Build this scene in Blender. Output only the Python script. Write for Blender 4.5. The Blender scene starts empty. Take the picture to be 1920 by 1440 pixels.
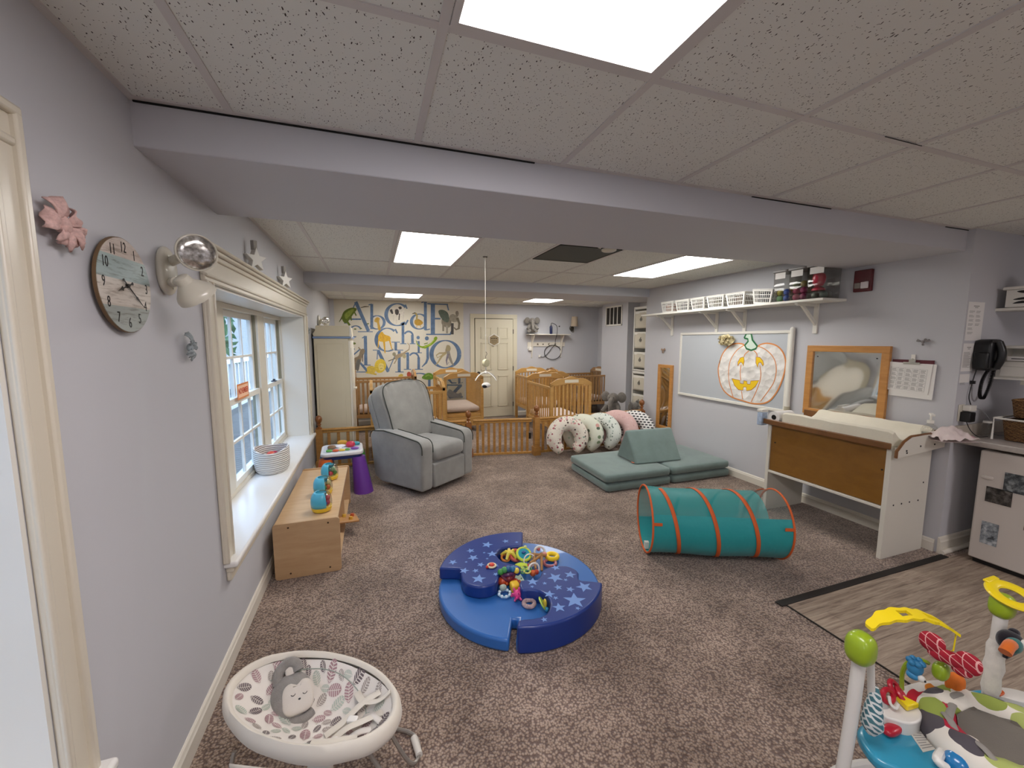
import bpy, bmesh, math, random
from mathutils import Vector, Matrix, Euler, noise
random.seed(7)
PI = math.pi
SC = bpy.context.scene
COL = SC.collection

# ------------------------------------------------------------------ camera
CAM_Z = 1.543
F_PX = 753.7
YAW, PITCH, ROLL = .33206, -.10786, .0008
_f = Vector((math.sin(YAW)*math.cos(PITCH), math.cos(YAW)*math.cos(PITCH), math.sin(PITCH)))
_r = Vector((math.cos(YAW), -math.sin(YAW), 0))
_u = _r.cross(_f)
_r2 = _r*math.cos(ROLL)+_u*math.sin(ROLL)
_u2 = -_r*math.sin(ROLL)+_u*math.cos(ROLL)
cam = bpy.data.cameras.new('camera'); camo = bpy.data.objects.new('camera', cam); COL.objects.link(camo)
M = Matrix((_r2, _u2, -_f)).transposed().to_4x4(); M.translation = (0, 0, CAM_Z)
camo.matrix_world = M
cam.sensor_width = 36; cam.lens = 36*F_PX/1920; cam.clip_start = .02; cam.clip_end = 200
SC.camera = camo

def P(u, v, ax, val):
    """room point seen at pixel (u,v) on the plane ax=val (survey helper)"""
    d = _r2*((u-960)/F_PX) + _u2*((720-v)/F_PX) + _f
    i = 'xyz'.index(ax); o = (0, 0, CAM_Z)
    t = (val-o[i])/d[i]
    return Vector((d[0]*t, d[1]*t, CAM_Z+d[2]*t))

# ------------------------------------------------------------------ materials
MATS = {}
def lin(c):
    if isinstance(c, str):
        c = tuple(int(c[i:i+2], 16)/255 for i in (0, 2, 4))
    return tuple((x/12.92 if x <= .04045 else ((x+.055)/1.055)**2.4) for x in c[:3]) + (1,)
class NT:
    def __init__(s, name):
        s.m = bpy.data.materials.new(name); s.m.use_nodes = True
        s.n = s.m.node_tree.nodes; s.l = s.m.node_tree.links
        s.b = s.n['Principled BSDF']; s.out = s.n['Material Output']
    def add(s, t, **k):
        x = s.n.new(t)
        for a, b in k.items(): setattr(x, a, b)
        return x
    def link(s, a, b): s.l.new(a, b)
    def coord(s, scale=(1, 1, 1), rot=(0, 0, 0), kind='Object'):
        t = s.add('ShaderNodeTexCoord'); mp = s.add('ShaderNodeMapping')
        mp.inputs['Scale'].default_value = scale; mp.inputs['Rotation'].default_value = rot
        s.link(t.outputs[kind], mp.inputs[0]); return mp.outputs[0]
    def noise(s, vec, scale, detail=3, rough=.5):
        x = s.add('ShaderNodeTexNoise'); x.inputs['Scale'].default_value = scale
        x.inputs['Detail'].default_value = detail; x.inputs['Roughness'].default_value = rough
        if vec is not None: s.link(vec, x.inputs['Vector'])
        return x
    def ramp(s, fac, stops, interp='LINEAR'):
        r = s.add('ShaderNodeValToRGB'); r.color_ramp.interpolation = interp
        e = r.color_ramp.elements
        while len(e) < len(stops): e.new(.5)
        for i, (p, c) in enumerate(stops):
            e[i].position = p; e[i].color = lin(c) if not isinstance(c, float) else (c, c, c, 1)
        s.link(fac, r.inputs[0]); return r.outputs[0]
    def bump(s, h, strength=.3, dist=.002):
        b = s.add('ShaderNodeBump'); b.inputs['Strength'].default_value = strength; b.inputs['Distance'].default_value = dist
        s.link(h, b.inputs['Height']); s.link(b.outputs[0], s.b.inputs['Normal'])
def plain(name, col, rough=.5, metal=0, var=.0, nscale=8, bump=0, bscale=200, bdist=.001, sheen=0, spec=.5, coat=0, trans=0, ior=1.45, alpha=1, emit=0):
    if name in MATS: return MATS[name]
    t = NT(name); b = t.b
    b.inputs['Base Color'].default_value = lin(col); b.inputs['Roughness'].default_value = rough
    b.inputs['Metallic'].default_value = metal; b.inputs['Specular IOR Level'].default_value = spec
    if sheen: b.inputs['Sheen Weight'].default_value = sheen
    if coat: b.inputs['Coat Weight'].default_value = coat
    if trans: b.inputs['Transmission Weight'].default_value = trans; b.inputs['IOR'].default_value = ior
    if alpha < 1: b.inputs['Alpha'].default_value = alpha
    if emit: b.inputs['Emission Color'].default_value = lin(col); b.inputs['Emission Strength'].default_value = emit
    if var or bump:
        v = t.coord()
    if var:
        n = t.noise(v, nscale, 4, .6)
        c = lin(col); lo = tuple(x*(1-var) for x in c[:3])+(1,); hi = tuple(min(1, x*(1+var)) for x in c[:3])+(1,)
        r = t.add('ShaderNodeValToRGB'); r.color_ramp.elements[0].color = lo; r.color_ramp.elements[1].color = hi
        r.color_ramp.elements[0].position = .3; r.color_ramp.elements[1].position = .7
        t.link(n.outputs[0], r.inputs[0]); t.link(r.outputs[0], b.inputs['Base Color'])
    if bump:
        n2 = t.noise(v, bscale, 2); t.bump(n2.outputs[0], bump, bdist)
    MATS[name] = t.m; return t.m
def wood(name, c1, c2, rough=.4, scale=(3, 3, 40), band=.5, rot=(0, 0, 0), coat=.2):
    if name in MATS: return MATS[name]
    t = NT(name); v = t.coord(scale, rot)
    n = t.noise(v, 2.0, 6, .6); n.inputs['Distortion'].default_value = .6
    c = t.ramp(n.outputs[0], [(.25, c1), (.7, c2)])
    t.link(c, t.b.inputs['Base Color']); t.b.inputs['Roughness'].default_value = rough
    t.b.inputs['Coat Weight'].default_value = coat
    t.bump(n.outputs[0], .15, .001)
    MATS[name] = t.m; return t.m
def fabric(name, col, var=.15, nscale=6, rough=.9, bscale=350, sheen=.3, bdist=.002, bump=.4):
    return plain(name, col, rough, var=var, nscale=nscale, bump=bump, bscale=bscale, bdist=bdist, sheen=sheen, spec=.2)

# ------------------------------------------------------------------ mesh builder
class MB:
    def __init__(s): s.v = []; s.f = []; s.mi = []
    def add(s, vs, fs, mi=0, M=None):
        o = len(s.v)
        for p in vs:
            p = Vector(p); s.v.append(M @ p if M else p)
        for f in fs: s.f.append(tuple(i+o for i in f)); s.mi.append(mi)
        return s
    def box(s, x0, x1, y0, y1, z0, z1, mi=0, M=None):
        if x0 > x1: x0, x1 = x1, x0
        if y0 > y1: y0, y1 = y1, y0
        if z0 > z1: z0, z1 = z1, z0
        vs = [(x, y, z) for z in (z0, z1) for y in (y0, y1) for x in (x0, x1)]
        return s.add(vs, [(0, 2, 3, 1), (4, 5, 7, 6), (0, 1, 5, 4), (2, 6, 7, 3), (0, 4, 6, 2), (1, 3, 7, 5)], mi, M)
    def cbox(s, c, d, mi=0, M=None):
        return s.box(c[0]-d[0]/2, c[0]+d[0]/2, c[1]-d[1]/2, c[1]+d[1]/2, c[2]-d[2]/2, c[2]+d[2]/2, mi, M)
    def rings(s, rings, closed_ring=True, caps=True, closed=False, mi=0, M=None):
        n = len(rings[0]); vs = [p for r in rings for p in r]; fs = []
        R = len(rings)
        for a in range(R if closed else R-1):
            b = (a+1) % R
            for i in range(n if closed_ring else n-1):
                j = (i+1) % n
                fs.append((a*n+i, a*n+j, b*n+j, b*n+i))
        if caps and not closed:
            fs.append(tuple(reversed(range(n)))); fs.append(tuple((R-1)*n+i for i in range(n)))
        return s.add(vs, fs, mi, M)
    def cyl(s, p0, p1, r0, r1=None, n=16, mi=0, M=None, caps=True):
        r1 = r0 if r1 is None else r1
        p0 = Vector(p0); p1 = Vector(p1); q = (p1-p0).to_track_quat('Z', 'Y')
        R = []
        for p, r in ((p0, r0), (p1, r1)):
            R.append([p + q @ Vector((r*math.cos(2*PI*i/n), r*math.sin(2*PI*i/n), 0)) for i in range(n)])
        return s.rings(R, caps=caps, mi=mi, M=M)
    def tube(s, pts, r, n=8, closed=False, mi=0, M=None, flat=1.0, up=None):
        pts = [Vector(p) for p in pts]; L = len(pts); R = []
        prev = None
        for i, p in enumerate(pts):
            a = pts[(i-1) % L] if (closed or i > 0) else p
            b = pts[(i+1) % L] if (closed or i < L-1) else p
            t = (b-a)
            if t.length < 1e-9: t = Vector((0, 0, 1))
            t.normalize()
            if prev is None:
                x = Vector(up) if up else (Vector((0, 0, 1)) if abs(t.z) < .9 else Vector((1, 0, 0)))
            else: x = prev
            x = x - t*x.dot(t)
            if x.length < 1e-6: x = t.orthogonal()
            x.normalize(); prev = x; y = t.cross(x)
            rr = r[i] if isinstance(r, (list, tuple)) else r
            R.append([p + x*(rr*flat*math.cos(2*PI*k/n)) + y*(rr*math.sin(2*PI*k/n)) for k in range(n)])
        return s.rings(R, closed=closed, mi=mi, M=M)
    def lathe(s, prof, n=20, mi=0, M=None, a0=0, a1=2*PI):
        full = abs(a1-a0-2*PI) < 1e-6
        m = n if full else n+1
        R = [[Vector((r*math.cos(a0+(a1-a0)*i/n), r*math.sin(a0+(a1-a0)*i/n), z)) for i in range(m)] for r, z in prof]
        return s.rings(R, closed_ring=full, caps=full and True, mi=mi, M=M)
    def ell(s, c, r, nu=16, nv=10, mi=0, M=None, fn=None):
        if not isinstance(r, (tuple, list, Vector)): r = (r, r, r)
        c = Vector(c); R = []
        for j in range(nv+1):
            t = PI*(j/nv); t = min(max(t, .03), PI-.03)
            ring = []
            for i in range(nu):
                a = 2*PI*i/nu
                d = Vector((math.sin(t)*math.cos(a), math.sin(t)*math.sin(a), -math.cos(t)))
                k = fn(d) if fn else 1
                ring.append(c + Vector((d.x*r[0]*k, d.y*r[1]*k, d.z*r[2]*k)))
            R.append(ring)
        return s.rings(R, mi=mi, M=M)
    def torus(s, c, R, r, n=24, m=10, mi=0, M=None, axis='z', flat=1):
        c = Vector(c); q = {'z': Matrix.Identity(3), 'x': Euler((0, PI/2, 0)).to_matrix(), 'y': Euler((PI/2, 0, 0)).to_matrix()}[axis]
        rg = []
        for i in range(n):
            a = 2*PI*i/n
            rg.append([c + q @ Vector(((R+r*math.cos(2*PI*k/m))*math.cos(a), (R+r*math.cos(2*PI*k/m))*math.sin(a), r*flat*math.sin(2*PI*k/m))) for k in range(m)])
        return s.rings(rg, closed=True, mi=mi, M=M)
    def prism(s, poly, z0, z1, mi=0, M=None):
        n = len(poly)
        a = sum(poly[i][0]*poly[(i+1) % n][1]-poly[(i+1) % n][0]*poly[i][1] for i in range(n))
        if a < 0: poly = poly[::-1]
        vs = [(x, y, z0) for x, y in poly]+[(x, y, z1) for x, y in poly]
        fs = [tuple(reversed(range(n))), tuple(range(n, 2*n))]+[(i, (i+1) % n, n+(i+1) % n, n+i) for i in range(n)]
        return s.add(vs, fs, mi, M)
    def grid(s, nx, ny, fn, mi=0, M=None):
        vs = [fn(i/nx, j/ny) for j in range(ny+1) for i in range(nx+1)]
        fs = [(j*(nx+1)+i, j*(nx+1)+i+1, (j+1)*(nx+1)+i+1, (j+1)*(nx+1)+i) for j in range(ny) for i in range(nx)]
        return s.add(vs, fs, mi, M)
    def obj(s, name, mats, parent=None, smooth=35, bev=0, seg=2, sub=0, solid=0, rsurf=None):
        me = bpy.data.meshes.new(name); me.from_pydata([tuple(v) for v in s.v], [], s.f)
        if not isinstance(mats, (list, tuple)): mats = [mats]
        for m in mats: me.materials.append(m)
        for p, i in zip(me.polygons, s.mi): p.material_index = i
        bm = bmesh.new(); bm.from_mesh(me)
        bmesh.ops.recalc_face_normals(bm, faces=bm.faces); bm.to_mesh(me); bm.free()
        if smooth:
            me.polygons.foreach_set('use_smooth', [True]*len(me.polygons))
            me.set_sharp_from_angle(angle=math.radians(smooth))
        o = bpy.data.objects.new(name, me); COL.objects.link(o)
        if parent: o.parent = parent
        if solid:
            m = o.modifiers.new('solid', 'SOLIDIFY'); m.thickness = solid; m.offset = 0
        if bev:
            m = o.modifiers.new('bevel', 'BEVEL'); m.width = bev; m.segments = seg; m.limit_method = 'ANGLE'; m.angle_limit = math.radians(40)
        if sub:
            m = o.modifiers.new('sub', 'SUBSURF'); m.levels = sub; m.render_levels = sub
        return o
def tag(o, label=None, cat=None, group=None, kind=None):
    if label: o['label'] = label
    if cat: o['category'] = cat
    if group: o['group'] = group
    if kind: o['kind'] = kind
    return o
def thing(name, label, cat, loc=(0, 0, 0), rz=0, group=None, rot=None):
    o = bpy.data.objects.new(name, None); COL.objects.link(o); o.empty_display_size = .05
    o.location = loc; o.rotation_euler = rot if rot else (0, 0, rz)
    return tag(o, label, cat, group)
def kids(o): return [c for c in bpy.data.objects if c.parent == o]
def copy_tree(o, parent=None):
    ch = kids(o)
    c = o.copy(); COL.objects.link(c); c.parent = parent
    for k in ch: copy_tree(k, c)
    return c
def struct(name, mb, mat, **k):
    o = mb.obj(name, mat, **k); o['kind'] = 'structure'; return o
def TR(loc=(0, 0, 0), rx=0, ry=0, rz=0, s=1):
    m = Matrix.Translation(loc) @ Euler((rx, ry, rz)).to_matrix().to_4x4()
    if s != 1:
        sv = (s, s, s) if not isinstance(s, (tuple, list)) else s
        m = m @ Matrix.Diagonal((*sv, 1))
    return m
def text(name, body, mat, size, M, parent, ext=.001, align='CENTER', bold=0):
    cu = bpy.data.curves.new(name, 'FONT'); cu.body = body; cu.size = size; cu.extrude = ext; cu.align_x = align; cu.align_y = 'CENTER'
    cu.offset = bold; cu.resolution_u = 3
    t = bpy.data.objects.new(name, cu); COL.objects.link(t)
    bpy.context.view_layer.update()
    me = bpy.data.meshes.new_from_object(t.evaluated_get(bpy.context.evaluated_depsgraph_get()))
    bpy.data.objects.remove(t); bpy.data.curves.remove(cu)
    me.materials.clear(); me.materials.append(mat)
    o = bpy.data.objects.new(name, me); COL.objects.link(o); o.parent = parent; o.matrix_local = M
    return o
# ------------------------------------------------------------------ room constants
XL, XR, YB, ZC, ZF = -.696, 3.86, 7.75, 2.297, 2.262
YF = -2.4            # wall behind the camera
BY0, BY1, BZ = 1.668, 2.41, 2.155      # near beam
CY0, CY1, CZ = 5.02, 5.78, 2.175       # far beam
XN = 4.42            # vent wall
XW = 4.66
XK = 4.95            # kitchenette side wall

# wall paint
def wallpaint(name, col):
    t = NT(name); v = t.coord()
    n = t.noise(v, 1.2, 3); c = lin(col)
    r = t.add('ShaderNodeValToRGB'); r.color_ramp.elements[0].color = tuple(x*.96 for x in c[:3])+(1,); r.color_ramp.elements[1].color = tuple(x*1.03 for x in c[:3])+(1,)
    t.link(n.outputs[0], r.inputs[0]); t.link(r.outputs[0], t.b.inputs['Base Color'])
    t.b.inputs['Roughness'].default_value = .6; t.b.inputs['Specular IOR Level'].default_value = .3
    n2 = t.noise(v, 260, 2); t.bump(n2.outputs[0], .12, .0006); return t.m
M_wall = wallpaint('wall_paint', 'c6c6ca')
M_beam = wallpaint('beam_paint', 'c7c7cc')
M_trim = plain('trim_paint', 'e3ddd0', .35, bump=.05, bscale=60)
M_white = plain('white_paint', 'e6e3da', .4)
M_sill = plain('sill_paint', 'e8e6e2', .25)
# carpet
t = NT('carpet'); v = t.coord()
vo = t.add('ShaderNodeTexVoronoi'); vo.inputs['Scale'].default_value = 105; t.link(v, vo.inputs['Vector'])
na = t.noise(v, 2.2, 4, .6); nb = t.noise(v, 130, 3, .7); nc = t.noise(v, 14, 3, .6)
mx = t.add('ShaderNodeMath', operation='MULTIPLY_ADD'); t.link(nb.outputs[0], mx.inputs[0]); mx.inputs[1].default_value = .5; t.link(vo.outputs['Distance'], mx.inputs[2])
c1 = t.ramp(mx.outputs[0], [(.35, 'dfcdbe'), (.68, 'c4b09f'), (.92, '85726a')])
c2 = t.ramp(na.outputs[0], [(.35, 'b8afa6'), (.65, 'f6f0ea')])
c3 = t.ramp(nc.outputs[0], [(.3, 'd6d2d0'), (.7, 'fbfbfb')])
m1 = t.add('ShaderNodeMixRGB', blend_type='MULTIPLY'); m1.inputs[0].default_value = 1; t.link(c1, m1.inputs[1]); t.link(c2, m1.inputs[2])
m2 = t.add('ShaderNodeMixRGB', blend_type='MULTIPLY'); m2.inputs[0].default_value = 1; t.link(m1.outputs[0], m2.inputs[1]); t.link(c3, m2.inputs[2])
t.link(m2.outputs[0], t.b.inputs['Base Color']); t.b.inputs['Roughness'].default_value = .95; t.b.inputs['Specular IOR Level'].default_value = .1
t.b.inputs['Sheen Weight'].default_value = .3
inv = t.add('ShaderNodeMath', operation='SUBTRACT'); inv.inputs[0].default_value = 1; t.link(mx.outputs[0], inv.inputs[1])
t.bump(inv.outputs[0], .8, .008); M_carpet = t.m
# vinyl plank
t = NT('vinyl_plank'); v = t.coord()
br = t.add('ShaderNodeTexBrick'); br.offset = .37; br.inputs['Scale'].default_value = 1; br.inputs['Brick Width'].default_value = 1.2; br.inputs['Row Height'].default_value = .18
br.inputs['Mortar Size'].default_value = .0012; br.inputs['Color1'].default_value = (.45, .45, .45, 1); br.inputs['Color2'].default_value = (.62, .62, .62, 1); br.inputs['Mortar'].default_value = (.2, .2, .2, 1)
t.link(v, br.inputs['Vector'])
v2 = t.coord((1.6, 26, 1)); n = t.noise(v2, 2.2, 6, .65); n.inputs['Distortion'].default_value = .8
c = t.ramp(n.outputs[0], [(.28, '6d5c50'), (.45, 'a39080'), (.62, 'c4b29e'), (.8, '917f70')])
m1 = t.add('ShaderNodeMixRGB', blend_type='MULTIPLY'); m1.inputs[0].default_value = .8; t.link(c, m1.inputs[1]); t.link(br.outputs[0], m1.inputs[2])
g = t.add('ShaderNodeMixRGB', blend_type='ADD'); g.inputs[0].default_value = .12; t.link(m1.outputs[0], g.inputs[1]); t.link(c, g.inputs[2])
t.link(g.outputs[0], t.b.inputs['Base Color']); t.b.inputs['Roughness'].default_value = .5; t.bump(n.outputs[0], .2, .001); M_vinyl = t.m
# acoustic ceiling tile with fissures
def ceil_mat():
    t = NT('ceiling_tile'); v = t.coord()
    vo = t.add('ShaderNodeTexVoronoi'); vo.inputs['Scale'].default_value = 105; t.link(v, vo.inputs['Vector'])
    w = t.noise(v, 30, 2, .5)
    mpd = t.add('ShaderNodeVectorMath', operation='ADD'); t.link(v, mpd.inputs[0])
    sc = t.add('ShaderNodeVectorMath', operation='SCALE'); t.link(w.outputs['Color'], sc.inputs[0]); sc.inputs['Scale'].default_value = .02
    t.link(sc.outputs[0], mpd.inputs[1])
    mp = t.add('ShaderNodeMapping'); mp.inputs['Scale'].default_value = (1, .38, 1); mp.inputs['Rotation'].default_value = (0, 0, .6); t.link(mpd.outputs[0], mp.inputs[0])
    vo2 = t.add('ShaderNodeTexVoronoi'); vo2.inputs['Scale'].default_value = 105; t.link(mp.outputs[0], vo2.inputs['Vector'])
    cellsel = t.add('ShaderNodeSeparateColor'); t.link(vo2.outputs['Color'], cellsel.inputs[0])
    gt = t.add('ShaderNodeMath', operation='GREATER_THAN'); t.link(cellsel.outputs[0], gt.inputs[0]); gt.inputs[1].default_value = .25
    near = t.add('ShaderNodeMath', operation='LESS_THAN'); t.link(vo2.outputs['Distance'], near.inputs[0]); near.inputs[1].default_value = .17
    a = t.add('ShaderNodeMath', operation='MULTIPLY'); t.link(gt.outputs[0], a.inputs[0]); t.link(near.outputs[0], a.inputs[1])
    near2 = t.add('ShaderNodeMath', operation='LESS_THAN'); t.link(vo.outputs['Distance'], near2.inputs[0]); near2.inputs[1].default_value = .14
    b = t.add('ShaderNodeMath', operation='MAXIMUM'); t.link(a.outputs[0], b.inputs[0]); t.link(near2.outputs[0], b.inputs[1])
    mixn = t.add('ShaderNodeMixRGB'); t.link(b.outputs[0], mixn.inputs[0]); mixn.inputs[1].default_value = lin('e2e2dc'); mixn.inputs[2].default_value = lin('4c4441')
    t.link(mixn.outputs[0], t.b.inputs['Base Color']); t.b.inputs['Roughness'].default_value = .95; t.b.inputs['Specular IOR Level'].default_value = .1
    inv = t.add('ShaderNodeMath', operation='SUBTRACT'); inv.inputs[0].default_value = 1; t.link(b.outputs[0], inv.inputs[1])
    t.bump(inv.outputs[0], .5, .002); return t.m
M_ceil = ceil_mat()
M_tee = plain('ceiling_tee', 'cfcac7', .5)
M_dark = plain('dark_gap', '141210', .9)

# ------------------------------------------------------------------ floor and ceiling
XM = 6.2
b = MB(); b.box(XL-.1, XM, YF-.1, 1.54, -.05, 0); b.box(XL-.1, XM, 1.54, YB+.1, -.05, 0)
struct('floor', b, M_carpet, smooth=0)
VX0 = 2.24
b = MB(); b.box(VX0, XM-.1, YF+.02, 1.56, .0005, .004); o = struct('floor', b, M_vinyl, smooth=0)
b = MB(); b.box(VX0-.04, XR-.02, 1.555, 1.60, .001, .008); struct('trim_1', b, plain('edge_strip', '1c1714', .6), bev=.002)
b = MB(); b.box(VX0-.006, VX0+.002, YF+.02, 1.56, .002, .006); struct('trim_2', b, plain('edge_strip', '1c1714', .6))
b = MB(); b.box(XL-.1, XM, YF-.1, BY0+.3, ZC, ZC+.05); b.box(XL-.1, XM, BY1-.3, CY0+.3, ZC, ZC+.05); b.box(XL-.1, XM, CY1-.3, YB+.1, ZF, ZF+.08)
struct('ceiling', b, M_ceil, smooth=0)
# beams
b = MB(); b.box(XL-.02, XM, BY0, BY1, BZ, ZC+.02); struct('trim_3', b, M_beam, bev=.004)
b = MB(); b.box(XL-.02, XM, CY0, CY1, CZ, ZC+.02); struct('trim_4', b, M_beam, bev=.004)
# ceiling tee grid
X0 = -.4229; TW = .6096; tz = ZC
LX = [X0+TW*k for k in range(-0, 9)]
b = MB()
def tee_y(x, y0, y1, z): b.box(x-.012, x+.012, y0, y1, z-.004, z+.002)
def tee_x(y, x0, x1, z): b.box(x0, x1, y-.012, y+.012, z-.0035, z+.002)
for x in LX: tee_y(x, YF, BY0, ZC)
for y in (1.053, 1.053-1.2192, 1.053-2*1.2192): tee_x(y, XL, XM-.1, ZC)
tee_x(BY0-.012, XL, XM, ZC)
for x in LX: tee_y(x, BY1, CY0, ZC)
Y1 = 2.934; Y2 = Y1+1.2192
for y in (Y1, Y2): tee_x(y, XL, XR, ZC)
tee_x(CY0-.012, XL, XR, ZC)
for x in LX: tee_y(x, CY1, YB, ZF)
for y in (5.93, 7.15): tee_x(y, XL, XW, ZF)
for (y0, y1, z) in ((YF, BY0, ZC), (BY1, CY0, ZC), (CY1, YB, ZF)): b.box(XL, XL+.02, y0, y1, z-.004, z+.001)
struct('trim_5', b, M_tee, smooth=0)
b = MB()   # thin dark gaps where tiles sit off the tees
b.box(XL+.01, X0+.9*TW*2, BY0-.006, BY0+.001, ZC-.009, ZC-.0045)
for (x0, x1) in ((1.9, 2.5), (3.6, 3.9)): b.box(x0, x1, BY0-.005, BY0+.001, ZC-.008, ZC-.0045)
b.box(X0+4*TW-.2, X0+4*TW+.02, 1.038, 1.041, ZC-.005, ZC-.0035)
struct('trim_6', b, M_dark, smooth=0)

# ------------------------------------------------------------------ walls
T = .35
WZ0, WZ1 = .50, 1.80      # window openings
WA = (-1.75, 1.085); WB = (2.225, 4.86); WZT = {1: 1.935, 2: 1.80}
b = MB()
def lw(y0, y1, z0=0, z1=2.4): b.box(XL-T, XL, y0, y1, z0, z1)
lw(YF-.1, WA[0]); lw(WA[1], WB[0]); lw(WB[1], YB+.1)
for k, w in ((1, WA), (2, WB)): lw(w[0], w[1], 0, WZ0); lw(w[0], w[1], WZT[k], 2.4)
struct('wall_left', b, M_wall, smooth=0)
b = MB(); b.box(XR, XR+.14, BY0+.04, 5.07, 0, 2.4); struct('wall_right', b, M_wall, smooth=0)
b = MB(); b.box(XL-T, XW+.1, YB, YB+.12, 0, 2.4); struct('wall_back', b, M_wall, smooth=0)
b = MB(); b.box(XN, XW, 6.33, 7.20, 0, 2.4); b.box(XW, XW+.1, 7.10, YB, 0, 2.4); b.box(XW, XW+.1, 5.0, 6.4, 0, 2.4); b.box(XR+.14, XW+.1, 4.97, 5.07, 0, 2.4)
struct('wall_niche', b, M_wall, smooth=0)
b = MB(); b.box(XR, XK+.1, BY0-.04, BY0+.04, 0, 2.4); struct('wall_kitchen', b, M_wall, smooth=0)
b = MB(); b.box(XK, XK+.1, YF, BY0-.04, 0, 2.4); struct('wall_side', b, M_wall, smooth=0)
b = MB(); b.box(XL-T, XM, YF-.12, YF, 0, 2.4); struct('wall_front', b, M_wall, smooth=0)

# baseboards
def baseboard(name, p0, p1, nrm, h=.09, t=.014):
    p0 = Vector(p0); p1 = Vector(p1); d = p1-p0; L = d.length; ang = math.atan2(d.y, d.x)
    n = Vector(nrm); side = 1 if (Matrix.Rotation(ang, 3, 'Z') @ Vector((0, 1, 0))).dot(n) > 0 else -1
    prof = [(0, 0), (t, 0), (t, h*.72), (t*.75, h*.8), (t*.55, h*.93), (t*.2, h), (0, h)]
    m = MB(); M = TR(p0, rz=ang)
    m.rings([[Vector((x, side*a, z)) for a, z in prof] for x in (0, L)], mi=0, M=M)
    return struct(name, m, M_trim, smooth=0)
baseboard('baseboard_left', (XL, YF, 0), (XL, YB, 0), (1, 0, 0))
baseboard('baseboard_right', (XR, BY0-.02, 0), (XR, 5.07, 0), (-1, 0, 0))
baseboard('baseboard_kitchen', (XR-.014, BY0-.04, 0), (XK, BY0-.04, 0), (0, -1, 0), h=.12, t=.018)
b = MB(); b.cyl((XR-.02, BY0-.07, .018), (XK, BY0-.07, .018), .017); struct('trim_7', b, M_trim)
baseboard('baseboard_back', (XL, YB, 0), (XW, YB, 0), (0, -1, 0))
baseboard('baseboard_niche', (XN, 6.33, 0), (XN, 7.2, 0), (-1, 0, 0))

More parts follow.
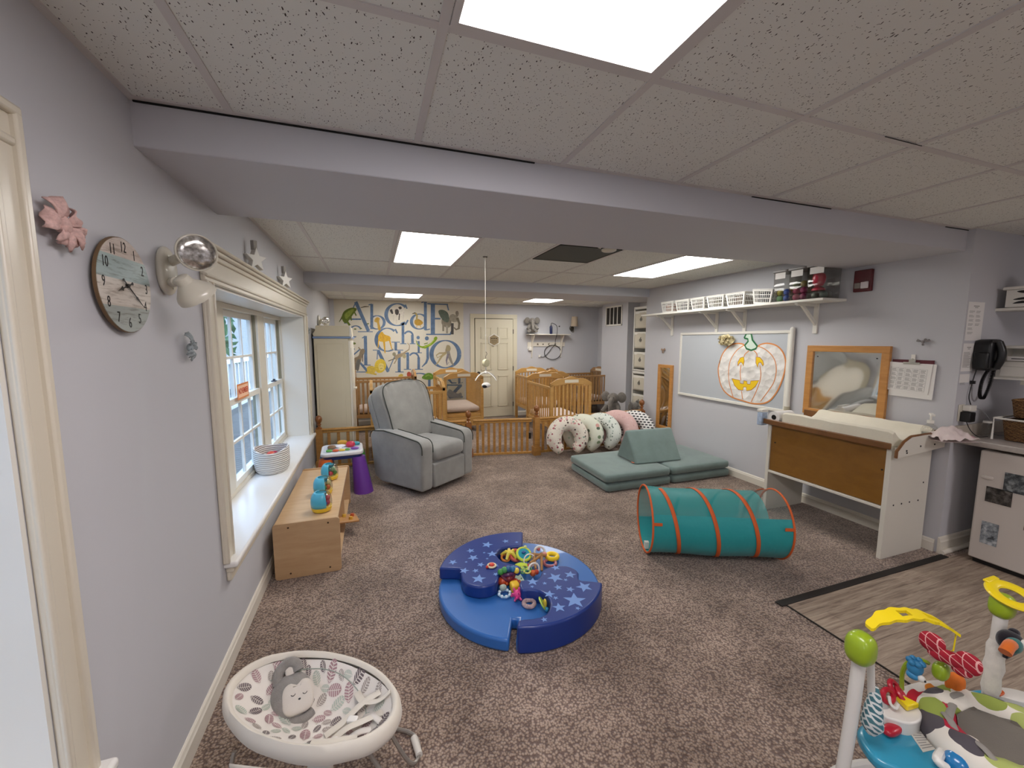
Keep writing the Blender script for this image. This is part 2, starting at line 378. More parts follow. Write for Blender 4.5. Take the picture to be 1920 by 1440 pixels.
# ------------------------------------------------------------------ windows in the left wall
M_glass = None
t = NT('window_glass'); gl = t.add('ShaderNodeBsdfGlossy'); gl.inputs['Roughness'].default_value = .02; tr = t.add('ShaderNodeBsdfTransparent'); tr.inputs[0].default_value = (.93, .96, .97, 1)
mx = t.add('ShaderNodeMixShader'); mx.inputs[0].default_value = .08; t.link(tr.outputs[0], mx.inputs[1]); t.link(gl.outputs[0], mx.inputs[2]); t.link(mx.outputs[0], t.out.inputs[0]); M_glass = t.m
M_casing = plain('window_casing_paint', 'd8d0be', .3)
M_jamb = plain('window_jamb', '8d8b78', .6)
XG = -.93
def casing_window(idx, y0, y1, units, label):
    w = thing('window_%d' % idx, None, None); w['kind'] = 'structure'; WZ1 = WZT[idx]
    b = MB()   # lining of the recess: reveals and head
    b.box(XL-T, XL, y0, y0+.012, WZ0, WZ1); b.box(XL-T, XL, y1-.012, y1, WZ0, WZ1); b.box(XL-T, XL, y0, y1, WZ1-.012, WZ1)
    b.obj('reveal', M_white, w, smooth=0)
    b = MB()   # stool (sill board) and apron
    b.box(XL-T, XL+.055, y0-.10, y1+.10, WZ0-.028, WZ0+.002); o = b.obj('sill', M_sill, w, bev=.010, seg=3)
    b = MB(); b.box(XL, XL+.022, y0-.08, y1+.08, WZ0-.10, WZ0-.03); b.box(XL, XL+.035, y0-.085, y1+.085, WZ0-.055, WZ0-.03); b.obj('apron', M_casing, w, bev=.006)
    cw = .085 if idx == 1 else .112
    for s, ya in ((-1, y0), (1, y1)):      # side casings with moulding
        m = MB(); a, c = (ya-cw, ya) if s < 0 else (ya, ya+cw)
        m.box(XL, XL+.016, a, c, WZ0, WZ1+.005)
        o_ = a if s < 0 else c-.022
        m.box(XL, XL+.028, o_+.001, o_+.021, WZ0, WZ1+.006+(cw-.02 if idx == 1 else 0))
        i_ = c-.02 if s < 0 else a
        m.box(XL, XL+.022, i_+.001, i_+.019, WZ0, WZ1+.005)
        m.obj('side_casing', M_casing, w, bev=.005)
    m = MB()   # header, with a crown on the second window only
    if idx == 2:
        m.box(XL, XL+.02, y0-cw, y1+cw, WZ1, WZ1+.12)
        m.box(XL, XL+.03, y0-cw, y1+cw, WZ1+.02, WZ1+.035)
        m.box(XL, XL+.03, y0-cw, y1+cw, WZ1+.105, WZ1+.13)
        m.box(XL, XL+.045, y0-cw, y1+cw, WZ1+.13, WZ1+.15)
        m.box(XL, XL+.06, y0-cw-.005, y1+cw+.005, WZ1+.15, WZ1+.165)
    else:
        m.box(XL, XL+.016, y0-cw, y1+cw, WZ1, WZ1+cw); m.box(XL, XL+.028, y0-cw, y1+cw, WZ1+cw-.022, WZ1+cw); m.box(XL, XL+.022, y0-cw, y1+cw, WZ1, WZ1+.02)
    m.obj('header', M_casing, w, bev=.006)
    # frame posts (mullions)
    m = MB()
    edges = [y0]+[e for u in units for e in u]+[y1]
    for k in range(0, len(edges), 2):
        a, c = edges[k], edges[k+1]
        if c-a > .005: m.box(XG-.05, XG+.02, a, c, WZ0, WZ1)
    m.box(XG-.049, XG+.0225, y0+.001, y1-.001, WZ1-.05, WZ1-.0125); m.box(XG-.049, XG+.0225, y0+.001, y1-.001, WZ0+.0025, WZ0+.03)
    m.obj('frame', M_casing, w, bev=.004)
    for (a, c) in units:
        mid = WZ0+.62
        j = MB()   # dark jamb track
        j.box(XG-.05, XG, a, a+.012, WZ0, WZ1-.04); j.box(XG-.05, XG, c-.012, c, WZ0, WZ1-.04); j.obj('jamb_track', M_jamb, w, smooth=0)
        for (z0, z1, xo, nm) in ((mid-.03, WZ1-.05, XG-.035, 'upper'), (WZ0+.03, mid+.02, XG-.005, 'lower')):
            sh = MB(); st = .042
            a2, c2 = a+.013, c-.013
            for (ya, yb, za, zb) in ((a2, a2+st, z0, z1), (c2-st, c2, z0, z1), (a2+st, c2-st, z0, z0+st), (a2+st, c2-st, z1-st, z1)):
                sh.box(xo-.014, xo+.014, ya, yb, za, zb)
            gy0, gy1, gz0, gz1 = a2+st, c2-st, z0+st, z1-st
            for k in (1, 2):
                y = gy0+(gy1-gy0)*k/3; sh.box(xo-.009, xo+.009, y-.009, y+.009, gz0, gz1)
            zz = (gz0+gz1)/2; sh.box(xo-.0085, xo+.0085, gy0, gy1, zz-.009, zz+.009)
            so = sh.obj('sash', M_white, w, smooth=0)
            g = MB(); g.box(xo-.002, xo+.002, gy0, gy1, gz0, gz1); g.obj('pane', M_glass, so, smooth=0)
        lk = MB(); lk.box(XG-.02, XG+.02, (a+c)/2-.03, (a+c)/2+.03, mid+.02, mid+.03); lk.cyl((XG, (a+c)/2, mid+.03), (XG, (a+c)/2, mid+.045), .012); lk.obj('lock', plain('lock_metal', '5b5f68', .35, .8), w)
    return w
casing_window(1, WA[0], WA[1], [(-1.65, -1.0), (-.75, -.1), (.15, .92)], '')
casing_window(2, WB[0], WB[1], [(2.35, 2.98), (3.11, 3.93), (4.14, 4.83)], '')

# ------------------------------------------------------------------ outside the windows: deck, white railing, siding, shrubs
b = MB(); b.box(-6, -1.1, -6, 12, .25, .3); struct('ground', b, plain('deck_boards', '6c6963', .8, var=.2), smooth=0)
t = NT('siding'); v = t.coord((1, 1, 9)); wv = t.add('ShaderNodeTexWave'); wv.wave_type = 'BANDS'; wv.bands_direction = 'Z'; wv.inputs['Scale'].default_value = .7; t.link(v, wv.inputs[0])
t.link(t.ramp(wv.outputs[0], [(0, '4a4844'), (.1, '66635d'), (1, '78746c')]), t.b.inputs['Base Color']); M_siding = t.m
b = MB(); b.box(-4.3, -4.2, -4, 34, 0, 3.6); o = tag(b.obj('house_siding', M_siding, smooth=0), 'grey clapboard siding across from the window panes', 'wall')
for y in (5.8, 8.6, 11.2):
    b = MB()
    for k in range(220):
        a = random.random()*2*PI; e = random.random(); r = .75*(.6+.4*random.random())
        c = Vector((-3.6+r*.6*math.cos(a), y+r*math.sin(a)*1.3, 1.0+e*1.7)); s = .12
        q = Euler((random.random()*6, random.random()*6, 0)).to_matrix()
        b.add([c+q@Vector(p) for p in ((-s, 0, 0), (0, -s*.5, 0), (s, 0, 0), (0, s*.5, 0))], [(0, 1, 2, 3)])
    tag(b.obj('shrub', plain('autumn_leaves' if y < 7 else 'green_leaves', '9a5b4a' if y < 7 else '54704a', .8, var=.4), smooth=0),
        {5.8: 'reddish autumn shrub outside seen through the upper panes', 8.6: 'green shrub outside beside the reddish one', 11.2: 'farther green shrub outside near the siding end'}[y], 'shrub')
rl = thing('deck_railing', 'white deck railing with balusters outside the window', 'railing', (-2.3, 0, .3))
b = MB(); b.box(-.03, .03, 2, 12, .85, .92); b.box(-.02, .02, 2, 12, .08, .12); b.obj('rail', M_white, rl, smooth=0)
for k in range(50):
    b = MB() if k == 0 else b
    b.box(-.015, .015, 2.1+k*.19, 2.13+k*.19, .1, .87)
b.obj('balusters', M_white, rl, smooth=0)

# ------------------------------------------------------------------ ceiling lights
def emitter(name, s, col=(1, .97, .93)):
    t = NT(name); e = t.add('ShaderNodeEmission'); e.inputs[0].default_value = (*col, 1); e.inputs[1].default_value = s
    t.link(e.outputs[0], t.out.inputs[0]); return t.m
M_diff = emitter('light_diffuser', 7.5)
M_diffw = emitter('warm_light_diffuser', 7.5, (1, .93, .94))
def light(label, x0, x1, y0, y1, z):
    L = thing('ceiling_light', label, 'ceiling light', ((x0+x1)/2, (y0+y1)/2, z), group='fluorescent panels in the dropped ceiling')
    w, d = (x1-x0)/2, (y1-y0)/2
    b = MB(); f = .018
    b.box(-w, w, -d, -d+f, -.008, .01); b.box(-w, w, d-f, d, -.008, .01); b.box(-w, -w+f, -d+f, d-f, -.008, .01); b.box(w-f, w, -d+f, d-f, -.008, .01)
    b.obj('frame', M_tee, L, smooth=0)
    b = MB(); b.box(-w+f, w-f, -d+f, d-f, -.004, 0); b.obj('diffuser', M_diffw if y0 < 1 else M_diff, L, smooth=0)
    return L
g = .014
light('large glowing ceiling panel in front of the near beam', LX[1]+g, LX[2]-g, 1.053+g-1.2192-.0, 1.053-g, ZC)
light('ceiling panel beyond the near beam above the recliner', LX[1]+g, LX[2]-g, Y1+g, Y2-g, ZC)
light('ceiling panel beside the shelf wall, close to the white baskets', LX[5]+g, LX[6]-g, Y1+g, Y2-g, ZC)
light('ceiling panel past the far beam in front of the alphabet mural', LX[1]+g, LX[2]-g, 5.93+g, 7.15-g, ZF)
light('ceiling panel past the far beam above the cribs', LX[5]+g, LX[6]-g, 5.93+g, 7.15-g, ZF)
light('unseen ceiling panel added over the kitchenette floor to brighten the near room', LX[6]+g, LX[7]-g, -.166-1.2192+g, -.166-g, ZC)  # unseen panel, added to brighten the near end of the room
light('unseen ceiling panel added behind the camera position as extra near light', LX[1]+g, LX[2]-g, -1.385-1.0+g, -1.385-g, ZC)  # also out of view, added for more light on the near walls and ceiling

# ------------------------------------------------------------------ world and render look
w = bpy.data.worlds.new('sky'); SC.world = w; w.use_nodes = True
bg = w.node_tree.nodes['Background']; bg.inputs[0].default_value = (.50, .68, 1, 1); bg.inputs[1].default_value = 3.2
SC.view_settings.view_transform = 'Standard'; SC.view_settings.look = 'None'; SC.view_settings.gamma = 1; SC.view_settings.use_curve_mapping = False
SC.view_settings.exposure = .85
SC.cycles.use_denoising = True
SC.cycles.max_bounces = 6; SC.cycles.diffuse_bounces = 4; SC.cycles.glossy_bounces = 2; SC.cycles.transmission_bounces = 4; SC.cycles.transparent_max_bounces = 10
SC.cycles.sample_clamp_indirect = 6
# ------------------------------------------------------------------ frames for things on walls: x right, y up, z out of the wall
def WM(wall, p):
    a, n = {'left': ((0, 1, 0), (1, 0, 0)), 'right': ((0, -1, 0), (-1, 0, 0)), 'back': ((1, 0, 0), (0, -1, 0)), 'kitchen': ((1, 0, 0), (0, -1, 0)), 'niche': ((0, -1, 0), (-1, 0, 0))}[wall]
    m = Matrix((Vector(a), Vector((0, 0, 1)), Vector(n))).transposed().to_4x4(); m.translation = p; return m
def wthing(name, label, cat, wall, p, group=None):
    m = WM(wall, p); o = thing(name, label, cat, m.translation, group=group); o.rotation_euler = m.to_euler(); return o
def spow(x, e): return math.copysign(abs(x)**e, x)
def sell(mb, c, r, e=.5, nu=28, nv=16, M=None, mi=0, e2=None, fn=None):
    """superellipsoid"""
    e2 = e if e2 is None else e2; R = []
    for j in range(nv+1):
        t = -PI/2+PI*j/nv; t = max(min(t, PI/2-.02), -PI/2+.02); ring = []
        for i in range(nu):
            a = 2*PI*i/nu
            x = spow(math.cos(t), e2)*spow(math.cos(a), e); y = spow(math.cos(t), e2)*spow(math.sin(a), e); z = spow(math.sin(t), e2)
            p = Vector((c[0]+r[0]*x, c[1]+r[1]*y, c[2]+r[2]*z))
            if fn: p = fn(p)
            ring.append(p)
        R.append(ring)
    return mb.rings(R, M=M, mi=mi)
def arc(cx, cy, r, a0, a1, n, ry=None):
    ry = r if ry is None else ry
    return [(cx+r*math.cos(a0+(a1-a0)*i/n), cy+ry*math.sin(a0+(a1-a0)*i/n)) for i in range(n+1)]
def rrect(x0, x1, y0, y1, r, n=4):
    return arc(x1-r, y1-r, r, 0, PI/2, n)+arc(x0+r, y1-r, r, PI/2, PI, n)+arc(x0+r, y0+r, r, PI, 1.5*PI, n)+arc(x1-r, y0+r, r, 1.5*PI, 2*PI, n)
def star(cx, cy, r, a=PI/2, k=.42, n=5):
    return [(cx+(r if i % 2 == 0 else r*k)*math.cos(a+PI*i/n), cy+(r if i % 2 == 0 else r*k)*math.sin(a+PI*i/n)) for i in range(2*n)]

M_black = plain('black_plastic', '101012', .35)
M_blackm = plain('black_metal', '15120f', .5)
# ---- clock
p = P(237, 536, 'x', XL+.02)
K = wthing('wall_clock', 'round plank-style wall clock with black hands between the pink bow and the two-headed lamp', 'clock', 'left', (XL+.003, p.y, p.z))
R_ = .136
t = NT('clock_planks'); v = t.coord(); sx = t.add('ShaderNodeSeparateXYZ'); t.link(v, sx.inputs[0])
mr = t.add('ShaderNodeMapRange'); mr.inputs[1].default_value = -.14; mr.inputs[2].default_value = .14; t.link(sx.outputs[1], mr.inputs[0])
c = t.ramp(mr.outputs[0], [(0, '9fa6a0'), (.28, 'c8bfb2'), (.30, 'd2cabf'), (.52, 'cfc8bd'), (.55, 'a3b4b2'), (.76, 'a6b8b5'), (.78, 'd0c3b8'), (1, 'cbbfb5')], 'CONSTANT')
v2 = t.coord((3, 30, 1)); n = t.noise(v2, 3, 5, .7); g = t.ramp(n.outputs[0], [(.35, 'b9b0a6'), (.5, 'ffffff')])
m_ = t.add('ShaderNodeMixRGB', blend_type='MULTIPLY'); m_.inputs[0].default_value = .8; t.link(c, m_.inputs[1]); t.link(g, m_.inputs[2]); t.link(m_.outputs[0], t.b.inputs['Base Color']); M_clock = t.m
b = MB(); b.cyl((0, 0, .008), (0, 0, .016), R_, n=56); b.cyl((0, 0, .0), (0, 0, .008), R_*.5, n=30); b.obj('body', plain('clock_edge', '6f573b', .6), K)
b = MB(); b.cyl((0, 0, .016), (0, 0, .0175), R_-.002, n=56); b.obj('dial', M_clock, K)
M_ink = plain('black_ink', '1b1815', .6)
for h in range(1, 13):
    a = PI/2-2*PI*h/12
    text('numeral', str(h), M_ink, .042, TR((.108*math.cos(a), .108*math.sin(a), .018), s=(.72, 1, 1)), K, .0003)
for ang, L, w_ in ((PI/2-2*PI*(8+20/60)/12, .055, .010), (PI/2-2*PI*21/60, .095, .006)):
    b = MB(); M2 = TR((0, 0, .021), rz=ang)
    b.prism([(-.02, -.002), (L*.5, -.0015), (L*.55, -w_*.7), (L*.7, -.0015), (L, 0), (L*.7, .0015), (L*.55, w_*.7), (L*.5, .0015), (-.02, .002), (-.026, .005), (-.03, 0), (-.026, -.005)], 0, .0012, M=M2)
    b.obj('hand', M_blackm, K, smooth=0)
b = MB(); b.cyl((0, 0, .017), (0, 0, .024), .006); b.obj('pin', M_blackm, K)
# ---- emergency lamp
def emergency(label, loc, yaw1, M_l, name='emergency_light', heads=None):
    E_ = wthing(name, label, 'emergency light', 'left', loc)
    b = MB(); sell(b, (0, 0, .012), (.058, .085, .022), .9); b.cyl((-.012, -.062, .03), (-.012, -.062, .034), .004); b.obj('wall_plate', M_l, E_)
    for (hx, hy, hz), d, ay in heads:
        c = Vector((hx, hy, hz)); d = Vector(d).normalized(); q = d.to_track_quat('Z', 'Y').to_matrix().to_4x4() @ Matrix.Scale(.82, 4); q.translation = c
        a0 = Vector((0, ay, .02)); back = c-d*.055
        b = MB(); b.cyl(a0, a0+(back-a0)*.5, .016); b.cyl(a0+(back-a0)*.45, back+(c-back)*.2, .012); ar = b.obj('arm', M_l, E_)
        b = MB(); b.lathe([(.018, -.085), (.026, -.08), (.030, -.055), (.045, -.04), (.066, -.015), (.073, .0), (.073, .012), (.069, .014), (.064, .004), (.04, -.02), (.01, -.03)], 32, M=q); hd = b.obj('lamp_head', M_l, E_)
        b = MB(); b.lathe([(.0664, .010), (.058, .0155), (.035, .019), (.004, .0205)], 32, M=q); b.obj('lens', M_lens, hd)
t = NT('ribbed_lens'); v = t.coord(); v2 = t.add('ShaderNodeTexChecker'); v2.inputs['Scale'].default_value = 120; t.link(v, v2.inputs[0])
n = t.noise(v, 60, 3); cc = t.ramp(n.outputs[0], [(.35, '8d8984'), (.55, 'cfcbc4'), (.7, 'ffffff')]); t.link(cc, t.b.inputs['Base Color']); t.b.inputs['Metallic'].default_value = .85; t.b.inputs['Roughness'].default_value = .15
t.bump(v2.outputs[1], .6, .002); M_lens = t.m
M_lamp = plain('lamp_enamel', 'd4cfbf', .3, coat=.4)
h1 = P(368, 474, 'x', -.55); h2 = P(368, 552, 'x', -.55); base = P(305, 508, 'x', XL)
def loc_(h): return (h.y-base.y, h.z-base.z, h.x-base.x)
emergency('cream two-headed emergency lamp beside the clock, near the big window', base, 0, M_lamp,
          heads=[(loc_(h1), (-.72, -.1, .5), .03), (loc_(h2), (.55, -.75, .4), -.04)])
emergency('small clear-fronted emergency lamp on the wall above the wardrobe', (XL, 6.1, 1.80), 0, M_lamp, heads=[((-.06, .0, .10), (-.7, 0, .6), .03), ((.09, .0, .10), (.2, 0, .9), -.03)])
# ---- bows
def bow(name, label, wall, p, size, mat, loops, spin=0):
    o = wthing(name, label, 'bow', wall, p)
    b = MB()
    for (a, L, wd, lift) in loops:
        def fn(u, v, a=a, L=L, wd=wd, lift=lift):
            r = L*u; w_ = wd*(.18+.82*min(1, u*1.4))*(v-.5)*2
            z = .006+lift*math.sin(u*PI*.9)+.006*math.sin(v*9+u*7)*u
            x = r*math.cos(a)-w_*math.sin(a)*.5; y = r*math.sin(a)+w_*math.cos(a)*.5
            return Vector((x*size, y*size, z*size*1.2+.004))
        b.grid(10, 8, fn)
    b.obj('ribbon', mat, o, smooth=60, solid=.003)
    b = MB(); b.ell((0, 0, .02*size+.004), (.02*size*1.2, .028*size, .018*size), 12, 8); b.obj('knot', mat, o)
    return o
M_pink = plain('pink_gingham', 'cfaca5', .9, var=.2, nscale=90, bump=.3, bscale=300)
M_gbow = plain('grey_bow_cloth', '9aa3a5', .9, var=.3, nscale=60, bump=.3)
p = P(121, 424, 'x', XL+.02)
bow('hanging_bow', 'large pink cloth bow on the wall above the clock, beside the white casing', 'left', (XL+.003, p.y-.01, p.z), .8, M_pink,
    [(1.9, .075, .075, .02), (.7, .06, .05, .03), (3.05, .07, .06, .02), (-.35, .085, .06, .025), (-1.75, .055, .05, .02), (-1.0, .07, .055, .02)])
p = P(357, 652, 'x', XL+.02)
bow('hanging_bow', 'small grey cloth bow under the emergency lamp', 'left', (XL+.003, p.y, p.z), .62, M_gbow,
    [(2.0, .10, .05, .03), (.9, .05, .06, .03), (.2, .06, .05, .03), (-1.2, .08, .06, .02), (-2.3, .06, .05, .03)])
p = P(573, 620, 'x', XL+.02)
bow('hanging_bow', 'tiny dark-edged bow on the wall between window casing and wardrobe', 'left', (XL+.003, p.y+.25, p.z), .4, M_gbow, [(2.0, .10, .05, .03), (.9, .05, .06, .03), (-1.2, .08, .06, .02), (-2.3, .06, .05, .03)])
# ---- wooden stars on the header
HT = WZT[2]+.166
for (yy, s, lab) in ((2.86, .072, 'nearer of two white wooden stars standing on the window header'), (3.72, .070, 'second white wooden star on the window header, closer to the wardrobe')):
    o = wthing('wooden_star', lab, 'star', 'left', (XL+.03, yy, HT), 'wooden stars on the window header'); o.rotation_euler = (PI/2, 0, PI/2-.62)
    b = MB(); b.prism(star(0, s*.82, s), 0, .035); b.obj('star_body', M_white, o, smooth=0, bev=.002)
    b = MB(); b.box(-.012, .012, s*1.6, s*2.35, .004, .028); b.obj('stem', plain('weathered_wood', 'a9a59d', .8), o, smooth=0)
# ---- NOVEMBER sign on the sash
p = P(457, 732, 'x', XG+.03)
o = wthing('month_sign', 'orange bordered paper sign reading NOVEMBER hung on the window sash', 'sign', 'left', (XG+.025, p.y, p.z))
b = MB(); b.box(-.135, .135, -.055, .055, 0, .002); b.obj('border', plain('orange_card', 'd98a55', .8), o, smooth=0)
b = MB(); b.box(-.122, .122, -.042, .042, .002, .003); b.obj('panel', plain('peach_card', 'f3c3a0', .8), o, smooth=0)
text('lettering', 'NOVEMBER', plain('red_ink', 'c4431f', .7), .056, TR((0, 0, .0035), s=(.78, 1, 1)), o, .0003, bold=.0012)
# ---- rope basket with play food on the sill
t = NT('rope_weave'); v = t.coord(); wv = t.add('ShaderNodeTexWave'); wv.bands_direction = 'Z'; wv.inputs['Scale'].default_value = 22; wv.inputs['Distortion'].default_value = 1.2; t.link(v, wv.inputs[0])
t.link(t.ramp(wv.outputs[0], [(0, '8f8a86'), (.3, 'd9d5cf'), (1, 'efece7')]), t.b.inputs['Base Color']); t.b.inputs['Roughness'].default_value = .9; t.bump(wv.outputs[0], .9, .004); M_rope = t.m
BK = thing('rope_basket', 'white coiled rope basket standing on the deep window sill', 'basket', (-.80, 3.62, WZ0+.003), rz=.12); BK.scale = (1.12, 1.12, 1.1)
b = MB(); R = []
for (s, z) in ((.0, .004), (.9, 0), (1, .02), (1.05, .07), (1.05, .14), (1.02, .165), (.95, .165), (.95, .14), (.93, .02), (.0, .012)):
    R.append([Vector((.108*max(s, .01)*math.cos(a), .15*max(s, .01)*math.sin(a), z+(.012*math.cos(2*a) if z > .13 else 0))) for a in [2*PI*i/36 for i in range(36)]])
b.rings(R); b.obj('basket_body', M_rope, BK)
for (x, y, z, r, c, lab, nm) in ((-.80, 3.58, .635, .034, 'c03a3a', 'red toy ball in front inside the rope basket', 'toy_ball'), (-.815, 3.655, .64, .036, 'd2533d', 'orange-red toy ball resting in the rope basket', 'toy_ball'), (-.77, 3.64, .63, .03, 'b7b24c', 'yellow-green toy ball in the rope basket', 'toy_ball'), (-.80, 3.71, .63, .033, 'b03050', 'crimson toy ball at the far end of the rope basket', 'toy_ball'), (-.83, 3.52, .63, .03, 'c9a03c', 'mustard toy ball at the near end of the rope basket', 'toy_ball')):
    b = MB(); b.ell((x, y, z-.03), r, 16, 10); tag(b.obj(nm, plain('toy_'+c, c, .4), smooth=60), lab, 'ball', 'toy balls in the rope basket')

# ------------------------------------------------------------------ low shelf unit with poppers
M_maple = wood('maple', 'c39f78', 'd4b48d', .35, (2, 18, 2), coat=.3)
M_mapled = wood('maple_end', 'b8946c', 'c9a77f', .4, (2, 2, 12), coat=.3)
SX0, SX1, SY0, SY1, SH = -.645, -.25, 2.80, 3.99, .375
S = thing('shelf_unit', 'low maple toy shelf standing under the window', 'shelf', ((SX0+SX1)/2, (SY0+SY1)/2, 0))
wx = (SX1-SX0)/2; wy = (SY1-SY0)/2
for s, nm in ((-1, 'near'), (1, 'far')):
    b = MB(); y0 = s*wy; y1 = s*(wy-.018)
    b.add([], [])
    prof = rrect(-wx, wx, 0, SH, .02)
    q = Matrix(((1, 0, 0, 0), (0, 0, 1, 0), (0, 1, 0, 0), (0, 0, 0, 1)))
    b.prism(prof, min(y0, y1), max(y0, y1), M=q); e = b.obj('end_panel', M_mapled, S, bev=.002)
    for x in (-wx+.09, wx-.07):
        for z in (.035, SH-.03):
            b = MB(); b.cyl((x, s*wy-.0005*s, z), (x, s*wy+.0012*s, z), .006, n=12); b.obj('bolt', plain('dark_bolt', '4c3a28', .4, .6), e)
b = MB(); b.box(-wx+.006, wx-.012, -wy+.018, wy-.018, SH-.03, SH-.012); b.obj('top', M_maple, S, smooth=0)
b = MB(); b.box(-wx, -wx+.008, -wy+.018, wy-.018, .0, SH-.03); b.obj('back_panel', M_maple, S, smooth=0)
b = MB(); b.box(-wx+.008, wx-.012, -wy+.018, wy-.018, .03, .046); b.obj('shelf_board', M_maple, S, smooth=0)
b = MB(); b.box(-wx+.008, wx-.012, -.009, .009, .046, SH-.03); b.obj('divider', M_maple, S, smooth=0)
# wooden toy sticking out of the shelf
o = thing('wooden_toy_tray', 'small wooden puzzle tray poking out of the low shelf front', 'toy', (-.24, 3.36, .11), rot=(0, .12, .25)); o.scale = (.75, .75, .8)
b = MB(); b.box(-.16, .10, -.10, .10, 0, .02); b.obj('tray', wood('toy_oak', 'b07d4b', 'c99a63', .4), o, bev=.006)
for (x, y, c) in ((.02, -.05, 'd9a33a'), (.05, .03, 'c4582f'), (-.03, .04, 'd8b04a')):
    b = MB(); b.cyl((x, y, .02), (x, y, .045), .022, .018); b.obj('knob', plain('peg_'+c, c, .4), o)
# ball poppers on the top
M_tq = plain('turquoise_plastic', '4fb2cf', .3, coat=.3); M_tqd = plain('teal_plastic', '1f7d92', .35); M_yel = plain('yellow_plastic', 'e3bf2c', .35, coat=.2)
M_clr = NT('clear_plastic'); _t = M_clr; tr = _t.add('ShaderNodeBsdfTransparent'); tr.inputs[0].default_value = (.93, .93, .92, 1); gl = _t.add('ShaderNodeBsdfGlossy'); gl.inputs['Roughness'].default_value = .08
mx = _t.add('ShaderNodeMixShader'); lw_ = _t.add('ShaderNodeLayerWeight'); lw_.inputs[0].default_value = .35; ad = _t.add('ShaderNodeMath', operation='MULTIPLY_ADD'); ad.inputs[1].default_value = .22; ad.inputs[2].default_value = .03; _t.link(lw_.outputs['Facing'], ad.inputs[0])
_t.link(ad.outputs[0], mx.inputs[0]); _t.link(tr.outputs[0], mx.inputs[1]); _t.link(gl.outputs[0], mx.inputs[2]); _t.link(mx.outputs[0], _t.out.inputs[0]); M_clr = _t.m
def popper(x, y, rz, label, cols, z=SH-.0105):
    o = thing('ball_popper', label, 'toy', (x, y, z), rz, 'turquoise and clear ball drums on the low shelf')
    b = MB(); b.lathe([(.045, 0), (.06, .004), (.066, .02), (.067, .032), (.06, .034), (.0, .034)], 28); b.obj('base', M_yel, o)
    pr = [(.066, .033), (.068, .06), (.066, .09), (.058, .115), (.046, .13), (.036, .132), (.036, .120)]
    b = MB(); b.lathe(pr, 16, a0=PI*.5+.25, a1=PI*1.5+.4); b.obj('shell', M_tq, o, solid=.003)
    b = MB(); b.lathe(pr, 16, a0=PI*1.5+.4, a1=PI*2.5+.25); b.obj('window', M_clr, o, solid=.0015)
    b = MB(); b.lathe([(.036, .125), (.034, .10), (.028, .095), (.0, .095)], 20); b.obj('well', M_tqd, o)
    for (a, z_, c) in cols:
        b = MB(); b.ell((.036*math.cos(a), .036*math.sin(a), z_), .021, 14, 8); b.obj('ball', plain('toy_'+c, c, .35), o)
pa = [P(605, 945, 'z', SH), P(607, 905, 'z', SH), P(623, 884, 'z', SH)]
popper(-.375, 2.98, .15, 'ball drum on the shelf nearest the camera with pink and blue balls', [(-.3, .055, 'c03a5a'), (.5, .055, '2f5fb0'), (-1.2, .055, '2f5fb0'), (.0, .085, 'c93a4a')])
popper(-.40, 3.31, -.1, 'middle ball drum on the low shelf with orange and green balls', [(-.3, .055, 'd06a2c'), (.6, .055, '4f8f4a'), (-1.2, .055, '3b7f45'), (.1, .088, 'c9c78a')])
popper(-.385, 3.66, -.45, 'ball drum turned aslant near the activity table with a red ball', [(-.9, .056, 'c03040'), (.3, .056, '4f8f4a'), (-.2, .09, '8db48a'), (1.0, .056, 'c9b54a')])

# ------------------------------------------------------------------ activity table
A = thing('activity_table', 'toddler activity table with white tray top, purple leg by the fence', 'activity table', (-.335, 4.42, 0), rz=.06)
b = MB(); b.prism(rrect(-.20, .20, -.19, .19, .06), .395, .435); b.obj('tray', plain('white_plastic', 'dedcdc', .3), A, bev=.012, seg=3)
b = MB(); b.prism(rrect(-.175, .175, -.165, .165, .05), .36, .396); b.obj('under_tray', plain('navy_plastic', '2a3a78', .35), A)
b = MB(); b.prism(rrect(-.175, .175, -.165, .165, .05), .435, .438); b.obj('play_field', plain('pale_field', 'c9cfd8', .4), A)
for (x, y, c) in ((-.15, -.13, 'd2662a'), (.15, -.13, '6d3a96'), (.15, .13, '3f8a3a'), (-.15, .13, '2f6fb0')):
    b = MB(); b.rings([[Vector((x*(1+.25*(1-k))+.066*math.cos(a)*(1.45-.5*k), y*(1+.25*(1-k))+.066*math.sin(a)*(1.45-.5*k), .37*k)) for a in [2*PI*i/18 for i in range(18)]] for k in (0, .15, .4, .7, 1)])
    b.obj('leg', plain('leg_'+c, c, .3), A)
for (x, y, sx, sy, h, c, nm) in ((-.10, .0, .04, .05, .03, '7a5a3c', 'turning_page'), (-.12, -.12, .03, .03, .02, '5aa048', 'button'), (-.06, -.13, .03, .025, .02, 'cc5a35', 'button'), (0, -.13, .03, .022, .018, 'd9b843', 'button'), (.05, -.12, .025, .02, .018, '5aa048', 'button'), (.08, .02, .045, .05, .05, 'c8324c', 'roller'), (.12, -.10, .04, .03, .02, '7a4a9c', 'piano_key'), (.14, .08, .035, .04, .03, '3d98a5', 'spinner'), (0, .13, .05, .02, .045, 'c8952e', 'book_spine'), (-.02, .04, .055, .05, .02, 'e4e4ea', 'screen'), (-.02, -.07, .02, .02, .02, 'e8e0d0', 'button')):
    b = MB(); sell(b, (x, y, .437+h*.5), (sx, sy, h*.6), .8, 14, 8); b.obj(nm, plain('act_'+c, c, .4), A)

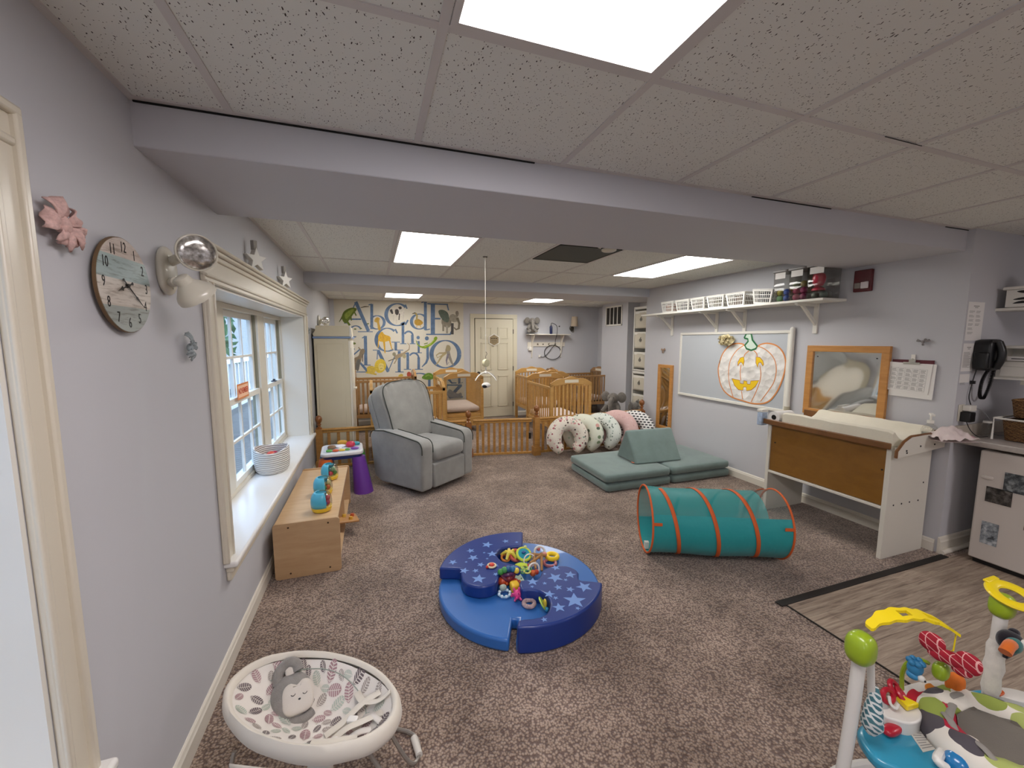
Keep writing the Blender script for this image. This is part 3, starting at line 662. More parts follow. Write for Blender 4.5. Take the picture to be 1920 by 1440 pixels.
# ------------------------------------------------------------------ recliner
M_vel = plain('grey_velvet', '8f8e8a', .85, var=.15, nscale=5, bump=.2, bscale=500, sheen=.5, spec=.2)
M_vel2 = plain('grey_velvet_piping', '30352f', .9)
RC = thing('recliner', 'grey velvet recliner armchair in front of the wooden fence', 'armchair', (.475, 4.415, 0), rz=math.radians(37))
yz = Matrix(((0, 0, 1, 0), (1, 0, 0, 0), (0, 1, 0, 0), (0, 0, 0, 1)))   # (a,b,c) -> (x=c, y=a, z=b)
armp = [(-.40, .06)]+[(-.41, .44)]+arc(-.33, .49, .08, PI, PI/2, 6)[0:]+[(-.10, .595), (.15, .615), (.28, .60)]+arc(.30, .52, .08, PI/2, 0, 4)+[(.36, .30), (.33, .10), (.22, .055)]
for s in (-1, 1):
    x0, x1 = (-.385, -.235) if s < 0 else (.235, .385)
    b = MB(); b.prism(armp, x0, x1, M=yz); b.obj('armrest', M_vel, RC, bev=.028, seg=4, smooth=50)
    for xe in (x0+.002, x1-.002):
        b = MB(); pts = [(xe, y+(.008 if y > 0 else .0), z) for y, z in armp[1:-3]]; pts = [(xe+(.012 if xe < (x0+x1)/2 else -.012)*0, y*.99, z-.004) for x_, y, z in pts]
        b.tube(pts, .005, 6); b.obj('piping', M_vel2, RC)
b = MB(); b.box(-.232, .232, -.375, .30, .10, .34); b.obj('base', M_vel, RC, bev=.02)
b = MB(); b.box(-.230, .230, -.415, -.36, .065, .315); b.obj('footrest', M_vel, RC, bev=.018, seg=3)
def seatf(p):
    p.z += .018*max(0, 1-(p.x/.23)**2)*(1 if p.z > .40 else 0); return p
b = MB(); sell(b, (0, -.13, .405), (.232, .30, .085), .22, 40, 18, e2=.45, fn=seatf); b.obj('seat', M_vel, RC, smooth=80)
b = MB(); pts = []
for i in range(41):
    a = 2*PI*i/40; pts.append((.226*spow(math.cos(a), .25), -.13+.294*spow(math.sin(a), .25), .452))
b.tube(pts[:-1], .004, 6, closed=True); b.obj('piping', M_vel2, RC)
# back: three-layer cushion leaning backwards, pinched seam near the top
Mb = TR((0, .20, .42), rx=-.30)
def backf(p):
    h = p.z/.62
    w = 1+.13*max(0, h)
    puff = 1
    wr = .010*noise.noise(Vector((p.x*9, 0, p.z*5)))+.007*noise.noise(Vector((p.x*22, 3, p.z*9)))
    if p.y < 0: p.y += -.03*math.sin(max(0, min(1, h))*PI)+wr
    p.x *= w
    if p.z > .5: p.z += .045*(1-(p.x/.36)**2)
    if p.z > .42 and p.y < 0: p.y += .012*math.sin(p.x*75)*(p.z-.42)/.2
    return p
b = MB(); sell(b, (0, -.02, .31), (.30, .115, .33), .35, 72, 40, e2=.35, M=Mb, fn=backf); b.obj('back_cushion', M_vel, RC, smooth=80)
b = MB(); sell(b, (0, .10, .27), (.30, .06, .32), .35, 48, 24, e2=.3, M=Mb, fn=lambda p: (setattr(p, 'x', p.x*(1+.13*max(0, p.z/.62))), setattr(p, 'z', p.z+(.045*(1-(p.x/.36)**2) if p.z > .45 else 0)), p)[2]); b.obj('back_shell', M_vel, RC, smooth=80)
for yo in (-.128, .055):
    pts = []
    for i in range(48):
        a = 2*PI*i/48; x = (.288 if yo < 0 else .292)*spow(math.cos(a), .35); z = .31+(.322 if yo < 0 else .315)*spow(math.sin(a), .35); x *= 1+.13*max(0, z/.62)
        if z > .5: z += .045*(1-(x/.36)**2)
        if z > .02: pts.append(Mb @ Vector((x, yo-(.02*math.sin(max(0, min(1, z/.62))*PI) if yo < 0 else 0), z)))
    b = MB(); b.tube(pts, .0045, 6, closed=True); b.obj('piping', M_vel2, RC)
b = MB(); b.cyl((0, .02, .0), (0, .02, .06), .27, n=32); b.box(-.2, .2, -.3, .28, .05, .11); b.obj('swivel_base', M_blackm, RC)
# ------------------------------------------------------------------ wardrobe by the left wall
M_ward = plain('wardrobe_cream', 'd3c9ae', .45, var=.03, nscale=3)
M_wardw = plain('wardrobe_white', 'e6e2d6', .35)
M_bluet = plain('blue_trim', '7e93b5', .5)
WX0, WX1, WY0, WY1 = -.67, -.265, 5.36, 6.30
Wd = thing('wardrobe', 'tall cream wardrobe with blue line standing behind the fence', 'wardrobe', ((WX0+WX1)/2, (WY0+WY1)/2, 0))
w2 = (WX1-WX0)/2; d2 = (WY1-WY0)/2
b = MB(); b.box(-w2, w2-.02, -d2, d2, 0.0, 1.565); b.obj('body', M_ward, Wd, bev=.003)
b = MB(); b.box(-w2+.03, w2-.075, -d2-.006, -d2+.001, .12, 1.50); b.obj('side_panel', M_ward, Wd, bev=.005)
b = MB(); b.box(-w2-.01, w2+.015, -d2-.012, d2+.012, 1.565, 1.59); b.obj('blue_moulding', M_bluet, Wd, bev=.004)
b = MB(); cp = [(-w2, 1.59), (w2, 1.59), (w2-.01, 1.72), (-w2+.03, 1.72), (-w2+.02, 1.66), (-w2-.008, 1.62)]
q = Matrix(((1, 0, 0, 0), (0, 0, 1, 0), (0, 1, 0, 0), (0, 0, 0, 1)))
b.prism(cp, -d2, d2, M=q); b.obj('cornice', M_ward, Wd, bev=.004)
for k in (0, 1):
    b = MB(); y0 = -d2+.02+k*(d2-.015); y1 = y0+d2-.035
    b.box(w2-.02, w2, y0, y1, .10, 1.54); b.box(w2, w2+.006, y0+.05, y1-.05, .2, 1.45); dd = b.obj('door', M_wardw, Wd, bev=.003)
    b = MB(); yk = y1-.03 if k == 0 else y0+.03; b.cyl((w2, yk, .90), (w2+.025, yk, .90), .008); b.ell((w2+.03, yk, .90), .014, 12, 8); b.obj('knob', M_wardw, dd)
b = MB(); b.lathe([(.012, 0), (.022, .01), (.024, .05), (.016, .07), (.018, .09), (.012, .15), (.004, .165)], 14, M=TR((w2+.005, -d2+.02, 1.56))); b.obj('finial', M_wardw, Wd)
o = thing('looped_ribbon', 'white looped ribbon hanging on the wardrobe front by the door knob', 'ribbon', (WX1+.012, WY0+.01, 1.02))
b = MB(); b.tube([(.005, -.012, .0), (.01, -.016, -.05), (-.002, -.018, -.10), (.006, -.016, -.07), (.014, -.014, -.02), (.005, -.012, .0)], .004, 6); b.obj('loop', M_white, o)

# ------------------------------------------------------------------ wooden fence with gate
M_oak = wood('oak', '98692f', 'b38344', .35, (3, 3, 30), coat=.3)
M_oakx = wood('oak_rail', 'a3742f', 'bd8c49', .35, (30, 3, 3), coat=.3)
M_oakd = wood('dark_oak', '7d4a20', '965d2b', .35, (3, 3, 30), coat=.4)
M_crib = wood('crib_pine', 'b78a4b', 'cda05c', .35, (4, 4, 25), coat=.35)
M_cribd = wood('crib_chestnut', '8f6a3f', 'a9804f', .35, (4, 4, 25), coat=.35)
def newel(parent, x, y, z0=0, wd=.075, h=.50, mat=M_oak):
    g = MB(); M_ = TR((x, y, z0))
    g.box(x-wd/2, x+wd/2, y-wd/2, y+wd/2, 0, h)
    g.box(x-wd/2-.012, x+wd/2+.012, y-wd/2-.012, y+wd/2+.012, 0, .12)
    o = g.obj('newel_post', mat, parent, bev=.004)
    g = MB(); g.lathe([(.034, 0), (.034, .012), (.018, .022), (.016, .04), (.026, .05), (.026, .058), (.016, .066), (.03, .085), (.038, .11), (.036, .135), (.022, .155), (.006, .162)], 18, M=TR((x, y, h)))
    g.obj('finial', M_oakd, o)
def panel(parent, p0, p1, zt, n, z0=.055, flip=False, gap=.02):
    p0 = Vector((*p0, 0)); p1 = Vector((*p1, 0)); L = (p1-p0).length; a = math.atan2(p1.y-p0.y, p1.x-p0.x); M_ = TR(p0, rz=a)
    b = MB(); b.prism([(-.028, zt-.022), (.028, zt-.022), (.03, zt-.008), (.02, zt), (-.02, zt), (-.03, zt-.008)], 0, L, M=M_ @ yz); b.box(0, L, -.018, .018, zt-.052, zt-.022, M=M_)
    b.obj('top_rail', M_oakx, parent, bev=.004)
    b = MB(); b.box(0, L, -.017, .017, z0-.03, z0, M=M_); b.obj('bottom_rail', M_oakx, parent, bev=.004)
    for k in range(n):
        x = gap+(L-2*gap)*(k+.5)/n
        b = MB(); b.box(x-.017, x+.017, -.010, .010, z0-.01, zt-.045, M=M_); b.obj('baluster', M_oak, parent, bev=.003)
FP = [(-.635, 5.16), (1.16, 5.13), (2.05, 4.93), (3.80, 5.02)]
F1 = thing('wooden_fence', 'wooden baluster fence section from the window wall to the gate', 'fence', (0, 0, 0))
newel(F1, *FP[0]); newel(F1, FP[1][0], FP[1][1], h=.46, mat=M_oakd); panel(F1, (FP[0][0]+.03, FP[0][1]), (FP[1][0]-.03, FP[1][1]), .50, 16)
F3 = thing('wooden_fence', 'wooden baluster fence section behind the nursing pillows', 'fence', (0, 0, 0))
newel(F3, *FP[2], h=.52); newel(F3, *FP[3], h=.50, mat=M_oakd); panel(F3, (FP[2][0]+.035, FP[2][1]), (FP[3][0]-.035, FP[3][1]), .51, 19)
F2 = thing('wooden_gate', 'swinging baluster gate between the two tall posts', 'gate', (0, 0, 0))
panel(F2, (FP[1][0]+.055, FP[1][1]-.03), (FP[2][0]-.06, FP[2][1]+.03), .505, 10, z0=.05)
b = MB(); b.box(1.955, 1.985, FP[2][1]+.035, FP[2][1]+.06, .22, .30); b.obj('latch', M_blackm, F2)

# ------------------------------------------------------------------ cribs
M_sheet = fabric('crib_sheet', 'd9c6bb', .05)
M_sheetp = fabric('pink_sheet', 'e6d6cf', .04)
M_label = plain('crib_label', 'e3dac6', .6)
def crib(label, x, y, rz, L, W_, mat, mz=.42, open_end=False, slats=12, H=.90, sheet=None, arch=.085, drawer=False, low_side=True):
    """long axis along local y; ends at y=0 (near) and y=L"""
    C = thing('baby_crib', label, 'crib', (x, y, 0), rz, 'baby cribs in the sleeping area')
    for s, yy in (('near', 0), ('far', L-.04)):
        E_ = MB()
        pw = .05
        for xx in (-W_/2, W_/2-pw): E_.box(xx, xx+pw, yy, yy+.04, 0, H)
        pts = []
        for i in range(25):
            u = -1+2*i/24; zz = H+.01+arch*(1-abs(u)**2.4)+.012*math.cos(u*PI*3)*(1-u*u); pts.append((u*W_/2, zz))
        lo = [(x_, H-.045+arch*.45*(1-abs(x_/(W_/2))**2)) for x_, z_ in reversed(pts)]
        E_.prism(pts+lo, yy, yy+.04, M=q)
        e = E_.obj('end_frame', mat, C, bev=.004)
        g = MB(); g.box(-W_/2+pw, W_/2-pw, yy+.008, yy+.03, .26, .31); g.obj('end_rail', mat, C, bev=.003)
        if not open_end:
            for k in range(9):
                xx = -W_/2+pw+(W_-2*pw)*(k+.5)/9; g = MB(); g.box(xx-.012, xx+.012, yy+.012, yy+.026, .30, H-.02+arch*.3); g.obj('end_slat', mat, C, smooth=0)
        else:
            g = MB(); g.box(-W_/2+pw, W_/2-pw, yy+.015, yy+.02, .30, H-.01); g.obj('clear_panel', M_clr, C, smooth=0)
        g = MB(); yl = yy-.002 if s == 'near' else yy-.002
        g.box(-.11, .11, yl-.001, yl+.001, H+.015, H+.06); g.obj('name_label', M_label, C, smooth=0)
    for sx in (-1, 1):
        xs = sx*(W_/2-.02)
        zt = H-.045
        g = MB(); g.box(xs-.014, xs+.014, .04, L-.04, zt-.04, zt); g.obj('side_rail', mat, C, bev=.004)
        g = MB(); g.box(xs-.012, xs+.012, .04, L-.04, .26, .31); g.obj('side_rail', mat, C, bev=.003)
        for k in range(slats):
            yy = .04+(L-.08)*(k+.5)/slats; g = MB(); g.box(xs-.007, xs+.007, yy-.012, yy+.012, .30, zt-.03); g.obj('side_slat', mat, C, smooth=0)
    g = MB(); sell(g, (0, L/2, mz-.045), (W_/2-.045, L/2-.05, .05), .12, 32, 10, e2=.4); g.obj('mattress', sheet or M_sheet, C, smooth=70)
    g = MB(); g.box(-W_/2+.04, W_/2-.04, .03, L-.03, mz-.12, mz-.095); g.obj('mattress_board', mat, C, smooth=0)
    if drawer:
        g = MB(); g.box(-W_/2+.05, W_/2-.05, -.002, L-.1, .10, .255); dr = g.obj('drawer', mat, C, bev=.004)
        g = MB(); g.box(-.05, .05, -.012, -.002, .19, .20); g.obj('drawer_pull', M_oakd, dr, bev=.002)
    return C
crib('pine crib nearest the fence in the window-wall half, its long side to the camera', -.06, 5.78, -PI/2, .98, .62, M_crib, H=.90, slats=13)
crib('chestnut crib against the mural wall beside the wardrobe, behind the nearer pine crib', -.33, 7.30, -PI/2, 1.02, .62, M_cribd, H=.93, slats=13)
crib('pine crib with clear end panels and a drawer, just beside the white door', 1.42, 6.58, .03, 1.02, .68, M_crib, H=.93, open_end=True, drawer=True, sheet=M_sheet)
crib('pine crib with pink-white mattress right behind the fence near the middle post', 2.73, 5.24, -.035, 1.08, .66, M_crib, H=.915, mz=.40, sheet=M_sheetp)
crib('pine crib standing near the door under the wall shelf', 2.98, 6.48, -.02, 1.05, .68, M_crib, H=.92)
crib('chestnut crib lying along the back wall in the corner by the vent', 3.37, 7.36, -PI/2, 1.12, .66, M_cribd, H=.90, slats=16)
# ------------------------------------------------------------------ alphabet mural on the back wall
def BW(u, v): p = P(u, v, 'y', YB); return (p.x, p.z)
M_mural = plain('mural_cream', 'd3cdbd', .6, var=.03, nscale=3)
t = NT('mural_blue'); v = t.coord(); n = t.noise(v, 9, 4, .6); t.link(t.ramp(n.outputs[0], [(.3, '4a617f'), (.7, '6a84a4')]), t.b.inputs['Base Color']); t.b.inputs['Roughness'].default_value = .6; M_mblue = t.m
MU = thing('alphabet_mural', 'cream wall mural of big blue letters and painted animals beside the white door', 'mural', (0, YB, 0))
(mx0, _), (mx1, _) = BW(628, 620), BW(869, 620)
b = MB(); b.box(mx0, mx1, -.004, -.0005, .10, ZF-.002); b.obj('mural_panel', M_mural, MU, smooth=0)
q_ = Matrix(((1, 0, 0, 0), (0, 0, -1, 0), (0, 1, 0, 0), (0, 0, 0, 1)))   # (x, z, out) -> world, out towards the room
def ribbon(mb, pts, w, z=.0045, dz=.0):
    """flat painted stroke given in survey pixels, width list"""
    n = len(pts); w = w if isinstance(w, (list, tuple)) else [w]*n
    Lf, Rt = [], []
    for i in range(n):
        a = Vector(pts[max(0, i-1)]); c = Vector(pts[min(n-1, i+1)]); d = (c-a); d = d.normalized() if d.length else Vector((1, 0)); nn = Vector((-d.y, d.x)); p = Vector(pts[i])
        Lf.append(p+nn*w[i]/2); Rt.append(p-nn*w[i]/2)
    k = z+dz; vs = [(*BW(*p), k) for p in Lf]+[(*BW(*p), k) for p in Rt]
    mb.add([q_ @ Vector(p) for p in vs], [(i, i+1, n+i+1, n+i) for i in range(n-1)])
def ear(cx, cy, rx, ry, a0, a1, n=22): return [(cx+rx*math.cos(a0+(a1-a0)*i/n), cy+ry*math.sin(a0+(a1-a0)*i/n)) for i in range(n+1)]
def cresc(cx, cy, rx, ry, a0, a1, wt, wn, thick_at=PI, n=26):
    pts = ear(cx, cy, rx, ry, a0, a1, n); ws = [wn+(wt-wn)*abs(math.cos(a0+(a1-a0)*i/n-thick_at))**1.5 for i in range(n+1)]
    return pts, ws
LET = []
def L(*strokes):
    b = MB()
    for k, s in enumerate(strokes): ribbon(b, s[0], s[1], dz=.00015*k)
    b.obj('painted_letter', M_mblue, MU, smooth=0)
L(([(667, 566), (691, 621)], 6.5), ([(667, 567), (650, 604)], 2), ([(656, 598.5), (677, 598.5)], 3), ([(671, 622), (699, 622)], 1.6), ([(645, 606), (655, 606)], 1.4))
L(([(697, 570), (697, 617)], 5.5), ([(691, 572), (697, 570)], 2), cresc(707, 604.5, 13.5, 12.5, -2.6, 2.7, 5.5, 1.6, 0))
L((cresc(745, 590, 21, 20.5, -.75, -5.5, 7, 2)), ([(760, 571), (763, 579)], 2.6), ([(765, 600), (760, 609)], 3))
L(([(797.5, 565), (797.5, 619)], 5.5), ([(790, 567.5), (797, 565)], 2), (cresc(786, 603, 14.5, 14, -.6, -5.6, 6, 1.8)), ([(797, 619), (806, 617)], 2))
L(([(811.5, 569), (811.5, 627)], 8), ([(801, 569.5), (840, 571)], 2.4), ([(838, 570), (841, 582)], 2.4), ([(811, 597.5), (826, 597.5)], 3), ([(799, 627), (845, 627)], 2.4), ([(849, 616), (844, 627)], 3))
L((cresc(667, 620, 10, 9, -.3, -4.0, 3.6, 1.8)), ([(640, 631.5), (668, 631.5)], 2.2))
L((cresc(726, 637, 20.5, 21.5, -.85, -5.3, 7, 1.8)), ([(741, 617), (745, 625)], 3), ([(734, 641.5), (750, 641.5)], 1.6), ([(742, 641), (742, 657)], 5))
L(([(755.5, 605), (755.5, 644)], 5), ([(751, 607), (757, 604)], 2), (ear(766, 630, 8, 8.5, -2.7, 0), 3.4), ([(773, 628), (773.5, 644)], 5), ([(750, 644.5), (762, 644.5)], 1.5), ([(768, 644.5), (779, 644.5)], 1.5))
L(([(785, 640), (785, 661)], 4), ([(780, 641), (786, 640)], 1.4), ([(780, 661.5), (791, 661.5)], 1.4), (ear(784, 633, 1.6, 1.6, 0, 6.3), 3.2))
L(([(801.5, 649), (802, 672), (799, 680), (791, 688)], [4.5, 5, 4, 1.5]), ([(796, 651), (802, 649)], 1.4), (ear(800.3, 634.5, 1.9, 1.9, 0, 6.3), 3.8))
L(([(685, 630), (686, 684)], 6), ([(679, 634), (685, 630)], 2), ([(678, 684.5), (695, 684.5)], 1.6), ([(661, 667), (676, 654)], 2.6), ([(661, 654.5), (665, 654.5)], 2), ([(668, 672), (690, 697)], [3, 5]), ([(664, 697.5), (690, 697.5)], 1.8))
L(([(699, 656.5), (712, 656.5)], 1.6), ([(708, 658), (707, 674)], 1.8), ([(709, 657), (728, 697)], 6), ([(727, 698), (741, 666)], 1.8), ([(748.5, 658), (748.5, 697)], 5.5), ([(740, 656.5), (756, 656.5)], 1.6), ([(741, 697.5), (757, 697.5)], 1.6))
L(([(764.5, 661), (764.5, 692)], 5), ([(759, 664), (765, 661)], 1.8), (ear(776, 672, 9, 10, -2.6, 0), 3.2), ([(785, 670), (785, 692)], 5), ([(757, 692.5), (771, 692.5)], 1.5), ([(778, 692.5), (793, 692.5)], 1.5))
L((cresc(835, 664, 26, 25.5, 0, 2*PI, 8, 2, 0, 44)))
L((cresc(786, 712, 19, 12, -PI, 0, 5, 2, 0)), ([(805, 706), (805, 730)], 5))
L(([(842, 702), (842, 712), (847, 718), (856, 718)], [5, 5, 3, 2]), ([(861, 702), (861, 719), (868, 717)], [5, 5, 1.5]))
L(([(838, 722), (866, 722)], 2.6), ([(864, 722), (842, 746)], 6), ([(842, 746), (868, 744)], 2.6), ([(838, 721), (838, 728)], 2))
# painted animals
def blob(pts, n=4):
    out = []; m = len(pts)
    for i in range(m):
        p0, p1, p2, p3 = (Vector(pts[(i+k-1) % m]) for k in range(4))
        for j in range(n):
            t_ = j/n; out.append(.5*((2*p1)+(p2-p0)*t_+(2*p0-5*p1+4*p2-p3)*t_*t_+(3*p1-p0-3*p2+p3)*t_**3))
    return out
def paint(name, shapes):
    mats = []; b = MB()
    for k, (kind, c, a) in enumerate(shapes):
        m = plain('paint_'+c, c, .65, var=.18, nscale=30)
        if m not in mats: mats.append(m)
        i0 = len(b.f)
        if kind == 'b':
            pts = blob(a); z = .0062+.00012*k
            b.add([q_ @ Vector((*BW(*p), z)) for p in pts], [tuple(range(len(pts)))])
        elif kind == 'e':
            pts = ear(*a, 0, 2*PI*23/24, 23); b.add([q_ @ Vector((*BW(*p), .0062+.00012*k)) for p in pts], [tuple(range(len(pts)))])
        else: ribbon(b, a[0], a[1], z=.0062, dz=.00012*k)
        for j in range(i0, len(b.f)): b.mi[j] = mats.index(m)
    o = b.obj(name, mats, MU, smooth=0); return o
paint('painted_iguana', [('r', '5c6133', ([(636, 604), (642, 594), (648, 588)], [1, 3, 5])), ('b', '5f6e1d', [(641, 594), (645, 584), (655, 578), (664, 577), (669, 580), (662, 590), (655, 600), (648, 606), (643, 602)]), ('b', '85953a', [(646, 590), (655, 582), (664, 580), (656, 592), (649, 598)]), ('r', '5f6e1d', ([(650, 602), (656, 610)], 4)), ('r', '5f6e1d', ([(664, 584), (668, 592)], 2.5)), ('r', '5f6e1d', ([(658, 594), (659, 601)], 2.5)), ('r', '4d431f', ([(676, 577), (684, 575), (692, 575)], [1, 2, 1]))])
paint('painted_giraffe_calf', [('b', 'c19a3e', [(703, 598), (707, 595), (712, 597), (711, 604), (714, 618), (709, 618), (707, 606), (702, 603)])])
paint('painted_cow', [('b', 'd8d1c4', [(731, 580), (737, 577), (748, 576), (757, 580), (758, 590), (752, 592), (740, 593), (735, 588)]), ('r', 'cfc8bb', ([(738, 590), (738, 605)], 2.6)), ('r', 'cfc8bb', ([(744, 590), (743, 607)], 2.6)), ('r', 'cfc8bb', ([(757, 584), (756, 600)], 2.2)), ('r', '4a423f', ([(749, 588), (748, 600)], 2)), ('b', '46403e', [(741, 581), (746, 580), (748, 586), (745, 591), (741, 588)]), ('b', '46403e', [(747, 576), (752, 575), (753, 579), (749, 580)]), ('b', '46403e', [(731, 582), (735, 580), (737, 588), (734, 588)])])
paint('painted_goose', [('b', 'b58c2f', [(778, 600), (784, 598), (791, 602), (793, 606), (788, 610), (781, 610), (777, 606)]), ('r', 'ae9a5a', ([(781, 600), (782, 592), (779, 587)], [3.5, 3, 3.5])), ('r', '5a5030', ([(773, 588.5), (779, 586.5)], [1.2, 2.4])), ('r', 'c9a15c', ([(782, 610), (781, 614)], 1.2)), ('r', 'c9a15c', ([(788, 610), (789, 614)], 1.2))])
paint('painted_elephant', [('b', '8b8474', [(829, 597), (838, 594), (845, 598), (846, 608), (842, 614), (834, 613), (828, 607)]), ('r', '8b8474', ([(831, 608), (831, 621)], 3.6)), ('r', 'a0998a', ([(838, 610), (838, 625)], 4)), ('r', '4d4c4b', ([(848, 606), (848, 627)], 5)), ('b', '5e6a5e', [(822, 583), (830, 581), (839, 586), (842, 596), (840, 604), (832, 602), (825, 593)]), ('b', '9d9686', [(843, 592), (850, 589), (857, 594), (858, 602), (850, 604), (844, 600)]), ('r', '77705f', ([(857, 596), (861, 606), (860, 616), (855, 618), (851, 614)], [5, 4, 4, 3, 2])), ('b', '8d8578', [(854, 585), (858, 583), (860, 588), (858, 594), (855, 592)])])
paint('painted_giraffe', [('b', 'd0a32b', [(709, 631), (713, 624), (717, 622), (721, 627), (731, 631), (732, 637), (726, 640), (718, 641), (711, 639)]), ('r', 'd0a32b', ([(710, 636), (709, 652)], 1.8)), ('r', 'd0a32b', ([(720, 640), (722, 662)], [4, 1.8])), ('r', 'd0a32b', ([(730, 636), (735, 656)], [3, 1.6])), ('r', 'c4902a', ([(716, 627), (719, 635)], 1.5))])
paint('painted_kangaroo', [('b', '8a7a63', [(664, 672), (672, 667), (676, 656), (682, 654), (684, 660), (679, 670), (676, 680), (672, 690), (665, 694), (661, 684)]), ('b', '66655f', [(669, 676), (675, 674), (674, 688), (671, 696), (667, 690)]), ('r', '6a6357', ([(680, 664), (680, 678)], 1.8)), ('r', '8a7a63', ([(672, 651), (676, 656)], 2))])
paint('painted_lion', [('b', 'cdb24a', [(688, 690), (694, 686), (702, 688), (704, 696), (700, 700), (690, 700)]), ('b', 'd6bb3f', [(703, 682), (708, 675), (716, 673), (722, 678), (724, 688), (718, 697), (709, 699), (703, 692)]), ('b', 'e1cf7e', [(710, 684), (714, 681), (719, 683), (719, 692), (714, 695), (710, 691)]), ('r', '8a6b2a', ([(712, 686), (713, 686.6)], 1)), ('r', '8a6b2a', ([(717, 686), (718, 686.6)], 1)), ('r', '8a6b2a', ([(713, 691), (717, 691)], .8)), ('r', 'cdb24a', ([(686, 698), (706, 702)], 3))])
paint('painted_monkey', [('b', 'a08f73', [(740, 668), (746, 664), (756, 661), (761, 658), (758, 666), (748, 671), (741, 674)]), ('e', '8f8a72', (739, 664, 3.4, 3.6)), ('r', 'a08f73', ([(759, 661), (767, 655), (768, 648), (764, 643)], [2.4, 2, 1.6, 1.2])), ('r', '6f6650', ([(741, 672), (728, 677)], 1.6)), ('r', 'a08f73', ([(746, 670), (739, 682)], 2)), ('e', 'aaa07c', (758, 668, 3.2, 4))])
paint('painted_lizard', [('b', '7f9c20', [(812, 639), (814, 633), (818, 631), (820, 635), (814, 643), (806, 649), (798, 653), (790, 652), (796, 648), (804, 645)]), ('r', '7f9c20', ([(798, 652), (788, 650), (782, 645), (780, 638)], [4, 3, 1.6, .8])), ('r', 'a9c147', ([(814, 637), (806, 646), (796, 650)], 1.6)), ('r', '66811c', ([(795, 645), (802, 643)], 1.6))])
paint('painted_octopus', [('b', '9b9070', [(836, 652), (838, 647), (843, 648), (845, 654), (842, 660), (837, 662), (835, 658)]), ('r', '8f8a80', ([(840, 658), (842, 668), (847, 680), (851, 686)], [6, 6, 4, 1.6])), ('r', 'a99b74', ([(836, 661), (828, 668), (822, 678), (816, 686)], [5, 4, 2.6, 1.2])), ('r', 'a99b74', ([(834, 662), (824, 662), (818, 666), (820, 671), (827, 667)], [3, 2.6, 2, 1.6, 1])), ('r', '7c7784', ([(840, 664), (837, 676), (838, 684), (842, 679)], [4, 3, 2, 1]))])
paint('painted_turtle', [('b', '62882e', [(791, 709), (796, 702), (804, 699), (811, 702), (812, 710), (802, 712)]), ('r', '8aab4a', ([(797, 706), (804, 703), (809, 706)], 1.4))])
paint('painted_zebra', [('b', '8d9299', [(838, 736), (843, 730), (850, 734), (858, 738), (864, 736), (866, 742), (860, 746), (846, 745), (839, 742)])])
paint('painted_fox', [('b', 'b04d36', [(763, 700), (766, 697), (770, 699), (770, 705), (764, 706)])])
paint('painted_duckling', [('b', 'cdb04a', [(747, 704), (752, 701), (756, 703), (754, 706), (748, 707)])])
paint('painted_leaves', [('e', '69763a', (690, 607, 2, 1.2)), ('e', '69763a', (666, 617, 2.4, 1.4)), ('e', '69763a', (677, 616, 2, 1)), ('e', '69763a', (664, 644, 3.4, 2))])

# ------------------------------------------------------------------ white door in the back wall
M_door = plain('door_paint', 'd6cfb8', .4)
D = thing('door_1', None, None, (0, YB, 0)); D['kind'] = 'structure'
dx0, dx1, dzt = 1.90, 2.68, 1.965
b = MB(); b.box(dx0, dx1, -.035, -.004, .012, dzt); slab = b.obj('door_slab', M_door, D, bev=.003)
pw_ = (dx1-dx0); 
for (z0, z1) in ((.22, .84), (.96, 1.50), (1.58, 1.80)):
    for k in (0, 1):
        x0 = dx0+.11+k*(pw_/2-.045); x1 = x0+pw_/2-.175
        b = MB(); b.box(x0, x1, -.0355, -.036, z0, z1); b.box(x0+.0, x1, -.047, -.035, z0, z0+.014); b.box(x0, x1, -.047, -.035, z1-.014, z1); b.box(x0, x0+.014, -.047, -.035, z0, z1); b.box(x1-.014, x1, -.047, -.035, z0, z1)
        b.box(x0+.03, x1-.03, -.041, -.035, z0+.03, z1-.03); b.obj('door_panel', M_door, D, bev=.002)
b = MB(); b.cyl((dx0+.06, -.035, .90), (dx0+.06, -.07, .90), .012); b.ell((dx0+.06, -.085, .90), (.027, .02, .027), 16, 10); b.cyl((dx0+.06, -.036, .90), (dx0+.06, -.042, .90), .03); b.obj('door_knob', plain('dark_bronze', '2a241f', .35, .8), D)
for z in (.25, .98, 1.72):
    b = MB(); b.cyl((dx1+.004, -.04, z-.045), (dx1+.004, -.04, z+.045), .007); b.obj('hinge', plain('dark_bronze', '2a241f', .35, .8), D)
b = MB(); cw = .085
for (x0, x1, z0, z1) in ((dx0-.01-cw, dx0-.01, 0, dzt+.01), (dx1+.01, dx1+.01+cw, 0, dzt+.01), (dx0-.01-cw, dx1+.01+cw, dzt+.01, dzt+.01+cw)):
    b.box(x0, x1, -.018, -.0005, z0, z1)
b.obj('door_casing', M_door, D, bev=.004)
b = MB(); b.box(dx0-.01, dx0, -.004, -.0005, .0, dzt+.01); b.box(dx0, dx1, -.004, -.0005, dzt, dzt+.01); b.box(dx1, dx1+.008, -.004, -.0005, 0, dzt); b.obj('door_gap', M_dark, D, smooth=0)
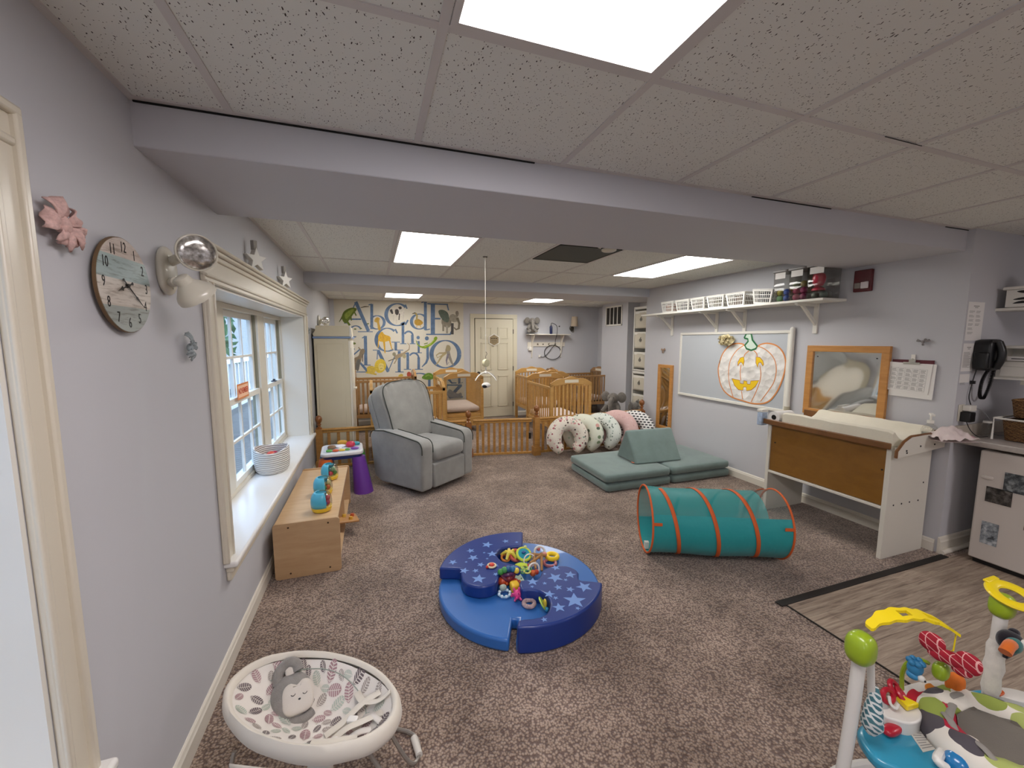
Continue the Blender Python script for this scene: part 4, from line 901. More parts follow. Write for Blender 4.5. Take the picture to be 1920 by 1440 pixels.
# hexagonal sign
hx, hz = BW(925, 637.5)
H_ = wthing('hexagon_sign', 'small hexagonal wooden sign with dark lettering on the white door', 'sign', 'back', (hx, YB-.043, hz))
hexa = lambda r: [(r*math.sin(PI*k/3), r*math.cos(PI*k/3)) for k in range(6)]
b = MB(); b.prism(hexa(.125), 0, .012); b.obj('frame', M_white, H_, smooth=0)
b = MB(); b.prism(hexa(.107), .012, .014); b.obj('plaque', wood('hex_wood', '8a7a5c', 'a08d6b', .7, (2, 20, 2)), H_, smooth=0)
for (z, w_, h_) in ((.03, .14, .016), (-.01, .12, .007), (-.035, .12, .007), (-.058, .08, .007)):
    for k in range(3):
        x = -w_/2+w_*k/3; b = MB(); b.box(x+.004, x+w_/3-.006, z-h_/2, z+h_/2, .014, .0145); b.obj('lettering', plain('sign_ink', '3d3018', .7), H_, smooth=0)
o = wthing('door_hook', 'tiny white hook on the door beside the hexagonal sign', 'hook', 'back', (BW(909.5, 628.5)[0], YB-.036, BW(909.5, 628.5)[1]))
b = MB(); b.cyl((0, 0, 0), (0, 0, .006), .016); b.cyl((0, -.006, .006), (0, -.006, .02), .005); b.obj('peg', M_white, o)

# ------------------------------------------------------------------ wall shelf with brackets and cut-out rail
SHF = wthing('peg_shelf', 'white wall shelf with curved brackets and star and moon cut-outs above the cribs', 'shelf', 'back', (3.43, YB-.001, 0))
q2 = Matrix(((0, 0, 1, 0), (0, 1, 0, 0), (1, 0, 0, 0), (0, 0, 0, 1)))   # (out, up, along) -> local
b = MB(); b.box(-.46, .46, 1.655, 1.675, 0, .20); b.obj('shelf_board', M_trim, SHF, bev=.004)
b = MB(); b.box(-.42, .42, 1.42, 1.51, 0, .016); b.obj('back_rail', M_trim, SHF, bev=.002)
for s in (-1, 1):
    prof = [(0, 1.655), (.17, 1.655)]+[(.17-.10*math.sin(k*PI/2/8)**1.2, 1.655-.17*(k/8)) for k in range(1, 9)]+[(.05, 1.40), (.03, 1.30), (.012, 1.19), (0, 1.18)]
    b = MB(); b.prism(prof, s*.33-.011, s*.33+.011, M=q2); b.obj('bracket', M_trim, SHF, bev=.002)
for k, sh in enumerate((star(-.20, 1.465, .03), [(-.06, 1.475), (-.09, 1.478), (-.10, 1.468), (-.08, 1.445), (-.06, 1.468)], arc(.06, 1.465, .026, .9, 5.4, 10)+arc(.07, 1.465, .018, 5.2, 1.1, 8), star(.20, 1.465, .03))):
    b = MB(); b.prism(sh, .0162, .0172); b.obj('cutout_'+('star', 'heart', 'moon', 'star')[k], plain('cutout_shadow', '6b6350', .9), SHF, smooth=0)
M_gplush = fabric('grey_plush', '7f7a73', .2, 25, bscale=180, bump=.8, bdist=.006)
M_gplush2 = fabric('grey_plush_pale', 'a09a92', .2, 25, bscale=180, bump=.8, bdist=.006)
def elephant(label, loc, rz, s=1, sit=True, name='plush_elephant'):
    o = thing(name, label, 'stuffed animal', loc, rz)
    b = MB(); b.ell((0, 0, .12*s), (.10*s, .085*s, .12*s), 20, 14)
    b.tube([(0, -.06*s, .27*s), (0, -.13*s, .22*s), (0, -.15*s, .13*s), (0, -.16*s, .07*s)], [.04*s, .032*s, .025*s, .02*s], 10)
    b.obj('body', M_gplush, o, smooth=70)
    b = MB(); b.ell((0, -.02*s, .27*s), (.08*s, .075*s, .075*s), 20, 14); b.obj('head', M_gplush, o, smooth=70)
    for sx in (-1, 1):
        b = MB(); b.ell((sx*.115*s, .0, .285*s), (.065*s, .018*s, .075*s), 16, 10); b.obj('ear', M_gplush, o, smooth=70)
        b = MB(); b.tube([(sx*.07*s, -.05*s, .16*s), (sx*.12*s, -.11*s, .08*s)], [.035*s, .03*s], 10); b.obj('arm', M_gplush, o, smooth=70)
        b = MB(); b.tube([(sx*.06*s, -.04*s, .04*s), (sx*.09*s, -.16*s, .035*s)], [.04*s, .035*s], 10); b.obj('leg', M_gplush, o, smooth=70)
        b = MB(); b.ell((sx*.03*s, -.088*s, .285*s), .006*s, 8, 6); b.obj('eye', M_black, o)
    return o
elephant('grey plush elephant sitting on the end of the wall shelf beside the door', (3.06, YB-.13, 1.70), -.3, .86)
o = thing('feeding_bottle', 'dark blue bottle standing on the white wall shelf', 'bottle', (3.48, YB-.12, 1.675))
b = MB(); b.lathe([(.026, 0), (.028, .006), (.028, .15), (.024, .16), (.012, .165), (.012, .18), (.002, .182)], 20); b.obj('bottle_body', plain('navy_glass', '17224f', .3), o)
o = thing('power_cord', 'dark cord looped from the shelf top down across the back wall', 'cord', (0, 0, 0))
cx = 3.54; pts = [(cx-.06, YB-.12, 1.86), (cx-.03, YB-.10, 1.90), (cx+.02, YB-.22, 1.84), (cx+.03, YB-.225, 1.70), (cx, YB-.21, 1.55), (cx+.06, YB-.06, 1.46), (cx, YB-.03, 1.38), (cx-.08, YB-.02, 1.28), (cx-.18, YB-.02, 1.20), (cx-.25, YB-.02, 1.215)]
def smooth_pts(pts, n=6, closed=False):
    out = []; m = len(pts); rng = range(m if closed else m-1)
    for i in rng:
        g = lambda k: Vector(pts[k % m] if closed else pts[max(0, min(m-1, k))])
        p0, p1, p2, p3 = g(i-1), g(i), g(i+1), g(i+2)
        for j in range(n):
            t_ = j/n; out.append(.5*((2*p1)+(p2-p0)*t_+(2*p0-5*p1+4*p2-p3)*t_*t_+(3*p1-p0-3*p2+p3)*t_**3))
    if not closed: out.append(Vector(pts[-1]))
    return out
b = MB(); b.tube(smooth_pts(pts), .006, 6); b.obj('wire', M_black, o)
b = MB(); b.tube([(cx+.03+.19*math.cos(a), YB-.022, 1.295+.15*math.sin(a)) for a in [2*PI*i/36 for i in range(36)]], .007, 6, closed=True); b.obj('coil', M_black, o)
b = MB(); b.cbox((cx-.27, YB-.02, 1.22), (.04, .03, .05)); b.obj('plug', M_white, o, bev=.004)
o = thing('night_light', 'white outlet plate with a small night light under the wall shelf', 'night light', (3.045, YB-.002, 1.43))
b = MB(); b.box(-.04, .04, -.006, 0, -.06, .06); b.obj('plate', M_white, o, bev=.003)
b = MB(); sell(b, (.01, -.03, -.06), (.035, .03, .045), .7); b.obj('lamp', M_white, o)
SL = thing('wall_sconce', 'small wall sconce with a cream shade above the shelf corner', 'lamp', (4.02, YB-.002, 1.86))
b = MB(); b.lathe([(.05, 0), (.052, .01), (.03, .02), (0, .022)], 18, M=TR((0, 0, -.07), rx=PI/2)); b.tube(smooth_pts([(0, -.02, -.07), (-.05, -.07, -.12), (-.02, -.11, -.14), (0, -.11, -.04)]), .007, 6); b.obj('arm', plain('pewter', '5c5852', .35, .8), SL)
b = MB(); b.lathe([(.073, -.05), (.058, .15)], 24, M=TR((0, -.11, .03))); b.obj('lamp_shade', plain('shade_linen', 'bfae98', .9), SL, solid=.003)
b = MB(); b.torus((-.03, -.06, -.06), .055, .006, 20, 6, axis='y'); b.obj('scroll', plain('pewter', '5c5852', .35, .8), SL)
o = thing('wall_hook', 'tiny dark hook on the back wall between bottle and sconce', 'hook', (3.72, YB-.002, 1.84))
b = MB(); b.cyl((0, 0, 0), (0, -.02, 0), .014); b.obj('peg', plain('pewter', '5c5852', .35, .8), o)

# ------------------------------------------------------------------ vents and detector on the ceiling
def ceilvent(label, x0, x1, y0, y1, z):
    o = thing('air_vent', label, 'vent', ((x0+x1)/2, (y0+y1)/2, z)); w, d = (x1-x0)/2, (y1-y0)/2
    b = MB(); b.box(-w, w, -d, d, -.004, 0); b.obj('mesh', plain('vent_grey', '4c504b', .7, var=.15, nscale=200), o, smooth=0)
    b = MB()
    for (a, c, e, f) in ((-w, w, -d, -d+.012), (-w, w, d-.012, d), (-w, -w+.012, -d, d), (w-.012, w, -d, d)): b.box(a, c, e, f, -.007, 0)
    b.obj('frame', plain('vent_frame', '3e403c', .6), o, smooth=0)
ceilvent('dark grey return air grille in the ceiling by the smoke detector', LX[3]+.02, LX[4]-.02, Y1+.03, Y1+.62, ZC)
ceilvent('dark grey grille in the ceiling beyond the far beam', LX[3]+.02, LX[4]-.02, 6.0, 6.5, ZF)
o = thing('smoke_detector', 'round cream smoke detector on the ceiling beside the dark grille', 'smoke detector', (1.80, 2.86, ZC))
b = MB(); b.lathe([(.09, 0), (.09, -.012), (.085, -.016), (.062, -.02), (.058, -.045), (.045, -.052), (.0, -.053)], 28); b.obj('housing', M_lamp, o)
b = MB(); b.lathe([(.0625, -.026), (.061, -.034)], 28); b.obj('grille', M_dark, o)
o = wthing('wall_vent', 'white framed wall register with dark slats beside the drawer tower', 'vent', 'niche', (XN-.001, 6.78, 2.015))
b = MB(); b.box(-.27, .27, -.18, .18, 0, .006); b.obj('backing', M_dark, o, smooth=0)
b = MB()
for (a, c, e, f) in ((-.28, .28, -.19, -.16), (-.28, .28, .16, .19), (-.28, -.25, -.19, .19), (.25, .28, -.19, .19)): b.box(a, c, e, f, .004, .012)
b.obj('frame', M_white, o, bev=.002)
for k in range(3): b = MB(); x = -.125+.125*k; b.box(x-.010, x+.010, -.165, .165, .004, .012); b.obj('mullion', M_white, o, smooth=0)
for k in range(20):
    b = b if k else MB(); x = -.24+k*.0253; b.box(x, x+.006, -.16, .16, .006, .009)
b.obj('slats', plain('slat_grey', '5a554e', .6), o, smooth=0)

# ------------------------------------------------------------------ tower of fabric drawers in the niche
TW_ = thing('drawer_tower', 'tall narrow white tower of fabric drawers in the niche', 'drawers', (4.28, 5.74, 0), rz=-PI/2)
b = MB(); w = .20; hh = [(.0, 1.02), (1.03, 2.11)]
for z0, z1 in hh:
    for s in (-1, 1): b.box(s*w-.012, s*w+.012, -.0, .30, z0, z1)
    b.box(-w, w, 0, .30, z1-.04, z1); b.box(-w, w, .01, .30, z0, z0+.02)
b.box(-w, w, .29, .30, 0, 2.1)
b.obj('cabinet', M_white, TW_, smooth=0)
M_can = fabric('canvas_bin', 'cdc6b4', .06, 4, bump=.2); k = 0
M_embl = plain('bin_emblem', '6f6c66', .8)
for (z0, z1) in ((.04, .32), (.36, .64), (.68, .96), (1.07, 1.36), (1.40, 1.70), (1.74, 2.05)):
    b = MB(); b.grid(8, 8, lambda u, v: Vector((-w+.02+u*(2*w-.04), .004-.012*math.sin(u*PI)*math.sin(v*PI)+.004*noise.noise(Vector((u*5, v*5, z0*9))), z0+.01+v*(z1-z0-.02)))); dr = b.obj('fabric_drawer', M_can, TW_, smooth=60, solid=.004)
    b = MB(); b.box(-w+.025, w-.025, -.002, .01, z1-.055, z1-.015); b.obj('drawer_band', M_white, dr, smooth=0)
    b = MB(); b.torus((0, -.014, (z0+z1)/2), .026, .004, 16, 6, axis='y'); b.ell((0, -.014, (z0+z1)/2), (.012, .003, .016), 10, 6); b.tube([(0, -.014, (z0+z1)/2+.026), (.01, -.014, (z0+z1)/2+.05)], .004, 6); b.obj('emblem', M_embl, dr)
# grey plush heap behind the fence
elephant('large grey plush elephant slumped against the vent wall behind the fence', (3.98, 6.05, .20), -.9, 1.25)
elephant('second grey plush elephant lying in front of the large one', (4.0, 5.50, .20), .5, 1.0)
o = thing('storage_chest', 'low grey chest under the plush elephants behind the fence', 'chest', (4.02, 5.86, 0)); b = MB(); b.box(-.27, .0, -.42, .34, 0, .17); b.obj('chest_body', plain('chest_grey', '7b7773', .7), o, bev=.01)
o = thing('white_cloth', 'crumpled white cloth by the plush elephants', 'cloth', (3.78, 5.72, .175))
b = MB(); b.grid(12, 8, lambda u, v: Vector(((u-.5)*.26, (v-.5)*.14, .02+.03*noise.noise(Vector((u*4, v*4, 1)))+.02*math.sin(u*PI)))); b.obj('cloth_folds', fabric('white_cloth', 'd9d4cf', .05), o, smooth=60, solid=.006)

# ------------------------------------------------------------------ hanging mobile (its little character toys are left out)
mp = Vector((.985, 3.6, 0))
MO = thing('crib_mobile', 'white musical mobile hanging on a cord from the ceiling', 'mobile', (mp.x, mp.y, 0))
b = MB(); b.cyl((0, 0, 1.44), (0, 0, ZC-.005), .0022, n=6); b.obj('cord', M_white, MO)
b = MB(); b.torus((0, 0, ZC-.006), .02, .003, 16, 6); b.obj('ceiling_hook', plain('pewter', '5c5852', .35, .8), MO)
b = MB(); b.tube(smooth_pts([(0, 0, 1.44), (.012, 0, 1.42), (.0, 0, 1.40), (0, 0, 1.37)]), .002, 6); b.obj('hook', plain('pewter', '5c5852', .35, .8), MO)
b = MB(); b.lathe([(.0, -.018), (.034, -.016), (.038, 0), (.034, .016), (0, .018)], 26, M=TR((0, 0, 1.335), rx=PI/2, rz=.5)); b.obj('music_box', plain('mobile_cream', 'd9d3ae', .4), MO)
b = MB(); b.cyl((0, 0, 1.24), (0, 0, 1.30), .005); b.lathe([(.012, 1.235), (.02, 1.245), (.01, 1.262)], 12); b.obj('spindle', M_white, MO)
for k in range(4):
    a = .5+k*PI/2; b = MB(); b.tube(smooth_pts([(0, 0, 1.25), (.045*math.cos(a), .045*math.sin(a), 1.243), (.10*math.cos(a), .10*math.sin(a), 1.215), (.135*math.cos(a), .135*math.sin(a), 1.18)]), .0045, 6); b.obj('arm', M_white, MO)
b = MB(); b.cyl((0, 0, 1.15), (0, 0, 1.24), .001, n=6); sell(b, (0, 0, 1.128), (.042, .03, .026), 1); t = b.obj('plush_shape', fabric('white_fleece', 'e5e2dc', .05), MO)
t['label'] = 'black and white plush shape under the mobile'
b = MB(); b.ell((-.015, -.012, 1.12), (.026, .022, .018), 12, 8); b.obj('patch', fabric('black_fleece', '1c1c22', .05), t)
# ------------------------------------------------------------------ long wall shelf on the right wall
RS = thing('wall_shelf', 'long white shelf board on four brackets above the whiteboard', 'shelf', (XR, 3.55, 1.88))
b = MB(); b.box(-.295, 0, -1.17, 1.25, 0, .022); b.obj('shelf_board', M_white, RS, bev=.003)
for y in (4.50, 3.75, 3.37, 2.62):
    yy = y-3.55; b = MB()
    b.box(-.014, 0, yy-.02, yy+.02, -.27, 0); b.box(-.26, 0, yy-.012, yy+.012, -.025, 0)
    b.prism([(-.014, -.16), (-.17, -.025), (-.21, -.025), (-.014, -.20)], yy-.01, yy+.01, M=Matrix(((1, 0, 0, 0), (0, 0, 1, 0), (0, 1, 0, 0), (0, 0, 0, 1))))
    b.box(-.275, -.255, yy-.014, yy+.014, -.016, 0)
    b.obj('bracket', M_white, RS, bev=.002)
M_bask = plain('basket_plastic', 'e2e0da', .4)
def basket(label, y, w, rz=0, tilt=0, fill='b77a5a', z=1.9025):
    o = thing('plastic_basket', label, 'basket', (3.71, y, z), group='white plastic baskets on the long wall shelf', rot=(tilt, 0, rz))
    h, d = .135, .25; s0, s1 = .80, 1.0
    def side(p0, p1, q0, q1, n):
        """one slotted wall between bottom edge p0-p1 and top edge q0-q1"""
        b = MB(); p0, p1, q0, q1 = map(Vector, (p0, p1, q0, q1))
        at = lambda u, v: (p0.lerp(p1, u)).lerp(q0.lerp(q1, u), v)
        rows = [0, .10, .34, .39, .61, .66, .88, 1]
        us = [0, .07]+[x for k in range(n) for x in (.07+.86*(k+.18)/n, .07+.86*(k+.94)/n)]+[.93, 1]
        vs = [at(u, v) for v in rows for u in us]; N = len(us); fs = []
        for r in range(len(rows)-1):
            for c in range(N-1):
                hole = r in (1, 3, 5) and c >= 2 and (c % 2 == 0) and c < N-2
                if not hole: fs.append((r*N+c, r*N+c+1, (r+1)*N+c+1, (r+1)*N+c))
        b.add(vs, fs); return b
    a, c = w/2*s0, d/2*.86; A, C_ = w/2*s1, d/2
    cor = [(-c, -a), (c, -a), (c, a), (-c, a)]; top = [(-C_, -A), (C_, -A), (C_, A), (-C_, A)]
    bb = MB()
    for k in range(4):
        k2 = (k+1) % 4; m = side((*cor[k], 0), (*cor[k2], 0), (*top[k], h), (*top[k2], h), 8 if k % 2 else 9)
        bb.add(m.v, m.f)
    bb.add([(*p, 0) for p in cor], [(0, 1, 2, 3)])
    bb.obj('basket_body', M_bask, o, smooth=0, solid=.003)
    r = MB(); R_ = [(x*1.02, y_*1.02) for x, y_ in rrect(-C_, C_, -A, A, .02)]; r.tube([(x, y_, h) for x, y_ in R_], .005, 6, closed=True); r.obj('rim', M_bask, o)
    return o
specs = [(4.31, .215, 0, 0, 'white plastic basket at the end of the shelf closest to the sleeping area'), (4.045, .22, .03, 0, 'second white plastic basket along the shelf'), (3.79, .22, -.04, 0, 'white plastic basket above the gap between first and second brackets'), (3.54, .235, .02, 0, 'fourth white plastic basket along the shelf'),
         (3.27, .25, -.05, 0, 'white plastic basket above the pumpkin drawing'), (2.98, .21, .05, .10, 'tilted white basket lying next to the clear canisters')]
cols = ['c08a6a', '5a5a5c', 'd8d4c8', '8d8a7c', 'c98a4a', 'dddbd6']
for (y, w, rz, ti, lab), c in zip(specs, cols): basket(lab, y, w, rz, ti)
rb = random.Random(5)
for (y, c, lab) in ((4.31, '9a6a50', 'tan bundle of cloths filling the end basket of the shelf'), (4.045, '2b2c33', 'dark bundle of cloths in the second shelf basket'), (3.79, '4a4640', 'charcoal bundle of cloths in the third shelf basket'), (3.54, '5d5844', 'olive bundle of cloths in the fourth shelf basket'), (3.27, '59483a', 'brown bundle of cloths in the basket above the pumpkin'), (2.98, '6a6f72', 'grey bundle of cloths in the tilted shelf basket')):
    b = MB(); sell(b, (0, 0, 0), (.094, .078, .052), .5, 24, 12, fn=lambda p_: p_+Vector((0, 0, .01*noise.noise(p_*30+Vector((y, 0, 0)))))); o = b.obj('cloth_bundle', fabric('bundle_'+c, c, .5, 30), smooth=70); o.location = (3.71, y, 1.962); tag(o, lab, 'cloth', 'bundles in the shelf baskets')
# clear canisters with balls
M_lid = plain('canister_lid', '8d8b8a', .4)
def canister(label, y, w, rz):
    o = thing('clear_canister', label, 'canister', (3.70, y, 1.9025), rz, 'clear canisters at the end of the shelf'); d = .21; h = .27
    b = MB()
    for z0, z1, k in ((0, h, 1),):
        pr = rrect(-d/2, d/2, -w/2, w/2, .02); b.rings([[Vector((x*.95, y_*.95, .002)) for x, y_ in pr], [Vector((x, y_, h)) for x, y_ in pr]], caps=False)
        b.add([(x*.95, y_*.95, .002) for x, y_ in pr], [tuple(range(len(pr)))])
    b.obj('jar', M_clr, o, solid=.002)
    b = MB(); b.prism(rrect(-d/2-.008, d/2+.008, -w/2-.008, w/2+.008, .024), h, h+.02); b.obj('lid', M_lid, o, bev=.004)
    b = MB(); b.box(-d/2-.0035, -d/2-.0025, -w*.42, w*.30, h-.06, h-.005); b.obj('paper_label', plain('paper', 'e9e6e2', .7), o, smooth=0)
    return o
canister('clear canister next to the tilted basket with a few balls at its bottom', 2.80, .135, 0)
canister('middle clear canister packed with purple balls', 2.645, .145, .0)
canister('clear canister at the open end of the shelf holding a red toy', 2.475, .16, 0)
bcol = {2.80: ['3a56a0', 'c9b84a', '4d8f4a', 'c8453f', '3a56a0', 'd08a3a', 'b8b04a'], 2.645: ['8c2a5a', '8c2a5a', '9c2f55', '7a2550', '8c2a5a', '6a6a4a', '9c2f55', '8c2a5a', '7f7340', 'b0445a', '5f6b4a', '8d7a3a'], 2.475: ['4a5a52', '6d6a62', '545b50', '7b6f6a']}
bn = {2.80: ['blue', 'yellow', 'green', 'red', 'deep blue', 'orange', 'olive'], 2.645: ['plum']*12, 2.475: ['grey-green']*4}
for y0, cs in bcol.items():
    for k, c in enumerate(cs):
        r = .030; lay = k//4; q3 = k % 4
        x = 3.66+(.055 if q3 % 2 else 0); y = y0+(-.033 if q3 < 2 else .033); z = 1.937+lay*.056
        b = MB(); b.ell((x, y, z), r, 14, 9)
        wh = {2.80: 'canister beside the tilted basket', 2.645: 'middle canister', 2.475: 'canister holding the red toy'}[y0]
        if y0 == 2.80: lab = '%s ball in the %s' % (bn[y0][k], wh)
        else: lab = '%s ball among the balls packed in the %s' % (bn[y0][k], wh)
        o = b.obj('play_ball', plain('ball_'+c, c, .35)); tag(o, lab, 'ball', 'balls in the ' + wh)
o = thing('red_toy_pot', 'red rounded toy in the canister at the open end of the shelf', 'toy', (3.64, 2.475, 2.02))
b = MB(); b.lathe([(.01, -.01), (.03, -.01), (.045, .02), (.05, .06), (.04, .09), (.02, .10), (0, .105)], 18); b.obj('pot', plain('red_plastic', 'b01f3c', .3), o)
b = MB(); b.lathe([(.0, -.05), (.05, -.048), (.05, -.035), (.03, -.02), (.012, -.01)], 18); b.obj('stand', plain('red_plastic', 'b01f3c', .3), o)

# ------------------------------------------------------------------ whiteboard with pumpkin
def RW(u, v, x=XR-.02): p = P(u, v, 'x', x); return (p.y, p.z)
WBd = thing('whiteboard', 'blank whiteboard with white frame on the wall under the long shelf', 'whiteboard', (XR, 0, 0))
y0, y1, z0, z1 = 2.83, 4.32, .83, 1.645
b = MB(); b.box(-.016, -.001, y0, y1, z0, z1); b.obj('board', plain('board_grey', 'bbc0c5', .35), WBd, smooth=0)
b = MB()
for (a, c, e, f) in ((y0, y1, z0, z0+.03), (y0, y1, z1-.03, z1), (y0, y0+.03, z0+.03, z1-.03), (y1-.03, y1, z0+.03, z1-.03)): b.box(-.026, -.001, a, c, e, f)
b.obj('frame', M_white, WBd, bev=.004)
o = thing('conduit_pipe', 'white round pipe running down the wall at the whiteboard edge', 'pipe', (XR-.024, y0-.015, 0))
b = MB(); b.cyl((0, 0, .86), (0, 0, z1+.01), .022, n=20); b.ell((0, 0, z1+.01), .022, 16, 8); b.obj('tube', M_white, o)
b = MB(); b.cyl((0, 0, .84), (0, 0, .90), .026, n=20); b.obj('coupling', plain('pipe_coupling', 'b9b29c', .4), o)
# pumpkin: coordinates from the survey crop (x8)
def PK(x, y): return RW(1280+x/8, 610+y/8, XR-.018)
PU = thing('paper_pumpkin', 'crinkled white paper pumpkin with orange outlines taped to the whiteboard', 'decoration', (XR-.0155, 0, 0))
out = [(555, 560), (600, 430), (690, 320), (790, 275), (900, 280), (960, 330), (1040, 375), (1110, 330), (1180, 285), (1280, 270), (1400, 300), (1490, 380), (1540, 500), (1540, 640), (1500, 800), (1440, 950), (1370, 1060), (1290, 1140), (1180, 1175), (1040, 1170), (900, 1130), (760, 1085), (660, 1020), (590, 930), (550, 800), (535, 660)]
t = NT('crinkled_paper'); v = t.coord(); n = t.noise(v, 9, 3, .4); vo_ = t.add('ShaderNodeTexVoronoi'); vo_.inputs['Scale'].default_value = 14; t.link(v, vo_.inputs['Vector'])
a_ = t.add('ShaderNodeMath', operation='ADD'); t.link(n.outputs[0], a_.inputs[0]); t.link(vo_.outputs[0], a_.inputs[1])
t.link(t.ramp(n.outputs[0], [(.3, 'd6d2cc'), (.7, 'ece9e4')]), t.b.inputs['Base Color']); t.bump(a_.outputs[0], .7, .02); t.b.inputs['Roughness'].default_value = .7; M_crink = t.m
def flat(mb, pts, x): mb.add([(x, *p) for p in pts], [tuple(range(len(pts)))])
def strip(mb, pts, w, x):
    n = len(pts); A_, B_ = [], []
    for i in range(n):
        a = Vector(pts[max(0, i-1)]); c = Vector(pts[min(n-1, i+1)]); d = (c-a).normalized(); nn = Vector((-d.y, d.x)); p = Vector(pts[i]); ww = w[i] if isinstance(w, list) else w
        A_.append(p+nn*ww/2); B_.append(p-nn*ww/2)
    mb.add([(x, *p) for p in A_]+[(x, *p) for p in B_], [(i, i+1, n+i+1, n+i) for i in range(n-1)])
sm = blob([PK(*p) for p in out], 4)
b = MB(); n_ = len(sm); b.prism([tuple(p) for p in sm], 0, .004, M=Matrix(((0, 0, -1, 0), (1, 0, 0, 0), (0, 1, 0, 0), (0, 0, 0, 1)))); b.obj('paper', M_crink, PU, smooth=0)
M_or = plain('orange_marker', 'd98b4a', .7); M_gr = plain('green_marker', '1f6b3c', .7); M_ye = plain('yellow_marker', 'f0c818', .7); M_dor = plain('dark_orange_marker', 'b3641c', .7)
b = MB(); strip(b, [tuple(p) for p in sm]+[tuple(sm[0]), tuple(sm[1])], .014, -.0048); b.obj('outline', M_or, PU, smooth=0)
for pts in ([(920, 300), (820, 370), (740, 480), (700, 600), (690, 760), (710, 900), (760, 1080)], [(1000, 380), (940, 430), (925, 470)], [(880, 590), (865, 700), (875, 830)], [(885, 985), (900, 1110)], [(1070, 380), (1110, 420), (1120, 470)], [(1160, 600), (1175, 720), (1160, 840), (1110, 980), (1030, 1150)], [(1130, 310), (1240, 360), (1340, 450), (1395, 560), (1405, 700), (1370, 850), (1290, 980), (1170, 1140)]):
    b = MB(); strip(b, smooth_pts([(*PK(*p), 0) for p in pts], 4) and [tuple(q[:2]) for q in smooth_pts([(*PK(*p), 0) for p in pts], 4)], .009, -.0050); b.obj('rib_line', M_or, PU, smooth=0)
for nm, pts in (('eye', [(830, 610), (832, 550), (865, 490), (920, 472), (925, 540), (912, 610), (900, 570), (875, 550), (848, 575)]), ('eye', [(1100, 560), (1105, 475), (1160, 480), (1205, 530), (1218, 590), (1205, 610), (1180, 560), (1150, 555), (1135, 580), (1130, 630)]), ('mouth', [(742, 800), (860, 825), (865, 870), (915, 880), (920, 830), (965, 840), (970, 880), (1015, 885), (1025, 835), (1150, 825), (1090, 920), (1030, 970), (960, 980), (955, 925), (915, 925), (905, 975), (840, 965), (780, 900)])):
    pk = [PK(*p) for p in pts]; b = MB(); flat(b, pk, -.0052); f_ = b.obj(nm, M_ye, PU, smooth=0)
    b = MB(); strip(b, pk+[pk[0]], .006, -.0056); b.obj('marker_line', M_dor, f_, smooth=0)
st = [(925, 190), (960, 125), (1030, 125), (1050, 220), (1120, 310), (1100, 350), (1030, 375), (960, 350), (935, 300), (985, 240), (980, 205)]
pk = [PK(*p) for p in st]; b = MB(); flat(b, pk, -.0054); f_ = b.obj('pumpkin_stem', plain('pale_green_paper', 'cfe0d0', .8), PU, smooth=0)
b = MB(); strip(b, pk+[pk[0]], .019, -.0058); b.obj('marker_line', M_gr, f_, smooth=0)
p = RW(1366, 637)
o = thing('cloth_flower', 'cream ruffled cloth flower stuck beside the pumpkin stem', 'flower', (XR-.034, p[0], p[1]))
b = MB(); rr = random.Random(3)
for k in range(60):
    a, e = rr.random()*2*PI, rr.random()**.6; c = Vector((-.012-.03*(1-e)-.015*rr.random(), math.cos(a)*.105*e, math.sin(a)*.055*e)); q3 = Euler((rr.random()*6, rr.random()*2-1, rr.random()*6)).to_matrix()
    b.add([c+q3 @ Vector(v_) for v_ in ((-.0, -.022, -.012), (.006, .0, -.02), (0, .022, -.01), (.01, .02, .014), (-.006, 0, .02), (.01, -.02, .012))], [(0, 1, 4, 5), (1, 2, 3, 4)])
b.obj('petals', plain('cream_cloth', 'dccfa6', .9, var=.12, nscale=50), o, smooth=60)
b = MB(); b.ell((.01, 0, 0), (.018, .09, .045), 14, 8); b.obj('backing', plain('cream_cloth', 'dccfa6', .9), o)
bow('hanging_bow', 'tiny tan bow on the wall above the narrow mirror', 'right', (XR-.003, 4.65, 1.405), .55, plain('tan_cloth', '9b7f68', .9, var=.2, nscale=60), [(2.6, .08, .05, .02), (.5, .08, .05, .02), (-1.2, .06, .03, .02), (-1.9, .06, .03, .02)])
bow('hanging_bow', 'tiny grey speckled bow on the wall above the clipboard', 'right', (XR-.003, 1.835, 1.535), .42, plain('speckled_cloth', '8a8583', .9, var=.4, nscale=120), [(2.8, .09, .04, .02), (.3, .10, .04, .02), (-1.4, .06, .03, .02), (.9, .07, .03, .02)])

# ------------------------------------------------------------------ mirrors
t = NT('acrylic_mirror'); v = t.coord(); n = t.noise(v, 1.3, 1, .3); t.b.inputs['Base Color'].default_value = (.72, .73, .72, 1); t.b.inputs['Metallic'].default_value = 1; t.b.inputs['Roughness'].default_value = .06; t.bump(n.outputs[0], .5, .15); M_mirr = t.m
M_frame = wood('mirror_oak', 'b67c3d', 'cc9350', .4, (3, 3, 20))
def mirror(name, label, y0, y1, z0, z1, fw, base=None):
    o = thing(name, label, 'mirror', (XR-.001, (y0+y1)/2, (z0+z1)/2)); w, h = (y1-y0)/2, (z1-z0)/2
    for (a, c, e, f) in ((-w, w, -h, -h+fw), (-w, w, h-fw, h), (-w, -w+fw, -h+fw, h-fw), (w-fw, w, -h+fw, h-fw)):
        b = MB(); b.box(-.03, 0, a, c, e, f); b.obj('frame_rail', M_frame, o, bev=.003)
    b = MB(); b.box(-.014, -.010, -w+fw, w-fw, -h+fw, h-fw); b.obj('mirror_glass', M_mirr, o, smooth=0)
    return o
mirror('narrow_mirror', 'tall narrow wood-framed mirror on the wall next to the corner post', 4.44, 4.73, .30, 1.21, .045)
